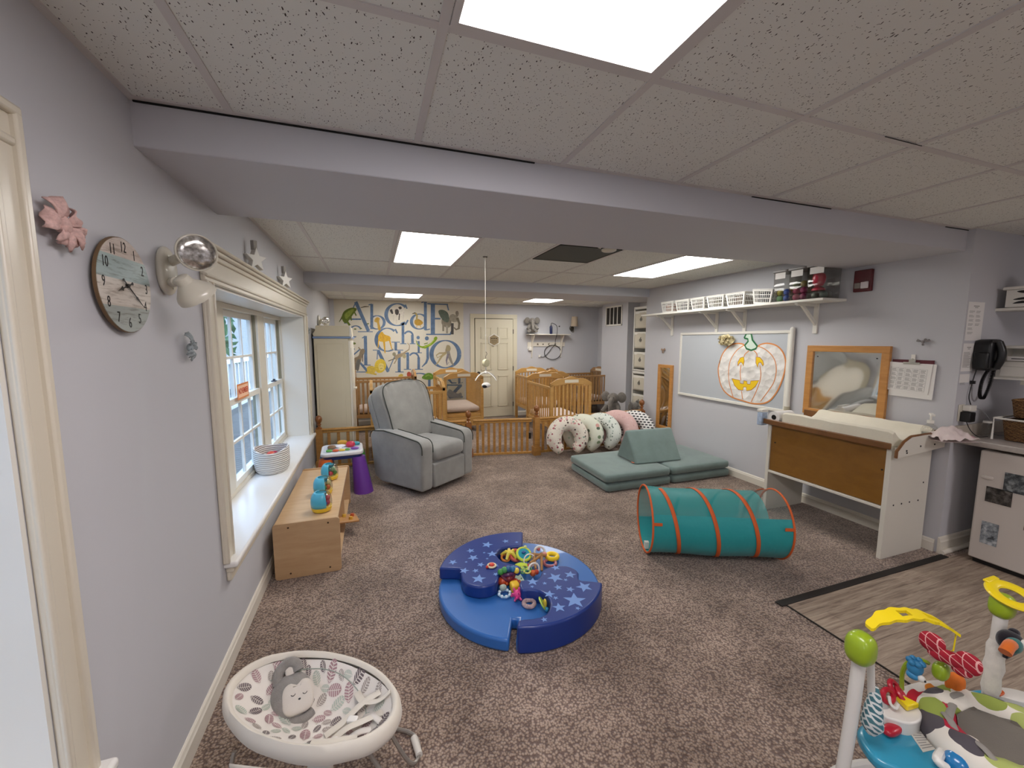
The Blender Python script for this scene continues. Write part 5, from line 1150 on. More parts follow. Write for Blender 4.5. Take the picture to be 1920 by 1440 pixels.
bm_ = mirror('wall_mirror', 'wide wood-framed mirror standing above the changing table', 2.02, 2.66, .865, 1.50, .055)
for y in (2.11, 2.57):
    for z in (1.40,): b = MB(); b.cyl((-.018, y-2.34, z-1.1825), (-.013, y-2.34, z-1.1825), .005, n=10); b.obj('screw', M_blackm, bm_)
# ---- fire alarm
o = wthing('fire_alarm', 'dark red fire alarm strobe high on the wall past the shelf end', 'fire alarm', 'right', (XR+.003, 2.26, 2.035))
b = MB(); b.box(-.065, .065, -.088, .088, 0, .03); b.obj('housing', plain('alarm_red', '5a0f18', .4), o, bev=.006)
b = MB(); b.box(-.005, .05, -.065, -.01, .03, .045); b.obj('strobe', plain('strobe_clear', 'd9cfcf', .2, coat=.5), o, bev=.006)
b = MB(); b.box(-.055, -.012, -.06, -.015, .03, .034); b.obj('sounder', plain('alarm_chrome', '8d8580', .3, .7), o, bev=.003)
# ---- clipboard with calendar
o = wthing('clipboard', 'clipboard holding a printed calendar grid on the wall beside the mirror', 'clipboard', 'right', (XR-.004, 1.885, 1.27))
b = MB(); b.box(-.125, .125, -.13, .13, 0, .004); b.obj('backing_board', plain('maroon_board', '5b1a26', .5), o, smooth=0)
b = MB(); b.box(-.125, .14, -.155, .105, .004, .010, M=TR(rz=-.02)); b.obj('back_sheets', plain('paper', 'e9e6e2', .7), o, smooth=0)
M_paper = plain('paper', 'e9e6e2', .7)
Mp_ = TR((-.012, -.0, .012), rz=-.045)
b = MB(); b.box(-.15, .13, -.115, .105, 0, .0015, M=Mp_); pg = b.obj('calendar_page', M_paper, o, smooth=0)
M_prn = plain('print_grey', '8f8c88', .8)
b = MB()
for r in range(6): b.box(-.115, .105, -.10+.033*r, -.099+.033*r, .0016, .002, M=Mp_)
for c in range(6): b.box(-.115+.044*c, -.114+.044*c, -.10, .066, .0016, .002, M=Mp_)
b.obj('grid_lines', M_prn, pg, smooth=0)
b = MB()
for r in range(5):
    for c in range(5):
        for l in range(4): b.box(-.108+.044*c, -.108+.044*c+.022+.012*rr.random(), -.094+.033*r+.006*l, -.0915+.033*r+.006*l, .0016, .002, M=Mp_)
b.obj('printed_text', M_prn, pg, smooth=0)
b = MB(); b.box(-.05, .05, .098, .112, .012, .02); b.box(-.02, .02, .105, .135, .004, .014); b.obj('clip', plain('clip_metal', 'b9b5ab', .3, .8), o, bev=.002)
b = MB(); b.box(-.012, .012, .135, .17, -.003, .004); b.tube([(0, .14, .004), (0, .135, .012), (0, .143, .016)], .003, 6); b.obj('hook', M_white, o)

# ------------------------------------------------------------------ changing table
CT = thing('changing_table', 'white changing table with amber wood front panel against the wall', 'changing table', (0, 0, 0))
cx0, cx1, cy0, cy1 = 3.35, 3.835, 1.70, 2.62
M_ctw = plain('laminate_white', 'e0dcd0', .4); M_ctb = wood('amber_panel', '7d5316', '8f6220', .35, (2, 3, 6), coat=.4); M_cte = wood('brown_edge', '6b4524', '83582f', .4, (10, 3, 3))
for y in (cy0, cy1-.03):
    b = MB(); b.box(cx0, cx1-.02 if y == cy0 else cx1-.02, y, y+.03, 0, .80); b.obj('end_panel', M_ctw, CT, bev=.003)
b = MB(); b.box(cx0+.012, cx0+.028, cy0+.03, cy1-.03, .385, .795); b.obj('front_panel', M_ctb, CT, smooth=0)
b = MB(); b.box(cx0, cx1-.02, cy0+.03, cy1-.03, .36, .38); b.obj('lower_shelf', M_ctw, CT, bev=.003)
b = MB(); b.box(cx0-.02, cx1, cy0+.0, cy1+.02, .80, .815); b.obj('tray_top', M_ctw, CT, bev=.002)
b = MB(); b.box(cx0-.035, cx0-.015, cy0-.005, cy1+.025, .80, .845); b.obj('front_edge', M_cte, CT, bev=.006, seg=3)
b = MB(); b.box(cx1-.015, cx1+.01, cy0, cy1+.02, .80, .90); b.obj('back_edge', M_cte, CT, bev=.003)
wing = [(cx0-.035, .755), (cx1, .79), (cx1, .90), (cx0+.10, .89), (cx0+.03, .86), (cx0-.035, .80)]
xz = Matrix(((1, 0, 0, 0), (0, 0, 1, 0), (0, 1, 0, 0), (0, 0, 0, 1)))
b = MB(); b.prism(wing, cy0-.055, cy0-.035, M=xz); wg = b.obj('side_wing', M_ctw, CT, smooth=0)
b = MB(); b.tube([(cx1, cy0-.045, .90), (cx0+.10, cy0-.045, .892), (cx0+.03, cy0-.045, .862), (cx0-.036, cy0-.045, .80), (cx0-.036, cy0-.045, .755)], .010, 6); b.obj('edge_banding', M_cte, CT)
b = MB(); b.box(cx0+.03, cx1-.03, cy0-.036, cy0+.001, .79, .81); b.obj('wing_cleat', M_ctw, CT, smooth=0)
for (x, z) in ((cx0+.05, .80), (cx0+.055, .785), (cx0+.20, .82), (cx0+.36, .82)):
    b = MB(); b.cyl((x, cy0-.058, z), (x, cy0-.054, z), .006, n=10); b.obj('screw_cap', M_blackm, wg)
for (x, z) in ((cx0+.08, .39), (cx0+.17, .39), (cx0+.26, .39), (cx0+.36, .39), (cx0+.40, .52)):
    b = MB(); b.cyl((x, cy0-.002, z), (x, cy0+.002, z), .006, n=10); b.obj('screw_cap', M_blackm, CT)
for (y, z) in ((cy0+.05, .64), (cy1-.07, .64)):
    b = MB(); b.cyl((cx0+.008, y, z), (cx0+.014, y, z), .006, n=10); b.obj('screw_cap', M_blackm, CT)
# contoured pad
PD = thing('changing_pad', 'cream contoured changing pad lying on the table top', 'changing pad', (0, 0, 0))
M_pad = fabric('cream_pad', 'e6e0cd', .05, 4, .7, bscale=120, bump=.25, bdist=.003)
def padz(u): return .858+.075*min(1, abs(u-.5)*2)**2.2 if .02 < u < .98 else .86
b = MB(); N_ = 24
y0p, y1p = cy0+.0, cy1-.13; x0p, x1p = cx0-.005, cx1-.025
def padf(u, v):
    x = x0p+(x1p-x0p)*u; y = y0p+(y1p-y0p)*v; e = min(u, 1-u)
    z = .845+.10*max(0, (abs(u-.5)*2))**2.5
    if e < .035: z -= .03
    z += .006*noise.noise(Vector((u*7, v*9, .3)))
    if v < .02 or v > .98: z -= .01
    return Vector((x, y, z))
b.grid(28, 30, padf)
top_n = len(b.v)
b.grid(1, 1, lambda u, v: Vector((x0p+(x1p-x0p)*u, y0p+(y1p-y0p)*v, .817)))
b.obj('pad_top', M_pad, PD, smooth=60)
b = MB()
ring_t = [padf(u/28, 0) for u in range(29)]+[padf(1, v/30) for v in range(1, 31)]+[padf(1-u/28, 1) for u in range(1, 29)]+[padf(0, 1-v/30) for v in range(1, 30)]
b.rings([ring_t, [Vector((p_.x, p_.y, .818)) for p_ in ring_t]], caps=False); b.obj('pad_skirt', M_pad, PD, smooth=60)
# things on and beside it
o = thing('paper_roll', 'white paper roll lying on the far end of the changing table', 'roll', (cx0+.05, cy1-.065, .87))
b = MB(); b.cyl((-.07, 0, 0), (.13, 0, 0), .052, n=24); b.obj('roll_body', M_paper, o); b = MB(); b.cyl((-.0715, 0, 0), (-.069, 0, 0), .022, n=16); b.obj('core', M_black, o)
o = thing('tissue_pouch', 'small blue and white dispenser hanging off the changing table corner', 'dispenser', (cx0-.0, cy1+.055, .80))
b = MB(); b.box(-.05, .02, -.03, .02, -.02, .10); b.obj('pouch', plain('blue_white_pack', 'aebfd6', .4, var=.3, nscale=30), o, bev=.006); b = MB(); b.box(-.052, .022, -.032, .022, .10, .125); b.obj('cap', M_white, o, bev=.004)
o = thing('toy_bird', 'little white knick-knack on the ledge beside the pipe', 'figurine', (cx1-.09, cy1+.0, .90)); b = MB(); sell(b, (0, 0, -.065), (.03, .02, .02), .8); b.obj('body', M_white, o)
o = thing('sanitizer_bottle', 'clear pump bottle of hand sanitizer at the wall end of the changing table', 'bottle', (cx1-.09, cy0-.005, .818), rz=.6); o.scale = (1.2, 1.2, 1.25)
b = MB(); b.lathe([(.0, 0), (.036, .0), (.038, .01), (.038, .075), (.03, .095), (.014, .105), (.014, .115)], 22); b.obj('bottle_body', M_clr, o)
b = MB(); b.lathe([(.0, .004), (.034, .004), (.034, .06), (.0, .06)], 22); b.obj('gel', plain('gel', 'b8bdb9', .1, trans=.6), o)
b = MB(); b.cyl((0, 0, .112), (0, 0, .13), .016); b.cyl((0, 0, .13), (0, 0, .16), .005); b.box(-.045, .015, -.009, .009, .158, .170); b.obj('pump', M_white, o, bev=.002)
o = thing('wipes_pouch', 'crumpled pink and white wipes pouch resting on the table wing', 'pouch', (cx0+.38, cy0-.12, .855), rz=-.35)
b = MB(); b.grid(16, 12, lambda u, v: Vector(((u-.5)*.24, (v-.5)*.16, .03+.07*math.sin(u*PI)*math.sin(v*PI)+.03*noise.noise(Vector((u*6, v*5, 2)))))); b.grid(2, 2, lambda u, v: Vector(((u-.5)*.24, (v-.5)*.16, .012))); b.obj('pouch_film', plain('wipes_film', 'e3d3cf', .4, var=.08, nscale=20), o, smooth=60)
b = MB(); b.grid(4, 4, lambda u, v: Vector((.05+u*.08, (v-.5)*.12, .055+.02*math.sin(v*PI)-.03*u))); b.obj('pink_flap', plain('wipes_pink', 'c99da3', .5), o, smooth=60, solid=.002)

# ------------------------------------------------------------------ kitchenette corner
YK = BY0-.04
KP = lambda name, label, x0, x1, z0, z1: thing(name, label, 'paper', ((x0+x1)/2, YK-.001, (z0+z1)/2))
def sheet(label, x0, x1, z0, z1, cols_, rows_, title=True, seed=1):
    o = KP('wall_paper_sheet', label, x0, x1, z0, z1); w, h = (x1-x0)/2, (z1-z0)/2; r_ = random.Random(seed)
    b = MB(); b.box(-w, w, -.001, 0, -h, h); pg = b.obj('sheet', M_paper, o, smooth=0); b = MB()
    if title: b.box(-w*.35, w*.35, -.0015, -.001, h-.03, h-.025); b.box(-w*.2, w*.2, -.0015, -.001, h-.04, h-.036)
    for c in range(cols_):
        for r in range(rows_[c]):
            z = h-.06-r*(2*h-.09)/max(rows_); x = -w*.8+c*(1.7*w/cols_)
            for l in range(3): b.box(x, x+(1.4*w/cols_)*(.6+.35*r_.random()), -.0015, -.001, z-.006*l-.002, z-.006*l)
    b.obj('printed_text', M_prn, pg, smooth=0); return o
sheet('tall printed list taped above the telephone at the wall corner', XR+.015, XR+.21, 1.545, 1.81, 2, [6, 4], seed=2)
sheet('second printed sheet half behind the telephone', XR+.012, XR+.15, 1.33, 1.525, 1, [9], seed=3)
sheet('small paper note below the printed sheets at the corner', XR+.012, XR+.13, 1.25, 1.31, 1, [1], False, seed=4)
PH = thing('telephone', 'black wall telephone with hanging coiled cord', 'telephone', (XR+.215, YK-.001, 1.445))
b = MB(); sell(b, (0, -.045, 0), (.085, .05, .11), .35, 28, 14, e2=.4); b.obj('base', M_black, PH, smooth=60)
b = MB(); b.box(-.10, -.03, -.085, -.01, -.10, .02); b.obj('side_module', M_black, PH, bev=.01)
b = MB(); b.tube(smooth_pts([(-.045, -.10, .10), (-.045, -.125, .05), (-.045, -.125, -.04), (-.045, -.10, -.09)]), [.028]*7+[.02]*5+[.028]*7, 12) if 0 else b.tube(smooth_pts([(-.03, -.10, .09), (-.03, -.12, .03), (-.03, -.12, -.03), (-.03, -.10, -.09)]), .022, 12); b.obj('handset', M_black, PH)
b = MB(); b.box(.06, .075, -.092, -.088, .04, .075); b.obj('label_strip', plain('phone_label', 'b9b7b5', .5), PH, smooth=0)
pts = []
path = smooth_pts([(-.03, -.07, -.09), (-.045, -.05, -.18), (-.03, -.04, -.28), (.02, -.04, -.31), (.065, -.045, -.22), (.06, -.06, -.10)], 8)
for i in range(len(path)-1):
    for k in range(8):
        f_ = k/8; p_ = path[i].lerp(path[i+1], f_); a_ = 2*PI*(i*8+k)/5.0; pts.append(p_+Vector((math.cos(a_)*.008, math.sin(a_)*.008, 0)))
b = MB(); b.tube(pts, .0035, 5); b.obj('coiled_cord', M_black, PH)
OU = thing('wall_outlet', 'outlet plate with white and black adapters plugged in above the counter', 'outlet', (XR+.075, YK-.001, 1.04))
b = MB(); b.box(-.035, .035, -.006, 0, -.065, .055); b.obj('plate', M_lamp, OU, bev=.003)
b = MB(); b.box(-.0, .075, -.05, -.006, .01, .05); b.obj('white_adapter', M_white, OU, bev=.004)
b = MB(); b.box(-.02, .05, -.06, -.006, -.065, .005); b.obj('black_adapter', M_black, OU, bev=.006)
o = thing('charging_cable', 'thin cables trailing from the outlet adapters down to the counter', 'cable', (0, 0, 0))
for pts in ([(XR+.13, YK-.03, 1.07), (XR+.22, YK-.05, 1.05), (XR+.28, YK-.08, .97), (XR+.26, YK-.10, .90), (XR+.33, YK-.10, .874), (XR+.42, YK-.12, .875)], [(XR+.09, YK-.03, .975), (XR+.08, YK-.06, .92), (XR+.13, YK-.08, .876), (XR+.2, YK-.10, .874)]):
    b = MB(); b.tube(smooth_pts(pts), .0025, 6); b.obj('wire', M_black if pts[0][2] < 1 else plain('grey_wire', '8f9093', .5), o)
o = thing('phone_wire', 'black wire hanging from the telephone to the outlet', 'wire', (0, 0, 0)); b = MB(); b.tube(smooth_pts([(XR+.16, YK-.02, 1.34), (XR+.15, YK-.012, 1.25), (XR+.13, YK-.012, 1.15), (XR+.145, YK-.02, 1.092)]), .003, 6); b.box(XR+.14, XR+.16, YK-.025, YK-.005, 1.24, 1.262); b.obj('wire', M_black, o)
# counter, fridge
M_ctr = plain('counter_laminate', 'a8a099', .4, var=.08, nscale=60)
CN = thing('countertop', 'grey laminate countertop over the small fridge', 'countertop', (XR+.03, 0, 0))
b = MB(); b.box(0, XK-XR-.03, -.6, YK-.001, .822, .862); b.obj('slab', M_ctr, CN, bev=.006)
b = MB(); b.box(.0, XK-XR-.03, YK-.022, YK-.001, .862, .945); b.obj('backsplash', plain('splash_laminate', 'beb4a6', .4), CN, bev=.003)
FR = thing('mini_fridge', 'white under-counter fridge with photo magnets on its door', 'fridge', (XR+.065, 1.50, 0))
M_fr = plain('fridge_white', 'd2cac2', .35, bump=.1, bscale=500)
b = MB(); b.box(.045, .56, -.52, 0, .03, .80); b.obj('cabinet', M_fr, FR, bev=.008)
b = MB(); b.box(0, .042, -.52, 0, .035, .80); dr = b.obj('door', M_fr, FR, bev=.01, seg=3)
b = MB(); sell(b, (-.008, -.05, .62), (.012, .03, .012), .6); b.obj('door_handle', M_fr, dr)
b = MB(); b.box(.02, .5, -.5, -.02, 0, .032); b.obj('plinth', M_black, FR, smooth=0)
def photo(label, y0, y1, z0, z1, seed, c1, c2, c3):
    o = thing('photo_magnet', label, 'photo', (XR+.0635, 1.50, 0)); 
    t = NT('photo_%d' % seed); v = t.coord((1, 1, 1)); n = t.noise(v, 22+seed, 4, .6); t.link(t.ramp(n.outputs[0], [(.35, c1), (.5, c2), (.65, c3)]), t.b.inputs['Base Color'])
    b = MB(); b.box(-.002, 0, y0, y1, z0, z1); b.obj('print', t.m, o, smooth=0); return o
photo('wide family group photo on the fridge door', -.40, -.125, .555, .68, 1, '1c1e22', '4a4f52', '8f9596')
photo('dark wide photo under the fridge handle', -.17, -.05, .455, .56, 2, '14110f', '3d3834', '6e6a66')
photo('square outdoor photo low on the fridge door', -.13, -.05, .16, .315, 3, '3a3f45', '8c9399', 'c9cdd0')
photo('small photo at the side of the fridge door near the frame edge', -.36, -.235, .33, .42, 4, '3a2a22', '6e5a4c', 'b5a597')
# wicker baskets in a white wire rack
t = NT('wicker'); v = t.coord(); wv = t.add('ShaderNodeTexWave'); wv.bands_direction = 'Z'; wv.inputs['Scale'].default_value = 30; wv.inputs['Distortion'].default_value = 5; wv.inputs['Detail'].default_value = 2; wv.inputs['Detail Scale'].default_value = 3; t.link(v, wv.inputs[0])
t.link(t.ramp(wv.outputs[0], [(0, '3d2413'), (.4, '7a5330'), (1, 'a37c4e')]), t.b.inputs['Base Color']); t.b.inputs['Roughness'].default_value = .7; t.bump(wv.outputs[0], 1, .006); M_wick = t.m
def wicker(label, x, y, z, w, d, h):
    o = thing('wicker_basket', label, 'basket', (x, y, z)); pr = lambda s: [Vector((a*s, b_*s, 0)) for a, b_ in rrect(-w/2, w/2, -d/2, d/2, .03)]
    R = []
    for s, zz in ((.9, 0), (1, h), (.93, h), (.84, .012)): R.append([p_+Vector((0, 0, zz)) for p_ in pr(s)])
    b = MB(); b.rings(R); b.obj('basket_body', M_wick, o); b = MB(); b.tube([p_+Vector((0, 0, h)) for p_ in pr(.97)], .008, 6, closed=True); b.obj('rim', M_wick, o); return o
wicker('brown wicker basket standing inside the white wire rack on the counter', 4.25, 1.33, .866, .36, .30, .135)
wicker('brown wicker basket on top of the white wire rack', 4.27, 1.33, 1.025, .34, .26, .115)
o = thing('wire_rack', 'white metal wire rack bridging the lower wicker basket', 'rack', (0, 0, 0))
for pts in ([(4.04, 1.50, .866), (4.04, 1.50, 1.015), (4.04, .95, 1.015)], [(4.50, 1.50, .866), (4.50, 1.50, 1.015), (4.50, .95, 1.015)], [(4.04, 1.50, 1.015), (4.50, 1.50, 1.015)], [(4.04, 1.12, 1.015), (4.50, 1.12, 1.015)]):
    b = MB(); b.tube(pts, .007, 6); b.obj('rack_rod', M_white, o)
o = thing('folded_cloth', 'cream cloth folded in the upper wicker basket', 'cloth', (4.25, 1.28, 1.10)); b = MB(); sell(b, (0, 0, 0), (.12, .09, .035), .6, fn=lambda p_: p_+Vector((0, 0, .012*noise.noise(p_*14)))); b.obj('folds', fabric('cream_cloth2', 'e0d6c6', .05), o)
o = thing('glass_jar', 'small clear jar on the counter behind the cables', 'jar', (4.12, 1.555, .864)); b = MB(); b.lathe([(.0, 0), (.03, 0), (.03, .08), (.024, .09), (.024, .10)], 18); b.obj('jar_body', M_clr, o); b = MB(); b.cyl((0, 0, .10), (0, 0, .112), .026); b.obj('lid', M_white, o)
# wall organiser and crate
OG = thing('wall_organizer', 'white wall organizer with a labelled slot and a drawer beside the telephone', 'organizer', (4.20, 1.60, 0))
b = MB(); b.box(.02, .20, -.60, -.01, 1.28, 1.40); b.box(.19, .20, -.6, -.01, 1.40, 1.49); b.box(.02, .20, -.02, -.01, 1.40, 1.49); b.obj('case', M_white, OG, bev=.003)
b = MB(); b.box(-.02, .20, -.62, 0, 1.49, 1.51); b.obj('top_board', M_white, OG, bev=.003)
b = MB(); b.box(.008, .02, -.57, -.035, 1.295, 1.365); dw = b.obj('drawer', M_white, OG, bev=.003); b = MB(); b.box(0, .22, -.6, 0, 1.272, 1.285); b.obj('bottom_board', M_white, OG, bev=.002)
b = MB(); b.box(.012, .019, -.19, -.06, 1.405, 1.435); b.obj('label_card', M_paper, OG, smooth=0)
b = MB(); b.box(.0115, .012, -.15, -.08, 1.416, 1.422); b.obj('label_writing', M_ink, OG, smooth=0)
b = MB(); b.box(.03, .18, -.19, -.13, 1.24, 1.272); b.obj('foot_block', M_lamp, OG, smooth=0)
o = thing('picture_book', 'upright book with a floral cover on the organizer top', 'book', (4.22, 1.44, 1.511)); t = NT('floral_cover'); v = t.coord(); n = t.noise(v, 32, 4, .6); t.link(t.ramp(n.outputs[0], [(.3, '2f2a12'), (.45, '9d7d2e'), (.55, 'b0693f'), (.7, 'd8c98f')]), t.b.inputs['Base Color'])
b = MB(); b.box(0, .02, -.25, 0, 0, .10); b.obj('cover', t.m, o, smooth=0)
CR = thing('painted_crate', 'white wooden crate with dark leaf shapes on the upper wall ledge', 'crate', (4.20, 1.59, 1.765))
b = MB(); b.box(.0, .20, -.5, -.01, .01, .13); b.obj('crate_body', M_white, CR, bev=.003); b = MB(); b.box(-.012, .21, -.52, .005, .13, .15); b.obj('crate_rim', M_white, CR, bev=.003); b = MB(); b.box(0.01, .2, -.5, .045, -.012, .008); b.obj('ledge', M_white, CR, bev=.002)
for pts in ([(-.06, .118), (-.10, .10), (-.2, .095), (-.3, .105), (-.3, .125), (-.15, .124)], [(-.045, .062), (-.09, .075), (-.16, .072), (-.2, .066), (-.13, .06), (-.08, .058)], [(-.045, .035), (-.09, .052), (-.15, .036), (-.10, .034)]):
    b = MB(); b.add([(-.0008, *p_) for p_ in blob(pts, 3)], [tuple(range(len(pts)*3))]); b.obj('leaf_print', M_ink, CR, smooth=0)
o = thing('plush_pumpkin', 'fuzzy orange plush on top of the painted crate', 'plush', (4.29, 1.36, 1.920)); b = MB(); sell(b, (0, 0, .05), (.07, .10, .065), .9, fn=lambda p_: p_+p_.normalized()*.006*math.sin(8*math.atan2(p_.y, p_.x))); b.obj('body', fabric('orange_plush', 'c87a1e', .2, 20, bscale=150, bump=.8), o)
# ------------------------------------------------------------------ play couch mats
M_suede = plain('sage_suede', '71837f', .8, var=.10, nscale=7, bump=.15, bscale=400, sheen=.4, spec=.2)
def slab(mb, x0, x1, y0, y1, z0, z1, r=.02): sell(mb, ((x0+x1)/2, (y0+y1)/2, (z0+z1)/2), ((x1-x0)/2, (y1-y0)/2, (z1-z0)/2), .09, 48, 12, e2=.3)
for nm, lab, z0, z1, dx in (('play_couch_mat', 'lower sage foam mat panels of the play couch lying on the carpet', 0.001, .096, 0), ('play_couch_cushion', 'upper sage foam cushion panels lying on the mat panels', .097, .192, -.01)):
    o = thing(nm, lab, 'floor cushion', (3.0+dx, 3.80, z0))
    for (x0, x1) in ((-.815, -.005), (.005, .815)):
        b = MB(); slab(b, x0, x1, -.40, .40, 0, z1-z0); b.obj('foam_panel', M_suede, o, smooth=70)
o = thing('foam_wedge', 'sage triangular foam wedge standing on the play couch cushion', 'wedge cushion', (2.98, 3.78, .194), rz=-.04)
tri = [(-.20, 0), (.20, 0), (.035, .335), (-.005, .335)]
b = MB(); b.prism(tri, -.30, .30, M=yz); b.obj('foam_body', M_suede, o, bev=.022, seg=4, smooth=70)
b = MB(); b.box(-.32, -.301, -.17, -.13, .012, .016); b.obj('fabric_tag', plain('coral_tag', 'c8785f', .8), o)

# ------------------------------------------------------------------ nursing pillows
def print_mat(name, base, cols, scale, thr=.32):
    t = NT(name); v = t.coord(); vo = t.add('ShaderNodeTexVoronoi'); vo.inputs['Scale'].default_value = scale; t.link(v, vo.inputs['Vector'])
    sp = t.add('ShaderNodeSeparateColor'); t.link(vo.outputs['Color'], sp.inputs[0])
    c = t.ramp(sp.outputs[0], [(i/len(cols), cc) for i, cc in enumerate(cols)], 'CONSTANT')
    rad = t.add('ShaderNodeMath', operation='MULTIPLY'); t.link(sp.outputs[1], rad.inputs[0]); rad.inputs[1].default_value = thr
    lt = t.add('ShaderNodeMath', operation='LESS_THAN'); t.link(vo.outputs['Distance'], lt.inputs[0]); t.link(rad.outputs[0], lt.inputs[1])
    m = t.add('ShaderNodeMixRGB'); t.link(lt.outputs[0], m.inputs[0]); m.inputs[1].default_value = lin(base); t.link(c, m.inputs[2]); t.link(m.outputs[0], t.b.inputs['Base Color'])
    t.b.inputs['Roughness'].default_value = .85; t.b.inputs['Sheen Weight'].default_value = .2; n = t.noise(v, 9, 3); t.bump(n.outputs[0], .25, .02); return t.m
M_f1 = print_mat('rose_print', 'e6ddce', ['9c4a55', 'c99390', '5c4a46', '8fa796', 'b5606a', 'd9b7ae'], 30, .62)
M_f2 = print_mat('garden_print', 'dfe0ce', ['7d8f6d', 'b9cbb0', 'cf9c92', '54624f', 'd9d9c0'], 17, .5)
M_f3 = print_mat('leaf_print', 'dfe3da', ['3f4f46', '7d8b82', 'a9b9ac', '5d6b60'], 34, .42)
M_f4 = print_mat('pink_print', 'dcb7b2', ['e3c4bf', 'd3a8a4', 'e0bfba'], 40, .5)
t = NT('black_scallop_print'); v = t.coord((1, 1, 1)); ck = t.add('ShaderNodeTexBrick'); ck.offset = .5; ck.inputs['Scale'].default_value = 1; ck.inputs['Brick Width'].default_value = .05; ck.inputs['Row Height'].default_value = .035; ck.inputs['Mortar Size'].default_value = .010; ck.inputs['Color1'].default_value = lin('15161c'); ck.inputs['Color2'].default_value = lin('1a1b22'); ck.inputs['Mortar'].default_value = lin('e9e8e4'); ck.inputs['Mortar Smooth'].default_value = .1
mp_ = t.coord((1, 1, 1), (PI/2, 0, 0)); t.link(mp_, ck.inputs['Vector']); t.link(ck.outputs[0], t.b.inputs['Base Color']); t.b.inputs['Roughness'].default_value = .85; M_f5 = t.m
def nursing(label, x, y, rz, mat, lean=-.2, s=1, tag_=True):
    o = thing('nursing_pillow', label, 'nursing pillow', (x, y, .005), group='nursing pillows leaning on the fence', rot=(lean, 0, rz))
    pts, rs = [], []
    for i in range(33):
        a = -PI/2+.42+(2*PI-.84)*i/32; e = min(i, 32-i)/32
        pts.append((.185*s*math.cos(a), 0, .275*s+.185*s*math.sin(a))); r = .100*s*(.62+.38*min(1, e*5))
        if i in (0, 32): r *= .35
        rs.append(r)
    pts = [Vector(p) for p in pts]
    b = MB(); b.tube(pts, rs, 18, up=(0, 1, 0)); b.obj('pillow_body', mat, o, smooth=80)
    if tag_: b = MB(); b.box(-.283*s, -.268*s, -.01, .01, .20, .28); b.obj('care_tag', M_white, o)
    return o
nursing('rose and red flowered nursing pillow beside the tall middle post', 2.37, 4.60, -.15, M_f1)
nursing('pale garden print nursing pillow tucked behind the rose flowered one', 2.61, 4.70, -.82, M_f2, tag_=False)
nursing('cream nursing pillow with small dark leaf print, third from the middle post', 2.88, 4.70, -.82, M_f3)
nursing('plain blush pink nursing pillow behind the foam wedge', 3.15, 4.71, -.85, M_f4, s=1.04)
nursing('white nursing pillow with black scallop marks at the end post', 3.44, 4.71, -.82, M_f5, s=1.0)

# ------------------------------------------------------------------ pop-up tunnel
pL = P(1207, 1029, 'z', 0); pR = P(1448, 1040, 'z', 0); dv = pR-pL; TL = dv.length; RT = .235
TN = thing('play_tunnel', 'teal pop-up play tunnel with orange coil hoops on the carpet', 'tunnel', (pL.x, pL.y, RT+.006), rz=math.atan2(dv.y, dv.x))
t = NT('teal_nylon'); t.b.inputs['Base Color'].default_value = lin('1b999b'); t.b.inputs['Roughness'].default_value = .55; v = t.coord(); n = t.noise(v, 6, 3); t.bump(n.outputs[0], .4, .03); t.b.inputs['Sheen Weight'].default_value = .2; M_teal = t.m
t = NT('teal_mesh'); tr = t.add('ShaderNodeBsdfTransparent'); mx = t.add('ShaderNodeMixShader'); mx.inputs[0].default_value = .66; t.b.inputs['Base Color'].default_value = lin('229fa0'); t.link(tr.outputs[0], mx.inputs[1]); t.link(t.b.outputs[0], mx.inputs[2]); t.link(mx.outputs[0], t.out.inputs[0]); M_tmesh = t.m
M_oran = plain('orange_webbing', 'd8622a', .7)
def tr_(x, a, r=RT):
    sag = 1-.07*math.sin(x/TL*PI)*max(0, math.sin(a))-.02*math.sin(x/TL*PI*3)
    return Vector((x, -r*sag*math.cos(a), r*sag*math.sin(a)))
def tshell(a0, a1, x0, x1, nm, mat):
    b = MB(); b.grid(40, 18, lambda u, v: tr_(x0+(x1-x0)*u, a0+(a1-a0)*v)+Vector((0, 0, 0))); return b.obj(nm, mat, TN, smooth=80)
tshell(-PI*.5-1.2, PI*.5-1.05, 0, TL, 'nylon_wall', M_teal)
tshell(PI*.5-1.05, PI*1.5-1.2, 0, TL*.84, 'mesh_wall', M_tmesh)
tshell(PI*.5-1.05, PI*1.5-1.2, TL*.84, TL, 'end_mesh', plain('clear_mesh', '77807a', .6, alpha=.35))
def band(mb, path, w=.012):
    n = len(path)
    mb.add([p-d*w for p, d in path]+[p+d*w for p, d in path], [(i, n+i, n+i+1, i+1) for i in range(n-1)])
for x in (0, TL):
    b = MB(); b.torus((x, 0, 0), RT+.002, .007, 48, 8, axis='x'); b.obj('end_hoop', M_oran, TN)
b = MB(); path = []
for i in range(150):
    k = i/149; a = PI/2-2*PI*3*k*.98; x = .10+(TL-.15)*k; x = min(x, TL); p_ = tr_(x, a, RT+.004); path.append((p_, Vector((1, 0, .0))))
band(b, path, .013); b.obj('coil_band', M_oran, TN, smooth=80, solid=.004)
for x, s in ((0, 1), (TL, -1)):
    b = MB(); p_ = tr_(x, .25, RT+.006); b.box(min(x, x+s*.06), max(x, x+s*.06), p_.y-.003, p_.y+.002, p_.z-.01, p_.z+.01); b.obj('fabric_tab', M_oran, TN)
b = MB(); b.box(.0, .03, -.03, .0, -RT+.01, -RT+.06); b.obj('white_tag', M_white, TN)

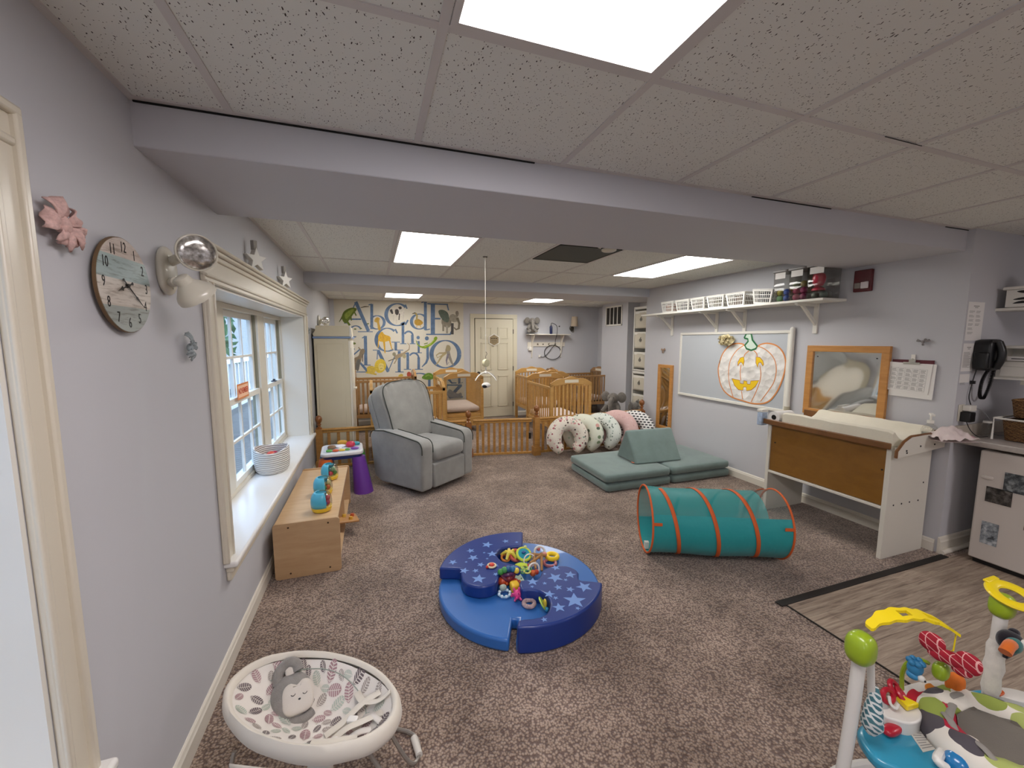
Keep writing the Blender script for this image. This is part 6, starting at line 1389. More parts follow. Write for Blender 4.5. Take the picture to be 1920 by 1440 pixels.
# ------------------------------------------------------------------ soft star climber
CC = Vector((.801, 2.18, 0)); RR = .495
ST = thing('soft_climber', 'round blue foam toddler climber with star-print pads on the carpet', 'soft play ring', (CC.x, CC.y, .002))
M_lb = plain('light_blue_vinyl', '2d68b0', .35, coat=.3, bump=.05, bscale=30); t = M_lb
M_db = plain('dark_blue_vinyl', '12327c', .38, coat=.25); M_dbs = plain('star_blue', '6f93cf', .45)
def CP(x, y, z=.147): p = P(800+x/5.333, 990+y/5.333, 'z', z); return (p.x-CC.x, p.y-CC.y)
ang_slot = math.atan2(*reversed(CP(870, 1150, 0)))
disc = [(RR*.985*math.cos(ang_slot+.035+(2*PI-.07)*i/90), RR*.985*math.sin(ang_slot+.035+(2*PI-.07)*i/90)) for i in range(91)]+[(.33*math.cos(ang_slot-.05), .33*math.sin(ang_slot-.05)), (.33*math.cos(ang_slot+.05), .33*math.sin(ang_slot+.05))]
b = MB(); b.prism(disc, 0, .07); b.obj('foam_base', M_lb, ST, bev=.014, seg=3, smooth=60)
Lp = [(955, 120), (955, 185), (900, 182), (760, 200), (705, 240), (700, 270), (740, 320), (800, 348), (880, 365), (930, 380), (938, 410), (920, 430), (760, 440), (725, 460), (718, 500), (700, 545), (640, 575), (520, 592), (400, 562), (350, 505), (340, 440), (330, 408), (180, 405)]
Rp = [(910, 1020), (915, 922), (1060, 905), (1180, 870), (1230, 800), (1230, 720), (1170, 650), (1080, 622), (960, 620), (935, 600), (940, 522), (1100, 515), (1140, 470), (1155, 430), (1200, 397), (1300, 380), (1400, 380), (1480, 410), (1520, 450), (1520, 515), (1600, 528), (1700, 535)]
def closed(pts, ccw=True):
    q4 = [CP(*p) for p in pts]; a0 = math.atan2(q4[-1][1], q4[-1][0]); a1 = math.atan2(q4[0][1], q4[0][0])
    if ccw:
        while a1 < a0: a1 += 2*PI
    else:
        while a1 > a0: a1 -= 2*PI
    n = 24; arc_ = [(RR*math.cos(a0+(a1-a0)*i/n), RR*math.sin(a0+(a1-a0)*i/n)) for i in range(n+1)]
    inner = [tuple(p[:2]) for p in smooth_pts([(*p, 0) for p in q4], 2)]
    return inner[1:-1]+arc_
def pad(pts, z0, stars, ccw):
    poly = closed(pts, ccw); b = MB(); b.prism(poly, z0, .147)
    for i, (x, y, r) in enumerate(stars):
        c = CP(x, y); r *= .0019
        if math.hypot(*c)+r*.6 > RR-.012: continue
        b.add([(c[0]+px, c[1]+py, .1476) for px, py in star(0, 0, r, a=PI/2+i*.7)], [tuple(range(10))], 1)
    b.obj('star_pad', [M_db, M_dbs], ST, bev=.011, seg=3, smooth=50)
pad(Lp, .07, [(790, 135, 14), (605, 170, 22), (440, 230, 16), (575, 250, 6), (465, 300, 20), (655, 262, 20), (262, 345, 16), (395, 343, 6), (540, 370, 14), (605, 310, 6), (375, 430, 17), (490, 430, 12), (520, 512, 24), (690, 380, 12), (870, 397, 13), (690, 465, 10), (900, 145, 8)], False)
pad(Rp, .0, [(1290, 400, 16), (1435, 470, 20), (1285, 500, 26), (1060, 540, 20), (1390, 522, 8), (1180, 557, 8), (1055, 590, 7), (1315, 597, 14), (1435, 617, 14), (1575, 592, 26), (1225, 665, 18), (1290, 703, 9), (1480, 727, 34), (1640, 720, 18), (1325, 799, 20), (1510, 807, 8), (1175, 920, 10), (1050, 975, 30), (1330, 955, 30), (1490, 890, 18), (1180, 462, 6)], False)
# toys lying in and on the climber
def at(u, v, z): p = P(u, v, 'z', z); return (p.x, p.y, z)
def toy(name, label, u, v, z, build, rz=0, cat='toy'):
    o = thing(name, label, cat, at(u, v, z), rz); build(o)
    if name not in ('yellow_ring', 'glitter_ring', 'ring_rattle'): o.scale = (1.22,)*3
    return o
def pc(c): return plain('toy_'+c, c, .35, coat=.2)
def T_(R, r, c, nm='ring', m=None, rx=0, ry=0, z=None):
    def f(o): b = MB(); b.torus((0, 0, 0), R, r, 28, 10, M=TR((0, 0, r if z is None else z), rx=rx, ry=ry)); b.obj(nm, m or pc(c), o)
    return f
def multi(*fs):
    def f(o):
        for x in fs: x(o)
    return f
def B_(pos, r, c, nm='bead'):
    def f(o): b = MB(); sell(b, pos, r if isinstance(r, tuple) else (r,)*3, .95, 14, 10); b.obj(nm, pc(c), o, smooth=70)
    return f
def tri_(o): b = MB(); b.prism([(-.028, -.04), (.028, -.04), (.005, .045), (-.01, .04)], 0, .018, M=TR((0, 0, .005), rx=.5)); b.obj('wedge', pc('b9ccb3'), o, bev=.004); [(lambda b_: b_.obj('dot', pc('3f5a45'), o))(MB().cyl((x, y, .0), (x, y, .0195), .004, n=8, M=TR((0, 0, .005), rx=.5))) for x, y in ((-.01, -.025), (.012, -.02), (0, 0), (-.003, .022))]
ZT = .15; ZB = .074
toy('ring_rattle', 'cream and red ring rattle lying alone on the star pad', 922, 1062, ZT, multi(T_(.024, .006, 'ead9b0', 'rim'), B_((0, 0, .012), (.016, .016, .010), 'd8432f', 'face'), B_((-.032, -.01, .008), .009, 'd8432f')))
toy('bead_chain', 'small brown and pink bead chain at the edge of the toy heap', 942, 1047, ZB, multi(B_((0, 0, .012), .012, '7a3b33'), B_((.018, .01, .012), .011, 'c98d86'), B_((-.016, .012, .010), .010, '8d4a3c')))
toy('giraffe_teether', 'yellow splayed teether toy in the toy heap', 956, 1047, ZB+.01, lambda o: [(lambda b: b.obj('limb', pc('e6d04a'), o))(MB().tube([(0, 0, .03), (math.cos(a)*.022, math.sin(a)*.022, .038), (math.cos(a)*.05, math.sin(a)*.05, .018)], [.011, .010, .007], 8)) for a in (.3, 1.5, 2.7, 4.0, 5.2)])
toy('coral_teether', 'coral loop teether next to the yellow splayed one', 967, 1051, ZB, T_(.03, .010, 'd5604d', rx=.5, z=.03))
toy('disc_rattle', 'teal disc rattle with a lime rim on top of the heap', 982, 1049, ZB+.03, multi(T_(.036, .008, 'c9d94a', 'rim', rx=.5, z=.03), lambda o: MB().cyl((0, 0, -.006), (0, 0, .006), .034, n=28, M=TR((0, 0, .03), rx=.5)).obj('disc', pc('2b96a8'), o), B_((.0, -.0, .042), (.012, .010, .006), '1f4f90', 'spinner'), B_((.02, .03, .052), .009, 'd8e08a', 'ear')))
toy('leaf_teether', 'lime leaf-shaped teether below the teal disc', 978, 1061, ZB+.03, lambda o: MB().prism(blob([(-.035, .01), (0, .022), (.03, 0), (.02, -.02), (-.005, -.018)], 3), 0, .009).obj('leaf', pc('c3d640'), o, bev=.003))
toy('yellow_ring', 'fat yellow teething ring at the back of the heap', 1035, 1047, ZB+.005, T_(.036, .015, 'f2cf1f'), cat='ring')
toy('pink_clear_ring', 'clear pink link ring in front of the fat yellow ring', 1031, 1058, ZB, T_(.032, .008, 'd98a90', m=plain('pink_clear', 'dc8e92', .15, trans=.5)), cat='ring')
toy('spiral_rattle', 'pink and white bead rattle beside the fat yellow ring', 1012, 1047, ZB+.01, multi(T_(.03, .006, 'd9d5cc', rx=.9, z=.035), B_((-.03, 0, .02), .012, 'b24a4a'), B_((.02, -.02, .03), .013, 'd88c86'), B_((.0, .02, .045), .011, 'c86a62'), B_((.03, .01, .02), .012, 'e6e0da')))
toy('wooden_frame_toy', 'tan wooden lattice toy leaning in the middle of the heap', 1009, 1064, ZB, lambda o: [(lambda b: b.obj('wooden_bar', wood('toy_bar', '9c6c3a', 'b98a52'), o))(MB().cyl(a, c, .007, n=8)) for a, c in (((-.05, -.01, .04), (.03, .02, .055)), ((-.03, -.04, .02), (-.01, .04, .06)), ((.0, -.05, .01), (.03, .03, .06)), ((-.03, .04, .06), (.05, .02, .05)))])
toy('white_loop', 'thin white plastic loop standing in the heap', 993, 1061, ZB+.01, T_(.032, .0035, 'ebe8e2', rx=1.2, z=.03))
toy('flower_rings', 'green and yellow flower-shaped ring rattle', 984, 1075, ZB+.02, lambda o: [(lambda b, c: b.obj('petal_ring', pc(c), o))(MB().torus((math.cos(a)*.02, math.sin(a)*.02, .02), .016, .004, 18, 6), c) for a, c in ((0, '3f7f4a'), (1.26, 'c9d34a'), (2.5, '8fbf6a'), (3.8, '3f7f4a'), (5.0, 'dcd867'))])
toy('white_arch', 'white arch handle rattle in the heap by the pad corner', 1001, 1077, ZB+.01, multi(T_(.028, .005, 'e9e4da', rx=1.3, z=.03), B_((-.01, -.01, .015), .016, 'd3622c'), B_((.012, -.005, .014), .013, 'c7452f')))
toy('caterpillar_rattle', 'green blue and yellow caterpillar rattle', 953, 1075, ZT-.012, multi(B_((-.04, 0, .015), .015, '3f8f3f'), B_((-.02, 0, .022), .015, '4a9a55'), B_((0, 0, .024), .015, '27608f'), B_((.022, -.003, .02), .015, '2b6f9a'), B_((.04, -.01, .012), .014, 'e8cf4a')))
toy('cheese_teether', 'pale green speckled wedge teether upright in the gap', 970, 1084, ZB+.02, tri_)
toy('maroon_rings', 'maroon and purple ring cluster in the gap between the pads', 952, 1088, ZB+.02, multi(T_(.03, .010, '6b1f33', rx=.6, z=.035), T_(.026, .009, '5a2a55', rx=-.5, z=.03), B_((.0, -.02, .02), .018, '7d1f25')))
toy('orange_ball_rattle', 'orange-red knobbly ball at the front of the maroon rings', 942, 1098, ZB, multi(B_((0, 0, .022), .022, 'c74a24'), B_((.02, -.01, .016), .012, 'd9602c'), B_((-.018, .008, .018), .012, 'a83018')))
toy('red_orange_rattle', 'dark orange rattle beneath the speckled wedge', 966, 1098, ZB, multi(B_((0, 0, .018), .018, 'b43a1a'), B_((.02, 0, .014), .012, 'cc5a28')))
toy('yellow_block', 'soft yellow rounded block near the pink spiky ball', 965, 1108, ZB, lambda o: (sell(b := MB(), (0, 0, .022), (.022, .026, .022), .5), b.obj('block', pc('e8b92c'), o, smooth=70)))
toy('bead_ring', 'pale blue ring strung with white beads', 946, 1116, ZB, multi(T_(.027, .005, '9ec4d6', z=.008), lambda o: [(lambda b: b.obj('bead', pc('d9e6ee'), o))(MB().ell((math.cos(a)*.027, math.sin(a)*.027, .010), .0075, 10, 6)) for a in [k*.785 for k in range(8)]], B_((0, .025, .024), (.018, .014, .014), 'a8b8ac', 'cap')))
def spiky(o):
    b = MB(); b.ell((0, 0, .026), .020, 16, 10)
    for k in range(14):
        a = k*2.4; zz = 1-2*(k+.5)/14; r = math.sqrt(1-zz*zz); d = Vector((r*math.cos(a), r*math.sin(a), zz))
        b.cyl(Vector((0, 0, .026))+d*.016, Vector((0, 0, .026))+d*.032, .0055, .0045, 8)
    b.obj('ball', pc('dc3f86'), o)
toy('spiky_ball', 'pink spiky rubber ball beside the glitter ring', 970, 1124, ZB, spiky, cat='ball')
toy('glitter_ring', 'clear glittery pink and white ring in the round hollow', 992, 1135, ZB, T_(.030, .012, 'dcb5b0', m=plain('glitter_ring', 'd9bcb8', .12, var=.3, nscale=90, trans=.3, coat=.5)), cat='ring')
toy('purple_link', 'small purple link ring under the maroon rings', 947, 1083, ZB+.01, T_(.022, .006, '5b3a86', rx=.9, z=.028))
toy('red_bead_pair', 'pair of shiny red beads beside the white loop', 989, 1068, ZB, multi(B_((0, 0, .015), .015, 'c23a3a'), B_((.02, .012, .014), .013, 'e0b0a8')))
toy('orange_link', 'orange link ring near the brown bead chain', 948, 1052, ZB, T_(.022, .006, 'e08a3a', rx=.4, z=.02))
toy('blue_bead_stick', 'short blue bead stick between the disc and the wooden toy', 995, 1054, ZB, multi(B_((-.015, 0, .015), .012, '2a62b0'), B_((.008, 0, .02), .012, 'e6e0d6'), B_((.028, 0, .015), .012, '2a62b0')))
toy('banana_loop', 'yellow and green loop rattle leaning on the hollow wall', 1017, 1143, ZB, multi(T_(.026, .004, 'b9d24a', rx=.2, ry=1.0, z=.03), B_((.01, -.005, .03), (.008, .012, .022), 'e2c53a', 'pod'), B_((.012, -.02, .012), .010, '3f9fc4')))

# ------------------------------------------------------------------ baby bouncer
BO = thing('baby_bouncer', 'cream oval baby bouncer with leaf print seat by the baseboard', 'baby bouncer', (-.228, 1.40, 0), rz=-.38)
M_cr = fabric('bouncer_cream', 'ddd5c6', .04, 3, .7, bscale=500, bump=.2, bdist=.0008); M_lf = fabric('bouncer_print_ground', 'e3dcd2', .03, 3, .8, bump=.1)
lc = [plain('leaf_dark', '6a5e60', .9), plain('leaf_mauve', 'a9878a', .9), plain('leaf_sage', 'b3bcae', .9), plain('leaf_taupe', 'a59a92', .9)]
BA, BBx = .275, .164
def rimz(c): return .335-.05*c
def bowl(x, y):
    r = min(1, math.hypot(x/BA, y/BBx)); c = x/BA
    return rimz(c)-.105*(1-r**2.2)*(1+.25*c)+.007*noise.noise(Vector((x*11, y*11, 0)))
R = []
for k, s in enumerate((.0, .15, .3, .45, .6, .72, .82, .9, .96)):
    R.append([Vector((BA*max(s, .01)*math.cos(a), BBx*max(s, .01)*math.sin(a), bowl(BA*s*math.cos(a), BBx*s*math.sin(a)))) for a in [2*PI*i/56 for i in range(56)]])
b = MB(); b.rings(R, caps=False)
rr = random.Random(11); placed = []
for k in range(6000):
    a = rr.random()*2*PI; r = math.sqrt(rr.random())*.9; x, y = BA*r*math.cos(a), BBx*r*math.sin(a); L_ = rr.choice((.030, .040, .050))
    if len(placed) > 85: break
    if any(math.hypot(x-p, y-q5) < (L_+l)*.41 for p, q5, l in placed): continue
    placed.append((x, y, L_)); th = rr.random()*PI; mi = rr.choice((0, 0, 1, 1, 2, 2, 3, 3)); ct, sn = math.cos(th), math.sin(th)
    def W(u, w_): X = x+u*ct-w_*sn; Y = y+u*sn+w_*ct; return Vector((X, Y, bowl(X, Y)+.0022))
    n_ = 7
    for i in range(n_):
        u0 = -L_*.5+L_*i/n_; u1 = u0+L_/n_*.66; wf = lambda u: L_*.31*math.sqrt(max(0, 1-(2*u/L_)**2))
        for sg in (-1, 1): b.add([W(u0, sg*.0009), W(u1, sg*.0009), W(u1+L_*.10, sg*wf(min(L_*.5, u1+L_*.05))), W(u0+L_*.10, sg*wf(u0+L_*.02))], [(0, 1, 2, 3)], mi+1)
b.obj('seat_fabric', [M_lf]+lc, BO, smooth=80)
R = []
for (s, dz) in ((.95, -.004), (.975, .012), (1.02, .014), (1.06, -.004), (1.07, -.026), (1.03, -.05), (.94, -.07), (.78, -.09), (.5, -.115), (.01, -.12)):
    R.append([Vector((BA*s*math.cos(a), BBx*s*math.sin(a)*(1.03), rimz(s*math.cos(a))+dz+.004*noise.noise(Vector((math.cos(a)*3, math.sin(a)*3, s*4))))) for a in [2*PI*i/56 for i in range(56)]])
b = MB(); b.rings(R, caps=False); b.obj('padded_rim', M_cr, BO, smooth=80)
b = MB(); b.tube([Vector((BA*.66*math.cos(a)-.02, BBx*.76*math.sin(a)+.012, bowl(BA*.66*math.cos(a)-.02, BBx*.76*math.sin(a)+.012)+.002)) for a in [.2+2.6*i/30 for i in range(31)]], .0018, 6); b.obj('seam_piping', plain('sage_piping', '9fa79b', .8), BO)
for pts, w in (([(.19, .09, .0), (.14, .05, .035), (.09, .0, .02), (.05, -.04, .0)], .013), ([(.22, .03, .0), (.17, .0, .025), (.12, -.03, .03), (.08, -.07, .0)], .012), ([(.10, .10, .0), (.14, .06, .03), (.20, .05, .025), (.235, .07, .012)], .012), ([(.03, -.09, .0), (.10, -.085, .014), (.17, -.06, .008)], .013)):
    sp = smooth_pts([(x, y, bowl(x, y)+.005+z) for x, y, z in pts], 6); b = MB(); b.tube(sp, w, 8, flat=.2, up=(0, 0, 1)); b.obj('strap', M_cr, BO)
b = MB(); c_ = (.125, .005, bowl(.125, .005)+.035); sell(b, c_, (.018, .012, .007), .4); b.obj('buckle', plain('buckle_white', 'e6e2da', .4), BO)
for (x, y, a) in ((.16, -.03, .4), (.19, .02, -.5), (.10, -.06, .9)):
    b = MB(); b.tube(smooth_pts([(x-.04*math.cos(a), y-.04*math.sin(a), bowl(x-.04*math.cos(a), y-.04*math.sin(a))), (x, y, bowl(x, y)+.016), (x+.04*math.cos(a), y+.04*math.sin(a), bowl(x+.04*math.cos(a), y+.04*math.sin(a)))]), .011, 10, flat=.6, up=(0, 0, 1)); b.obj('fabric_fold', M_lf, BO)
M_rod = plain('bouncer_rod', 'a8a39b', .35, .7)
for sg in (-1, 1):
    pts = smooth_pts([(-.20, sg*.12, .25), (-.20, sg*.19, .10), (-.19, sg*.20, .014), (0, sg*.205, .012), (.25, sg*.19, .012), (.32, sg*.12, .012), (.30, sg*.06, .03), (.20, sg*.06, .21)], 5); b = MB(); b.tube(pts, .007, 8); b.obj('leg_rod', M_rod, BO)
    b = MB(); b.cyl((.285, sg*.165, .013), (.325, sg*.10, .014), .013, n=12); b.obj('rubber_foot', plain('foot_cream', 'd5d0c6', .5), BO)
b = MB(); b.box(.04, .12, -.165, -.11, .185, .23); b.obj('vibration_unit', plain('buckle_white', 'e6e2da', .4), BO, bev=.015, seg=3)
b = MB(); b.grid(6, 3, lambda u, v: Vector((-.17+u*.14, -.178+.008*v, .275-.05*v-.01*u))); b.obj('fabric_flap', M_cr, BO, smooth=60, solid=.003)
# plush on the bouncer
pp_ = P(547, 1302, 'z', .30)
PLX = thing('plush_toy', 'grey plush animal with sleepy pale face lying in the bouncer', 'stuffed animal', (pp_.x, pp_.y, .292), rot=(.72, 0, .22))
M_gp2 = fabric('bouncer_plush_grey', '8b8680', .12, 30, bscale=300, bump=.6, bdist=.003); M_pf = fabric('plush_face', 'd0c7bb', .03, 5, bump=.2)
b = MB(); sell(b, (0, 0, 0), (.066, .070, .034), .85, 32, 16); b.obj('head', M_gp2, PLX, smooth=80)
b = MB(); sell(b, (.018, -.012, .020), (.050, .050, .020), .6, 32, 14, fn=lambda p_: Vector((p_.x, p_.y-(.012*math.exp(-((p_.x-.018)/.012)**2) if p_.y > .02 else 0), p_.z))); fc = b.obj('face', M_pf, PLX, smooth=80)
for (x, y) in ((.004, .0), (.040, -.006)):
    b = MB(); b.tube([(x+.007*math.cos(a), y+.007*math.sin(a), .0405) for a in [PI*1.1+PI*.8*i/8 for i in range(9)]], .0010, 5); b.obj('closed_eye', M_black, fc)
b = MB(); sell(b, (.022, -.022, .0405), (.004, .003, .002), .8, 10, 6); b.obj('nose', M_black, fc)
b = MB(); b.tube(smooth_pts([(-.04, .050, .0), (-.035, .085, .008), (-.005, .105, .012), (.02, .095, .012), (.026, .070, .010)]), .017, 12); b.obj('ear', M_gp2, PLX, smooth=80)
b = MB(); sell(b, (.0, .078, .010), (.016, .018, .008), .8); b.obj('inner_ear', M_pf, PLX, smooth=80)
b = MB(); b.tube(smooth_pts([(-.055, -.03, .0), (-.02, -.068, .005), (.03, -.078, .005), (.06, -.066, .0)]), .014, 10); b.obj('hood_edge', M_gp2, PLX, smooth=80)
# ------------------------------------------------------------------ activity jumper at the frame edge
JP = thing('activity_jumper', 'baby activity jumper with blue tray and yellow arches on the vinyl floor', 'baby jumper', (1.52, .42, 0))
JO = Vector((1.52, .42, 0))
def J(u, v, z): p = P(u, v, 'z', z)-JO; return Vector((p.x, p.y, z))
M_wp = plain('jumper_white', 'dedbd4', .35, coat=.2); M_lime = plain('jumper_lime', '93ad22', .3, coat=.4); M_yl = plain('jumper_yellow', 'f0d515', .35, coat=.2)
M_jb = plain('jumper_blue', '2f8fae', .3, coat=.4); M_jb2 = plain('jumper_deep_blue', '1f78b4', .25, coat=.6); M_red = plain('jumper_red', 'b3142c', .35, coat=.2)
A_ = Vector((1.245, .655, 0))-JO; B_p = Vector((1.80, .60, 0))-JO; C_p = Vector((1.50, .02, 0))-JO
# floor ring and the three posts
for pp, nm in ((A_, 'a'), (B_p, 'b'), (C_p, 'c')):
    o_ = pp.normalized()*.015
    b = MB(); b.tube(smooth_pts([pp+Vector((0, 0, .70)), pp+o_*.3+Vector((0, 0, .5)), pp+o_+Vector((0, 0, .25)), pp+o_*1.3+Vector((0, 0, .022))]), .016, 12); b.obj('frame_post', M_wp, JP)
cen = (A_+B_p+C_p)/3
ringp = []
for i in range(48):
    a = 2*PI*i/48; ringp.append(cen+Vector((math.cos(a)*.40, math.sin(a)*.40, .019)))
b = MB(); b.tube(ringp, .018, 10, closed=True); b.obj('floor_ring', M_wp, JP)
for pp, ks, kz in ((A_, .78, .70), (B_p, .66, .735), (C_p, .78, .70)):
    b = MB(); sell(b, pp+Vector((0, 0, kz)), (.042*ks, .042*ks, .058*ks), .75, 24, 14); b.obj('spring_housing', M_lime, JP, smooth=70)
# blue tray base with white raised play rim
tray = [J(*p, .40) for p in ((1608, 1372), (1622, 1352), (1660, 1345), (1715, 1352), (1740, 1328), (1770, 1305), (1830, 1290), (1900, 1300), (1960, 1340), (1990, 1420), (1970, 1500), (1900, 1560), (1800, 1540), (1740, 1470), (1690, 1445), (1640, 1420))]
tp = blob([(p.x, p.y) for p in tray], 4)
b = MB(); b.prism([tuple(p) for p in tp], .365, .40); b.obj('tray_base', M_jb, JP, bev=.012, seg=3, smooth=60)
wh = [J(*p, .44) for p in ((1655, 1330), (1672, 1300), (1690, 1287), (1730, 1276), (1772, 1275), (1800, 1290), (1812, 1300), (1775, 1306), (1748, 1316), (1732, 1332), (1726, 1350), (1705, 1356), (1680, 1350), (1660, 1343))]
wp = blob([(p.x, p.y) for p in wh], 4); b = MB(); b.prism([tuple(p) for p in wp], .39, .44); b.obj('play_tray', M_wp, JP, bev=.012, seg=3, smooth=60)
wh2 = [J(*p, .44) for p in ((1845, 1293), (1880, 1288), (1930, 1300), (1940, 1320), (1880, 1306))]
b = MB(); b.prism([tuple(p) for p in blob([(p.x, p.y) for p in wh2], 4)], .39, .44); b.obj('play_tray', M_wp, JP, bev=.010, seg=3, smooth=60)
for pts, m, nm in ((((1700, 1310), (1702, 1297), (1712, 1291), (1722, 1297), (1733, 1296), (1737, 1305), (1725, 1308), (1718, 1316)), M_red, 'red_inset'), (((1734, 1284), (1744, 1281), (1752, 1287), (1764, 1290), (1768, 1300), (1756, 1302), (1746, 1296), (1737, 1294)), plain('jumper_amber', 'c9781c', .35, coat=.3), 'amber_inset'), (((1850, 1294), (1868, 1290), (1884, 1298), (1876, 1304), (1860, 1300)), plain('jumper_orange', 'd4612a', .35), 'orange_inset')):
    pp = blob([(J(*p, .443).x, J(*p, .443).y) for p in pts], 3); b = MB(); b.prism([tuple(p) for p in pp], .438, .444); b.obj(nm, m, JP, bev=.002)
lb = [J(*p, .402) for p in ((1691, 1352), (1722, 1358), (1756, 1404), (1731, 1410))]
b = MB(); b.prism([(p.x, p.y) for p in lb], .400, .4015); sk = b.obj('instruction_sticker', plain('sticker', 'cfcbc0', .5), JP, smooth=0)
b = MB()
for k in range(11):
    f0 = (k+.7)/12; a0 = lb[0].lerp(lb[3], f0); a1 = lb[1].lerp(lb[2], f0); p0 = a0.lerp(a1, .1); p1 = a0.lerp(a1, .9-.25*(k % 3 == 2)); d = (lb[3]-lb[0]).normalized()*.0012
    b.add([(p0.x-d.x, p0.y-d.y, .4019), (p1.x-d.x, p1.y-d.y, .4019), (p1.x+d.x, p1.y+d.y, .4019), (p0.x+d.x, p0.y+d.y, .4019)], [(0, 1, 2, 3)])
b.obj('sticker_print', M_prn, sk, smooth=0)
rl_ = [J(*p, .402) for p in ((1729, 1362), (1733, 1362), (1764, 1404), (1760, 1406))]; b = MB(); b.prism([(p.x, p.y) for p in rl_], .400, .4016); b.obj('red_stripe', M_red, JP, smooth=0)
# seat: padded fabric ring with petals print
t = NT('petal_print'); v = t.coord((1, 1, .6)); vo = t.add('ShaderNodeTexVoronoi'); vo.inputs['Scale'].default_value = 15; t.link(v, vo.inputs['Vector']); sp_ = t.add('ShaderNodeSeparateColor'); t.link(vo.outputs['Color'], sp_.inputs[0])
c = t.ramp(sp_.outputs[0], [(0, 'b01a35'), (.2, '8c9b45'), (.4, '2f6f73'), (.58, '4f4a50'), (.74, 'd8d2c6'), (.88, 'a8b365')], 'CONSTANT')
lt = t.add('ShaderNodeMath', operation='LESS_THAN'); t.link(vo.outputs['Distance'], lt.inputs[0]); lt.inputs[1].default_value = .56; m = t.add('ShaderNodeMixRGB'); t.link(lt.outputs[0], m.inputs[0]); m.inputs[1].default_value = lin('ddd8cd'); t.link(c, m.inputs[2]); t.link(m.outputs[0], t.b.inputs['Base Color']); t.b.inputs['Roughness'].default_value = .85; M_petal = t.m
sc_ = J(1882, 1392, .43)
R = []
for (r, z) in ((.172, .40), (.178, .42), (.165, .45), (.135, .465), (.10, .455), (.085, .43), (.085, .36), (.07, .28), (.01, .25)):
    R.append([sc_*1+Vector((r*math.cos(a)*1.05, r*math.sin(a), z-sc_.z+.006*math.sin(7*a)+.004*math.sin(13*a))) for a in [2*PI*i/52 for i in range(52)]])
b = MB(); b.rings(R); b.obj('seat_pad', M_petal, JP, smooth=80)
R2_ = [[sc_+Vector((r*math.cos(a)*1.05, r*math.sin(a), z-sc_.z+.006*math.sin(7*a)+.004*math.sin(13*a))) for a in [2*PI*i/52 for i in range(52)]] for (r, z) in ((.089, .442), (.080, .42), (.078, .36), (.02, .30))]
b = MB(); b.rings(R2_); b.obj('seat_well', fabric('seat_lining', '6b655c', .1), JP, smooth=80)
for (dx, dy, a) in ((-.05, .09, .3), (-.12, .0, 1.3), (.05, .11, -.3), (-.10, .07, .8)):
    b = MB(); b.tube(smooth_pts([sc_+Vector((dx-.04*math.cos(a), dy-.04*math.sin(a), .022)), sc_+Vector((dx, dy, .034)), sc_+Vector((dx+.05*math.cos(a), dy+.05*math.sin(a), .02))]), .009, 8, flat=.4, up=(0, 0, 1)); b.obj('fabric_fold', plain('fold_grey', '8e8a84', .85), JP)
b = MB(); sell(b, J(1800, 1430, .41), (.042, .03, .032), .9); b.obj('blue_knob', M_jb2, JP, smooth=70)
b = MB(); b.tube(smooth_pts([J(1768, 1408, .41), J(1758, 1425, .43), J(1775, 1440, .42)]), .011, 10); b.obj('knob_collar', M_wp, JP)
# yellow arch arm on post A, drawn as a flat pierced bar
arm = [J(1628, 1176, .77), J(1650, 1160, .79), J(1680, 1153, .80), J(1710, 1152, .80), J(1735, 1156, .795), J(1765, 1168, .785), J(1793, 1187, .765)]
sp = smooth_pts([tuple(p) for p in arm], 6); n_ = len(sp); side = (arm[-1]-arm[0]).cross(Vector((0, 0, 1))).normalized()
def hw(k):
    f = k/(n_-1); return .010+.014*math.sin(min(1, f*1.3)*PI)+(.010*max(0, math.sin((f-.55)/.42*PI)) if .55 < f < .97 else 0)+.0025*math.sin(f*40)
b = MB()
for k in range(n_-1):
    f = k/(n_-1); h0, h1 = hw(k), hw(k+1); hole = (.34 < f < .46) or (.64 < f < .90)
    for sg in (-1, 1):
        i0, i1 = (h0*.45, h1*.45) if hole else (0, 0)
        qd = [sp[k]+side*sg*i0, sp[k]+side*sg*h0, sp[k+1]+side*sg*h1, sp[k+1]+side*sg*i1]; dz = Vector((0, 0, .004))
        b.add([p+dz for p in qd]+[p-dz for p in qd], [(0, 1, 2, 3), (7, 6, 5, 4), (0, 4, 5, 1), (1, 5, 6, 2), (2, 6, 7, 3), (3, 7, 4, 0)])
b.obj('yellow_arm', M_yl, JP, smooth=0)
# strap and lattice cone near post A
b = MB(); b.tube([A_+Vector((.03, -.01, .66)), A_+Vector((.04, -.015, .55))], .010, 8, flat=.4); b.obj('white_strap', M_wp, JP)
t = NT('lattice_cloth'); v = t.coord((60, 60, 60), (0, 0, .785)); ck = t.add('ShaderNodeTexBrick'); ck.inputs['Scale'].default_value = 1; ck.inputs['Mortar Size'].default_value = .14; ck.inputs['Brick Width'].default_value = .9; ck.inputs['Row Height'].default_value = .9; ck.inputs['Color1'].default_value = lin('4e7f88'); ck.inputs['Color2'].default_value = lin('3e6c78'); ck.inputs['Mortar'].default_value = lin('e0e4e2')
mp2 = t.coord((60, 60, 60), (.9, .785, .3)); t.link(mp2, ck.inputs['Vector']); t.link(ck.outputs[0], t.b.inputs['Base Color']); M_latt = t.m
b = MB(); c0 = A_+Vector((.045, -.02, 0)); b.lathe([(.006, .585), (.014, .56), (.022, .51), (.026, .47), (.012, .445)], 18, M=TR(c0)); b.obj('lattice_cover', M_latt, JP)
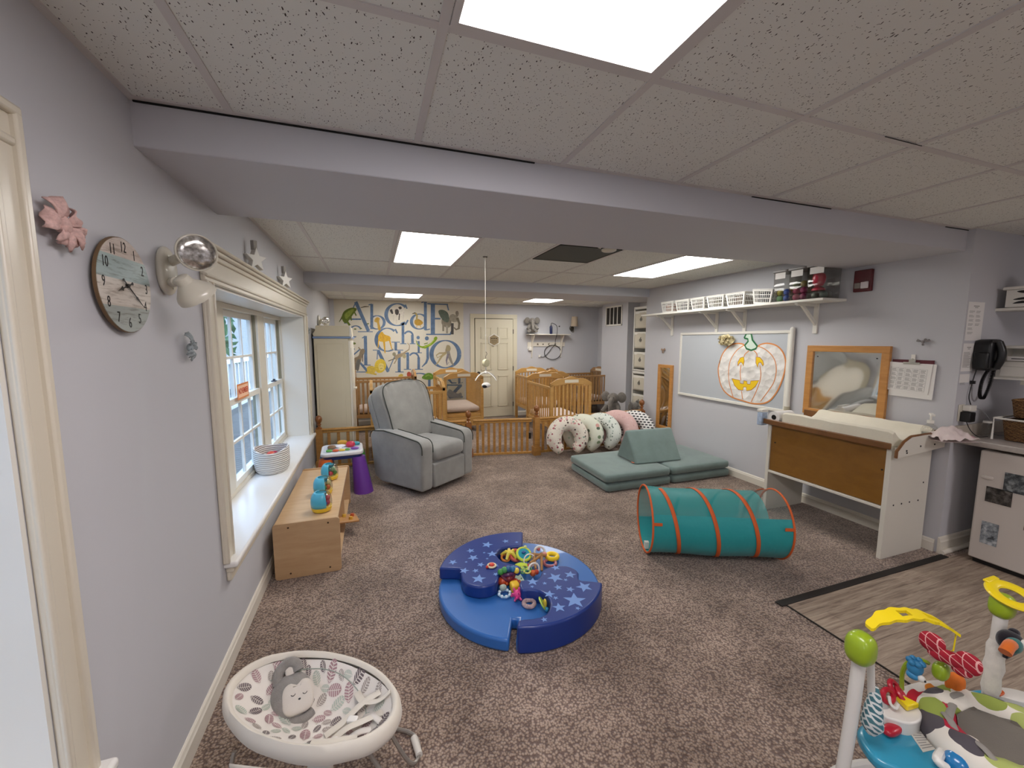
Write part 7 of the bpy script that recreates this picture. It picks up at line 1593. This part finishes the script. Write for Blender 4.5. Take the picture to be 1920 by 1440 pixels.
# red rings toy and boot
for (u, v, z, R_, rx, ry) in ((1677, 1290, .47, .018, .9, .3), (1665, 1305, .465, .018, 1.2, -.4), (1690, 1303, .46, .018, .7, .6), (1668, 1340, .42, .018, 1.0, .2), (1688, 1335, .42, .017, .8, -.5)):
    b = MB(); b.torus((0, 0, 0), R_, .007, 22, 8, M=TR(J(u, v, z), rx=rx, ry=ry)); b.obj('red_ring', M_red, JP)
b = MB(); b.tube(smooth_pts([J(1667, 1305, .475), J(1670, 1320, .46), J(1680, 1328, .455), J(1684, 1320, .46)]), .004, 8); b.obj('white_link', M_wp, JP)
b = MB(); sell(b, J(1672, 1368, .415), (.032, .016, .012), .8, M=None); b.obj('red_foot', M_red, JP, smooth=70)
b = MB(); sell(b, J(1652, 1330, .42), (.024, .022, .03), .8); b.obj('grey_knob', plain('jumper_grey', 'a8a8a6', .35, coat=.3), JP, smooth=70)
q0 = J(1698, 1318, .452); b = MB(); b.prism([(q0.x-.022, q0.y-.015), (q0.x+.026, q0.y-.02), (q0.x+.01, q0.y+.022), (q0.x-.008, q0.y+.02)], .444, .462); b.obj('yellow_wedge', M_yl, JP, bev=.004)
# lime hoop with blue critter
b = MB(); b.tube(smooth_pts([J(1691, 1292, .44), J(1692, 1262, .50), J(1702, 1243, .545), J(1722, 1236, .565), J(1740, 1243, .545)]), .006, 8); b.obj('lime_hoop', M_lime, JP)
hd = J(1716, 1252, .545); M_cb = plain('critter_blue', '2f7fae', .5, var=.15)
b = MB(); sell(b, hd, (.02, .018, .022), .9); sell(b, hd+Vector((-.004, .0, -.022)), (.018, .016, .012), .9)
for k in range(6): b.ell(hd+Vector((.016*math.cos(k), .014*math.sin(k), .02)), .009, 10, 6)
b.obj('blue_critter', M_cb, JP, smooth=70)
b = MB(); b.ell(hd+Vector((-.004, -.018, -.02)), .010, 12, 8); b.obj('critter_eye', M_wp, JP)
b = MB(); b.ell(hd+Vector((-.005, -.027, -.021)), .0035, 8, 6); b.obj('critter_pupil', M_black, JP)
# hanging red lattice butterfly with lime body and orange foot
t = NT('red_lattice'); mp3 = t.coord((52, 52, 52), (.7, .6, .785)); ck = t.add('ShaderNodeTexBrick'); ck.inputs['Scale'].default_value = 1; ck.inputs['Mortar Size'].default_value = .05; ck.offset = 0; ck.inputs['Brick Width'].default_value = .9; ck.inputs['Row Height'].default_value = .9; ck.inputs['Color1'].default_value = lin('9c1228'); ck.inputs['Color2'].default_value = lin('a8152c'); ck.inputs['Mortar'].default_value = lin('e3a9a5'); t.link(mp3, ck.inputs['Vector']); t.link(ck.outputs[0], t.b.inputs['Base Color']); t.b.inputs['Roughness'].default_value = .8; M_rl = t.m
tip = arm[-1]; bt = J(1782, 1228, .62)
dirx = (J(1830, 1250, .62)-J(1735, 1205, .62)).normalized()
qb = Matrix((dirx, Vector((0, 0, 1)).cross(dirx).normalized(), Vector((0, 0, 1)))).transposed().to_4x4(); qb.translation = bt
b = MB(); sell(b, (-.040, 0, .012), (.030, .013, .030), .9, M=qb); sell(b, (.036, 0, .0), (.029, .013, .031), .9, M=qb); sell(b, (0, 0, -.010), (.034, .014, .020), .8, M=qb); sell(b, (-.026, 0, -.018), (.022, .012, .016), .9, M=qb); sell(b, (.026, 0, -.030), (.022, .012, .017), .9, M=qb)
b.obj('red_butterfly', M_rl, JP, smooth=70)
b = MB(); b.tube([tip, tip+Vector((-.003, 0, -.05)), bt+Vector((0, 0, .012))], .0018, 6); b.obj('hanging_cord', M_yl, JP)
b = MB(); sell(b, J(1764, 1258, .545), (.022, .018, .028), .8); b.obj('lime_body', M_lime, JP, smooth=70)
b = MB(); sell(b, J(1791, 1281, .475), (.024, .020, .030), .7); b.obj('orange_body', plain('jumper_orange_cloth', 'd8701e', .7, var=.1, nscale=50), JP, smooth=70)
# post B: toucan sleeve and yellow ring
b = MB(); b.lathe([(.018, .44), (.022, .46), (.019, .50), (.024, .53), (.020, .56), (.022, .60), (.016, .62)], 16, M=TR(B_p+Vector((0, 0, .0)))); b.obj('cloth_sleeve', fabric('sleeve_white', 'd8d4cb', .1, 30, bump=.6), JP, smooth=70)
tb = B_p+Vector((-.035, -.035, .655)); M_tk = fabric('toucan_black', '1b1820', .1)
b = MB(); sell(b, tb, (.030, .026, .028), .9); sell(b, tb+Vector((.018, 0, .018)), (.014, .012, .014), .8); b.obj('toucan_head', M_tk, JP, smooth=70)
b = MB(); sell(b, tb+Vector((-.018, -.014, .0)), (.020, .018, .022), .9); b.obj('toucan_cheek', fabric('toucan_teal', '3c6f6c', .1), JP, smooth=70)
b = MB(); b.tube(smooth_pts([tb+Vector((-.028, -.014, .006)), tb+Vector((-.055, -.018, .010)), tb+Vector((-.078, -.02, -.002))]), .014, 12); b.obj('toucan_beak', fabric('toucan_orange', 'd06a24', .1), JP, smooth=70)
b = MB(); b.ell(tb+Vector((.004, -.024, .006)), (.013, .006, .013), 14, 8); ey = b.obj('toucan_eye', M_wp, JP); b = MB(); b.ell(tb+Vector((.005, -.030, .006)), (.006, .003, .007), 10, 6); b.obj('toucan_pupil', M_black, ey)
b = MB(); b.box(-.03, .03, -.006, .006, -.012, 0, M=TR(B_p+Vector((-.005, -.03, .605)))); b.obj('dark_band', M_tk, JP, bev=.003)
b = MB(); b.torus((0, 0, 0), .043, .016, 36, 10, M=TR(B_p+Vector((.02, -.01, .77)), rx=.25, ry=-.15), flat=.5); b.obj('yellow_ring', M_yl, JP)
b = MB(); b.box(-.03, .03, -.008, .008, -.004, .004, M=TR(B_p+Vector((.035, .042, .788)), rx=.25)); b.obj('ring_crest', M_yl, JP, bev=.003)
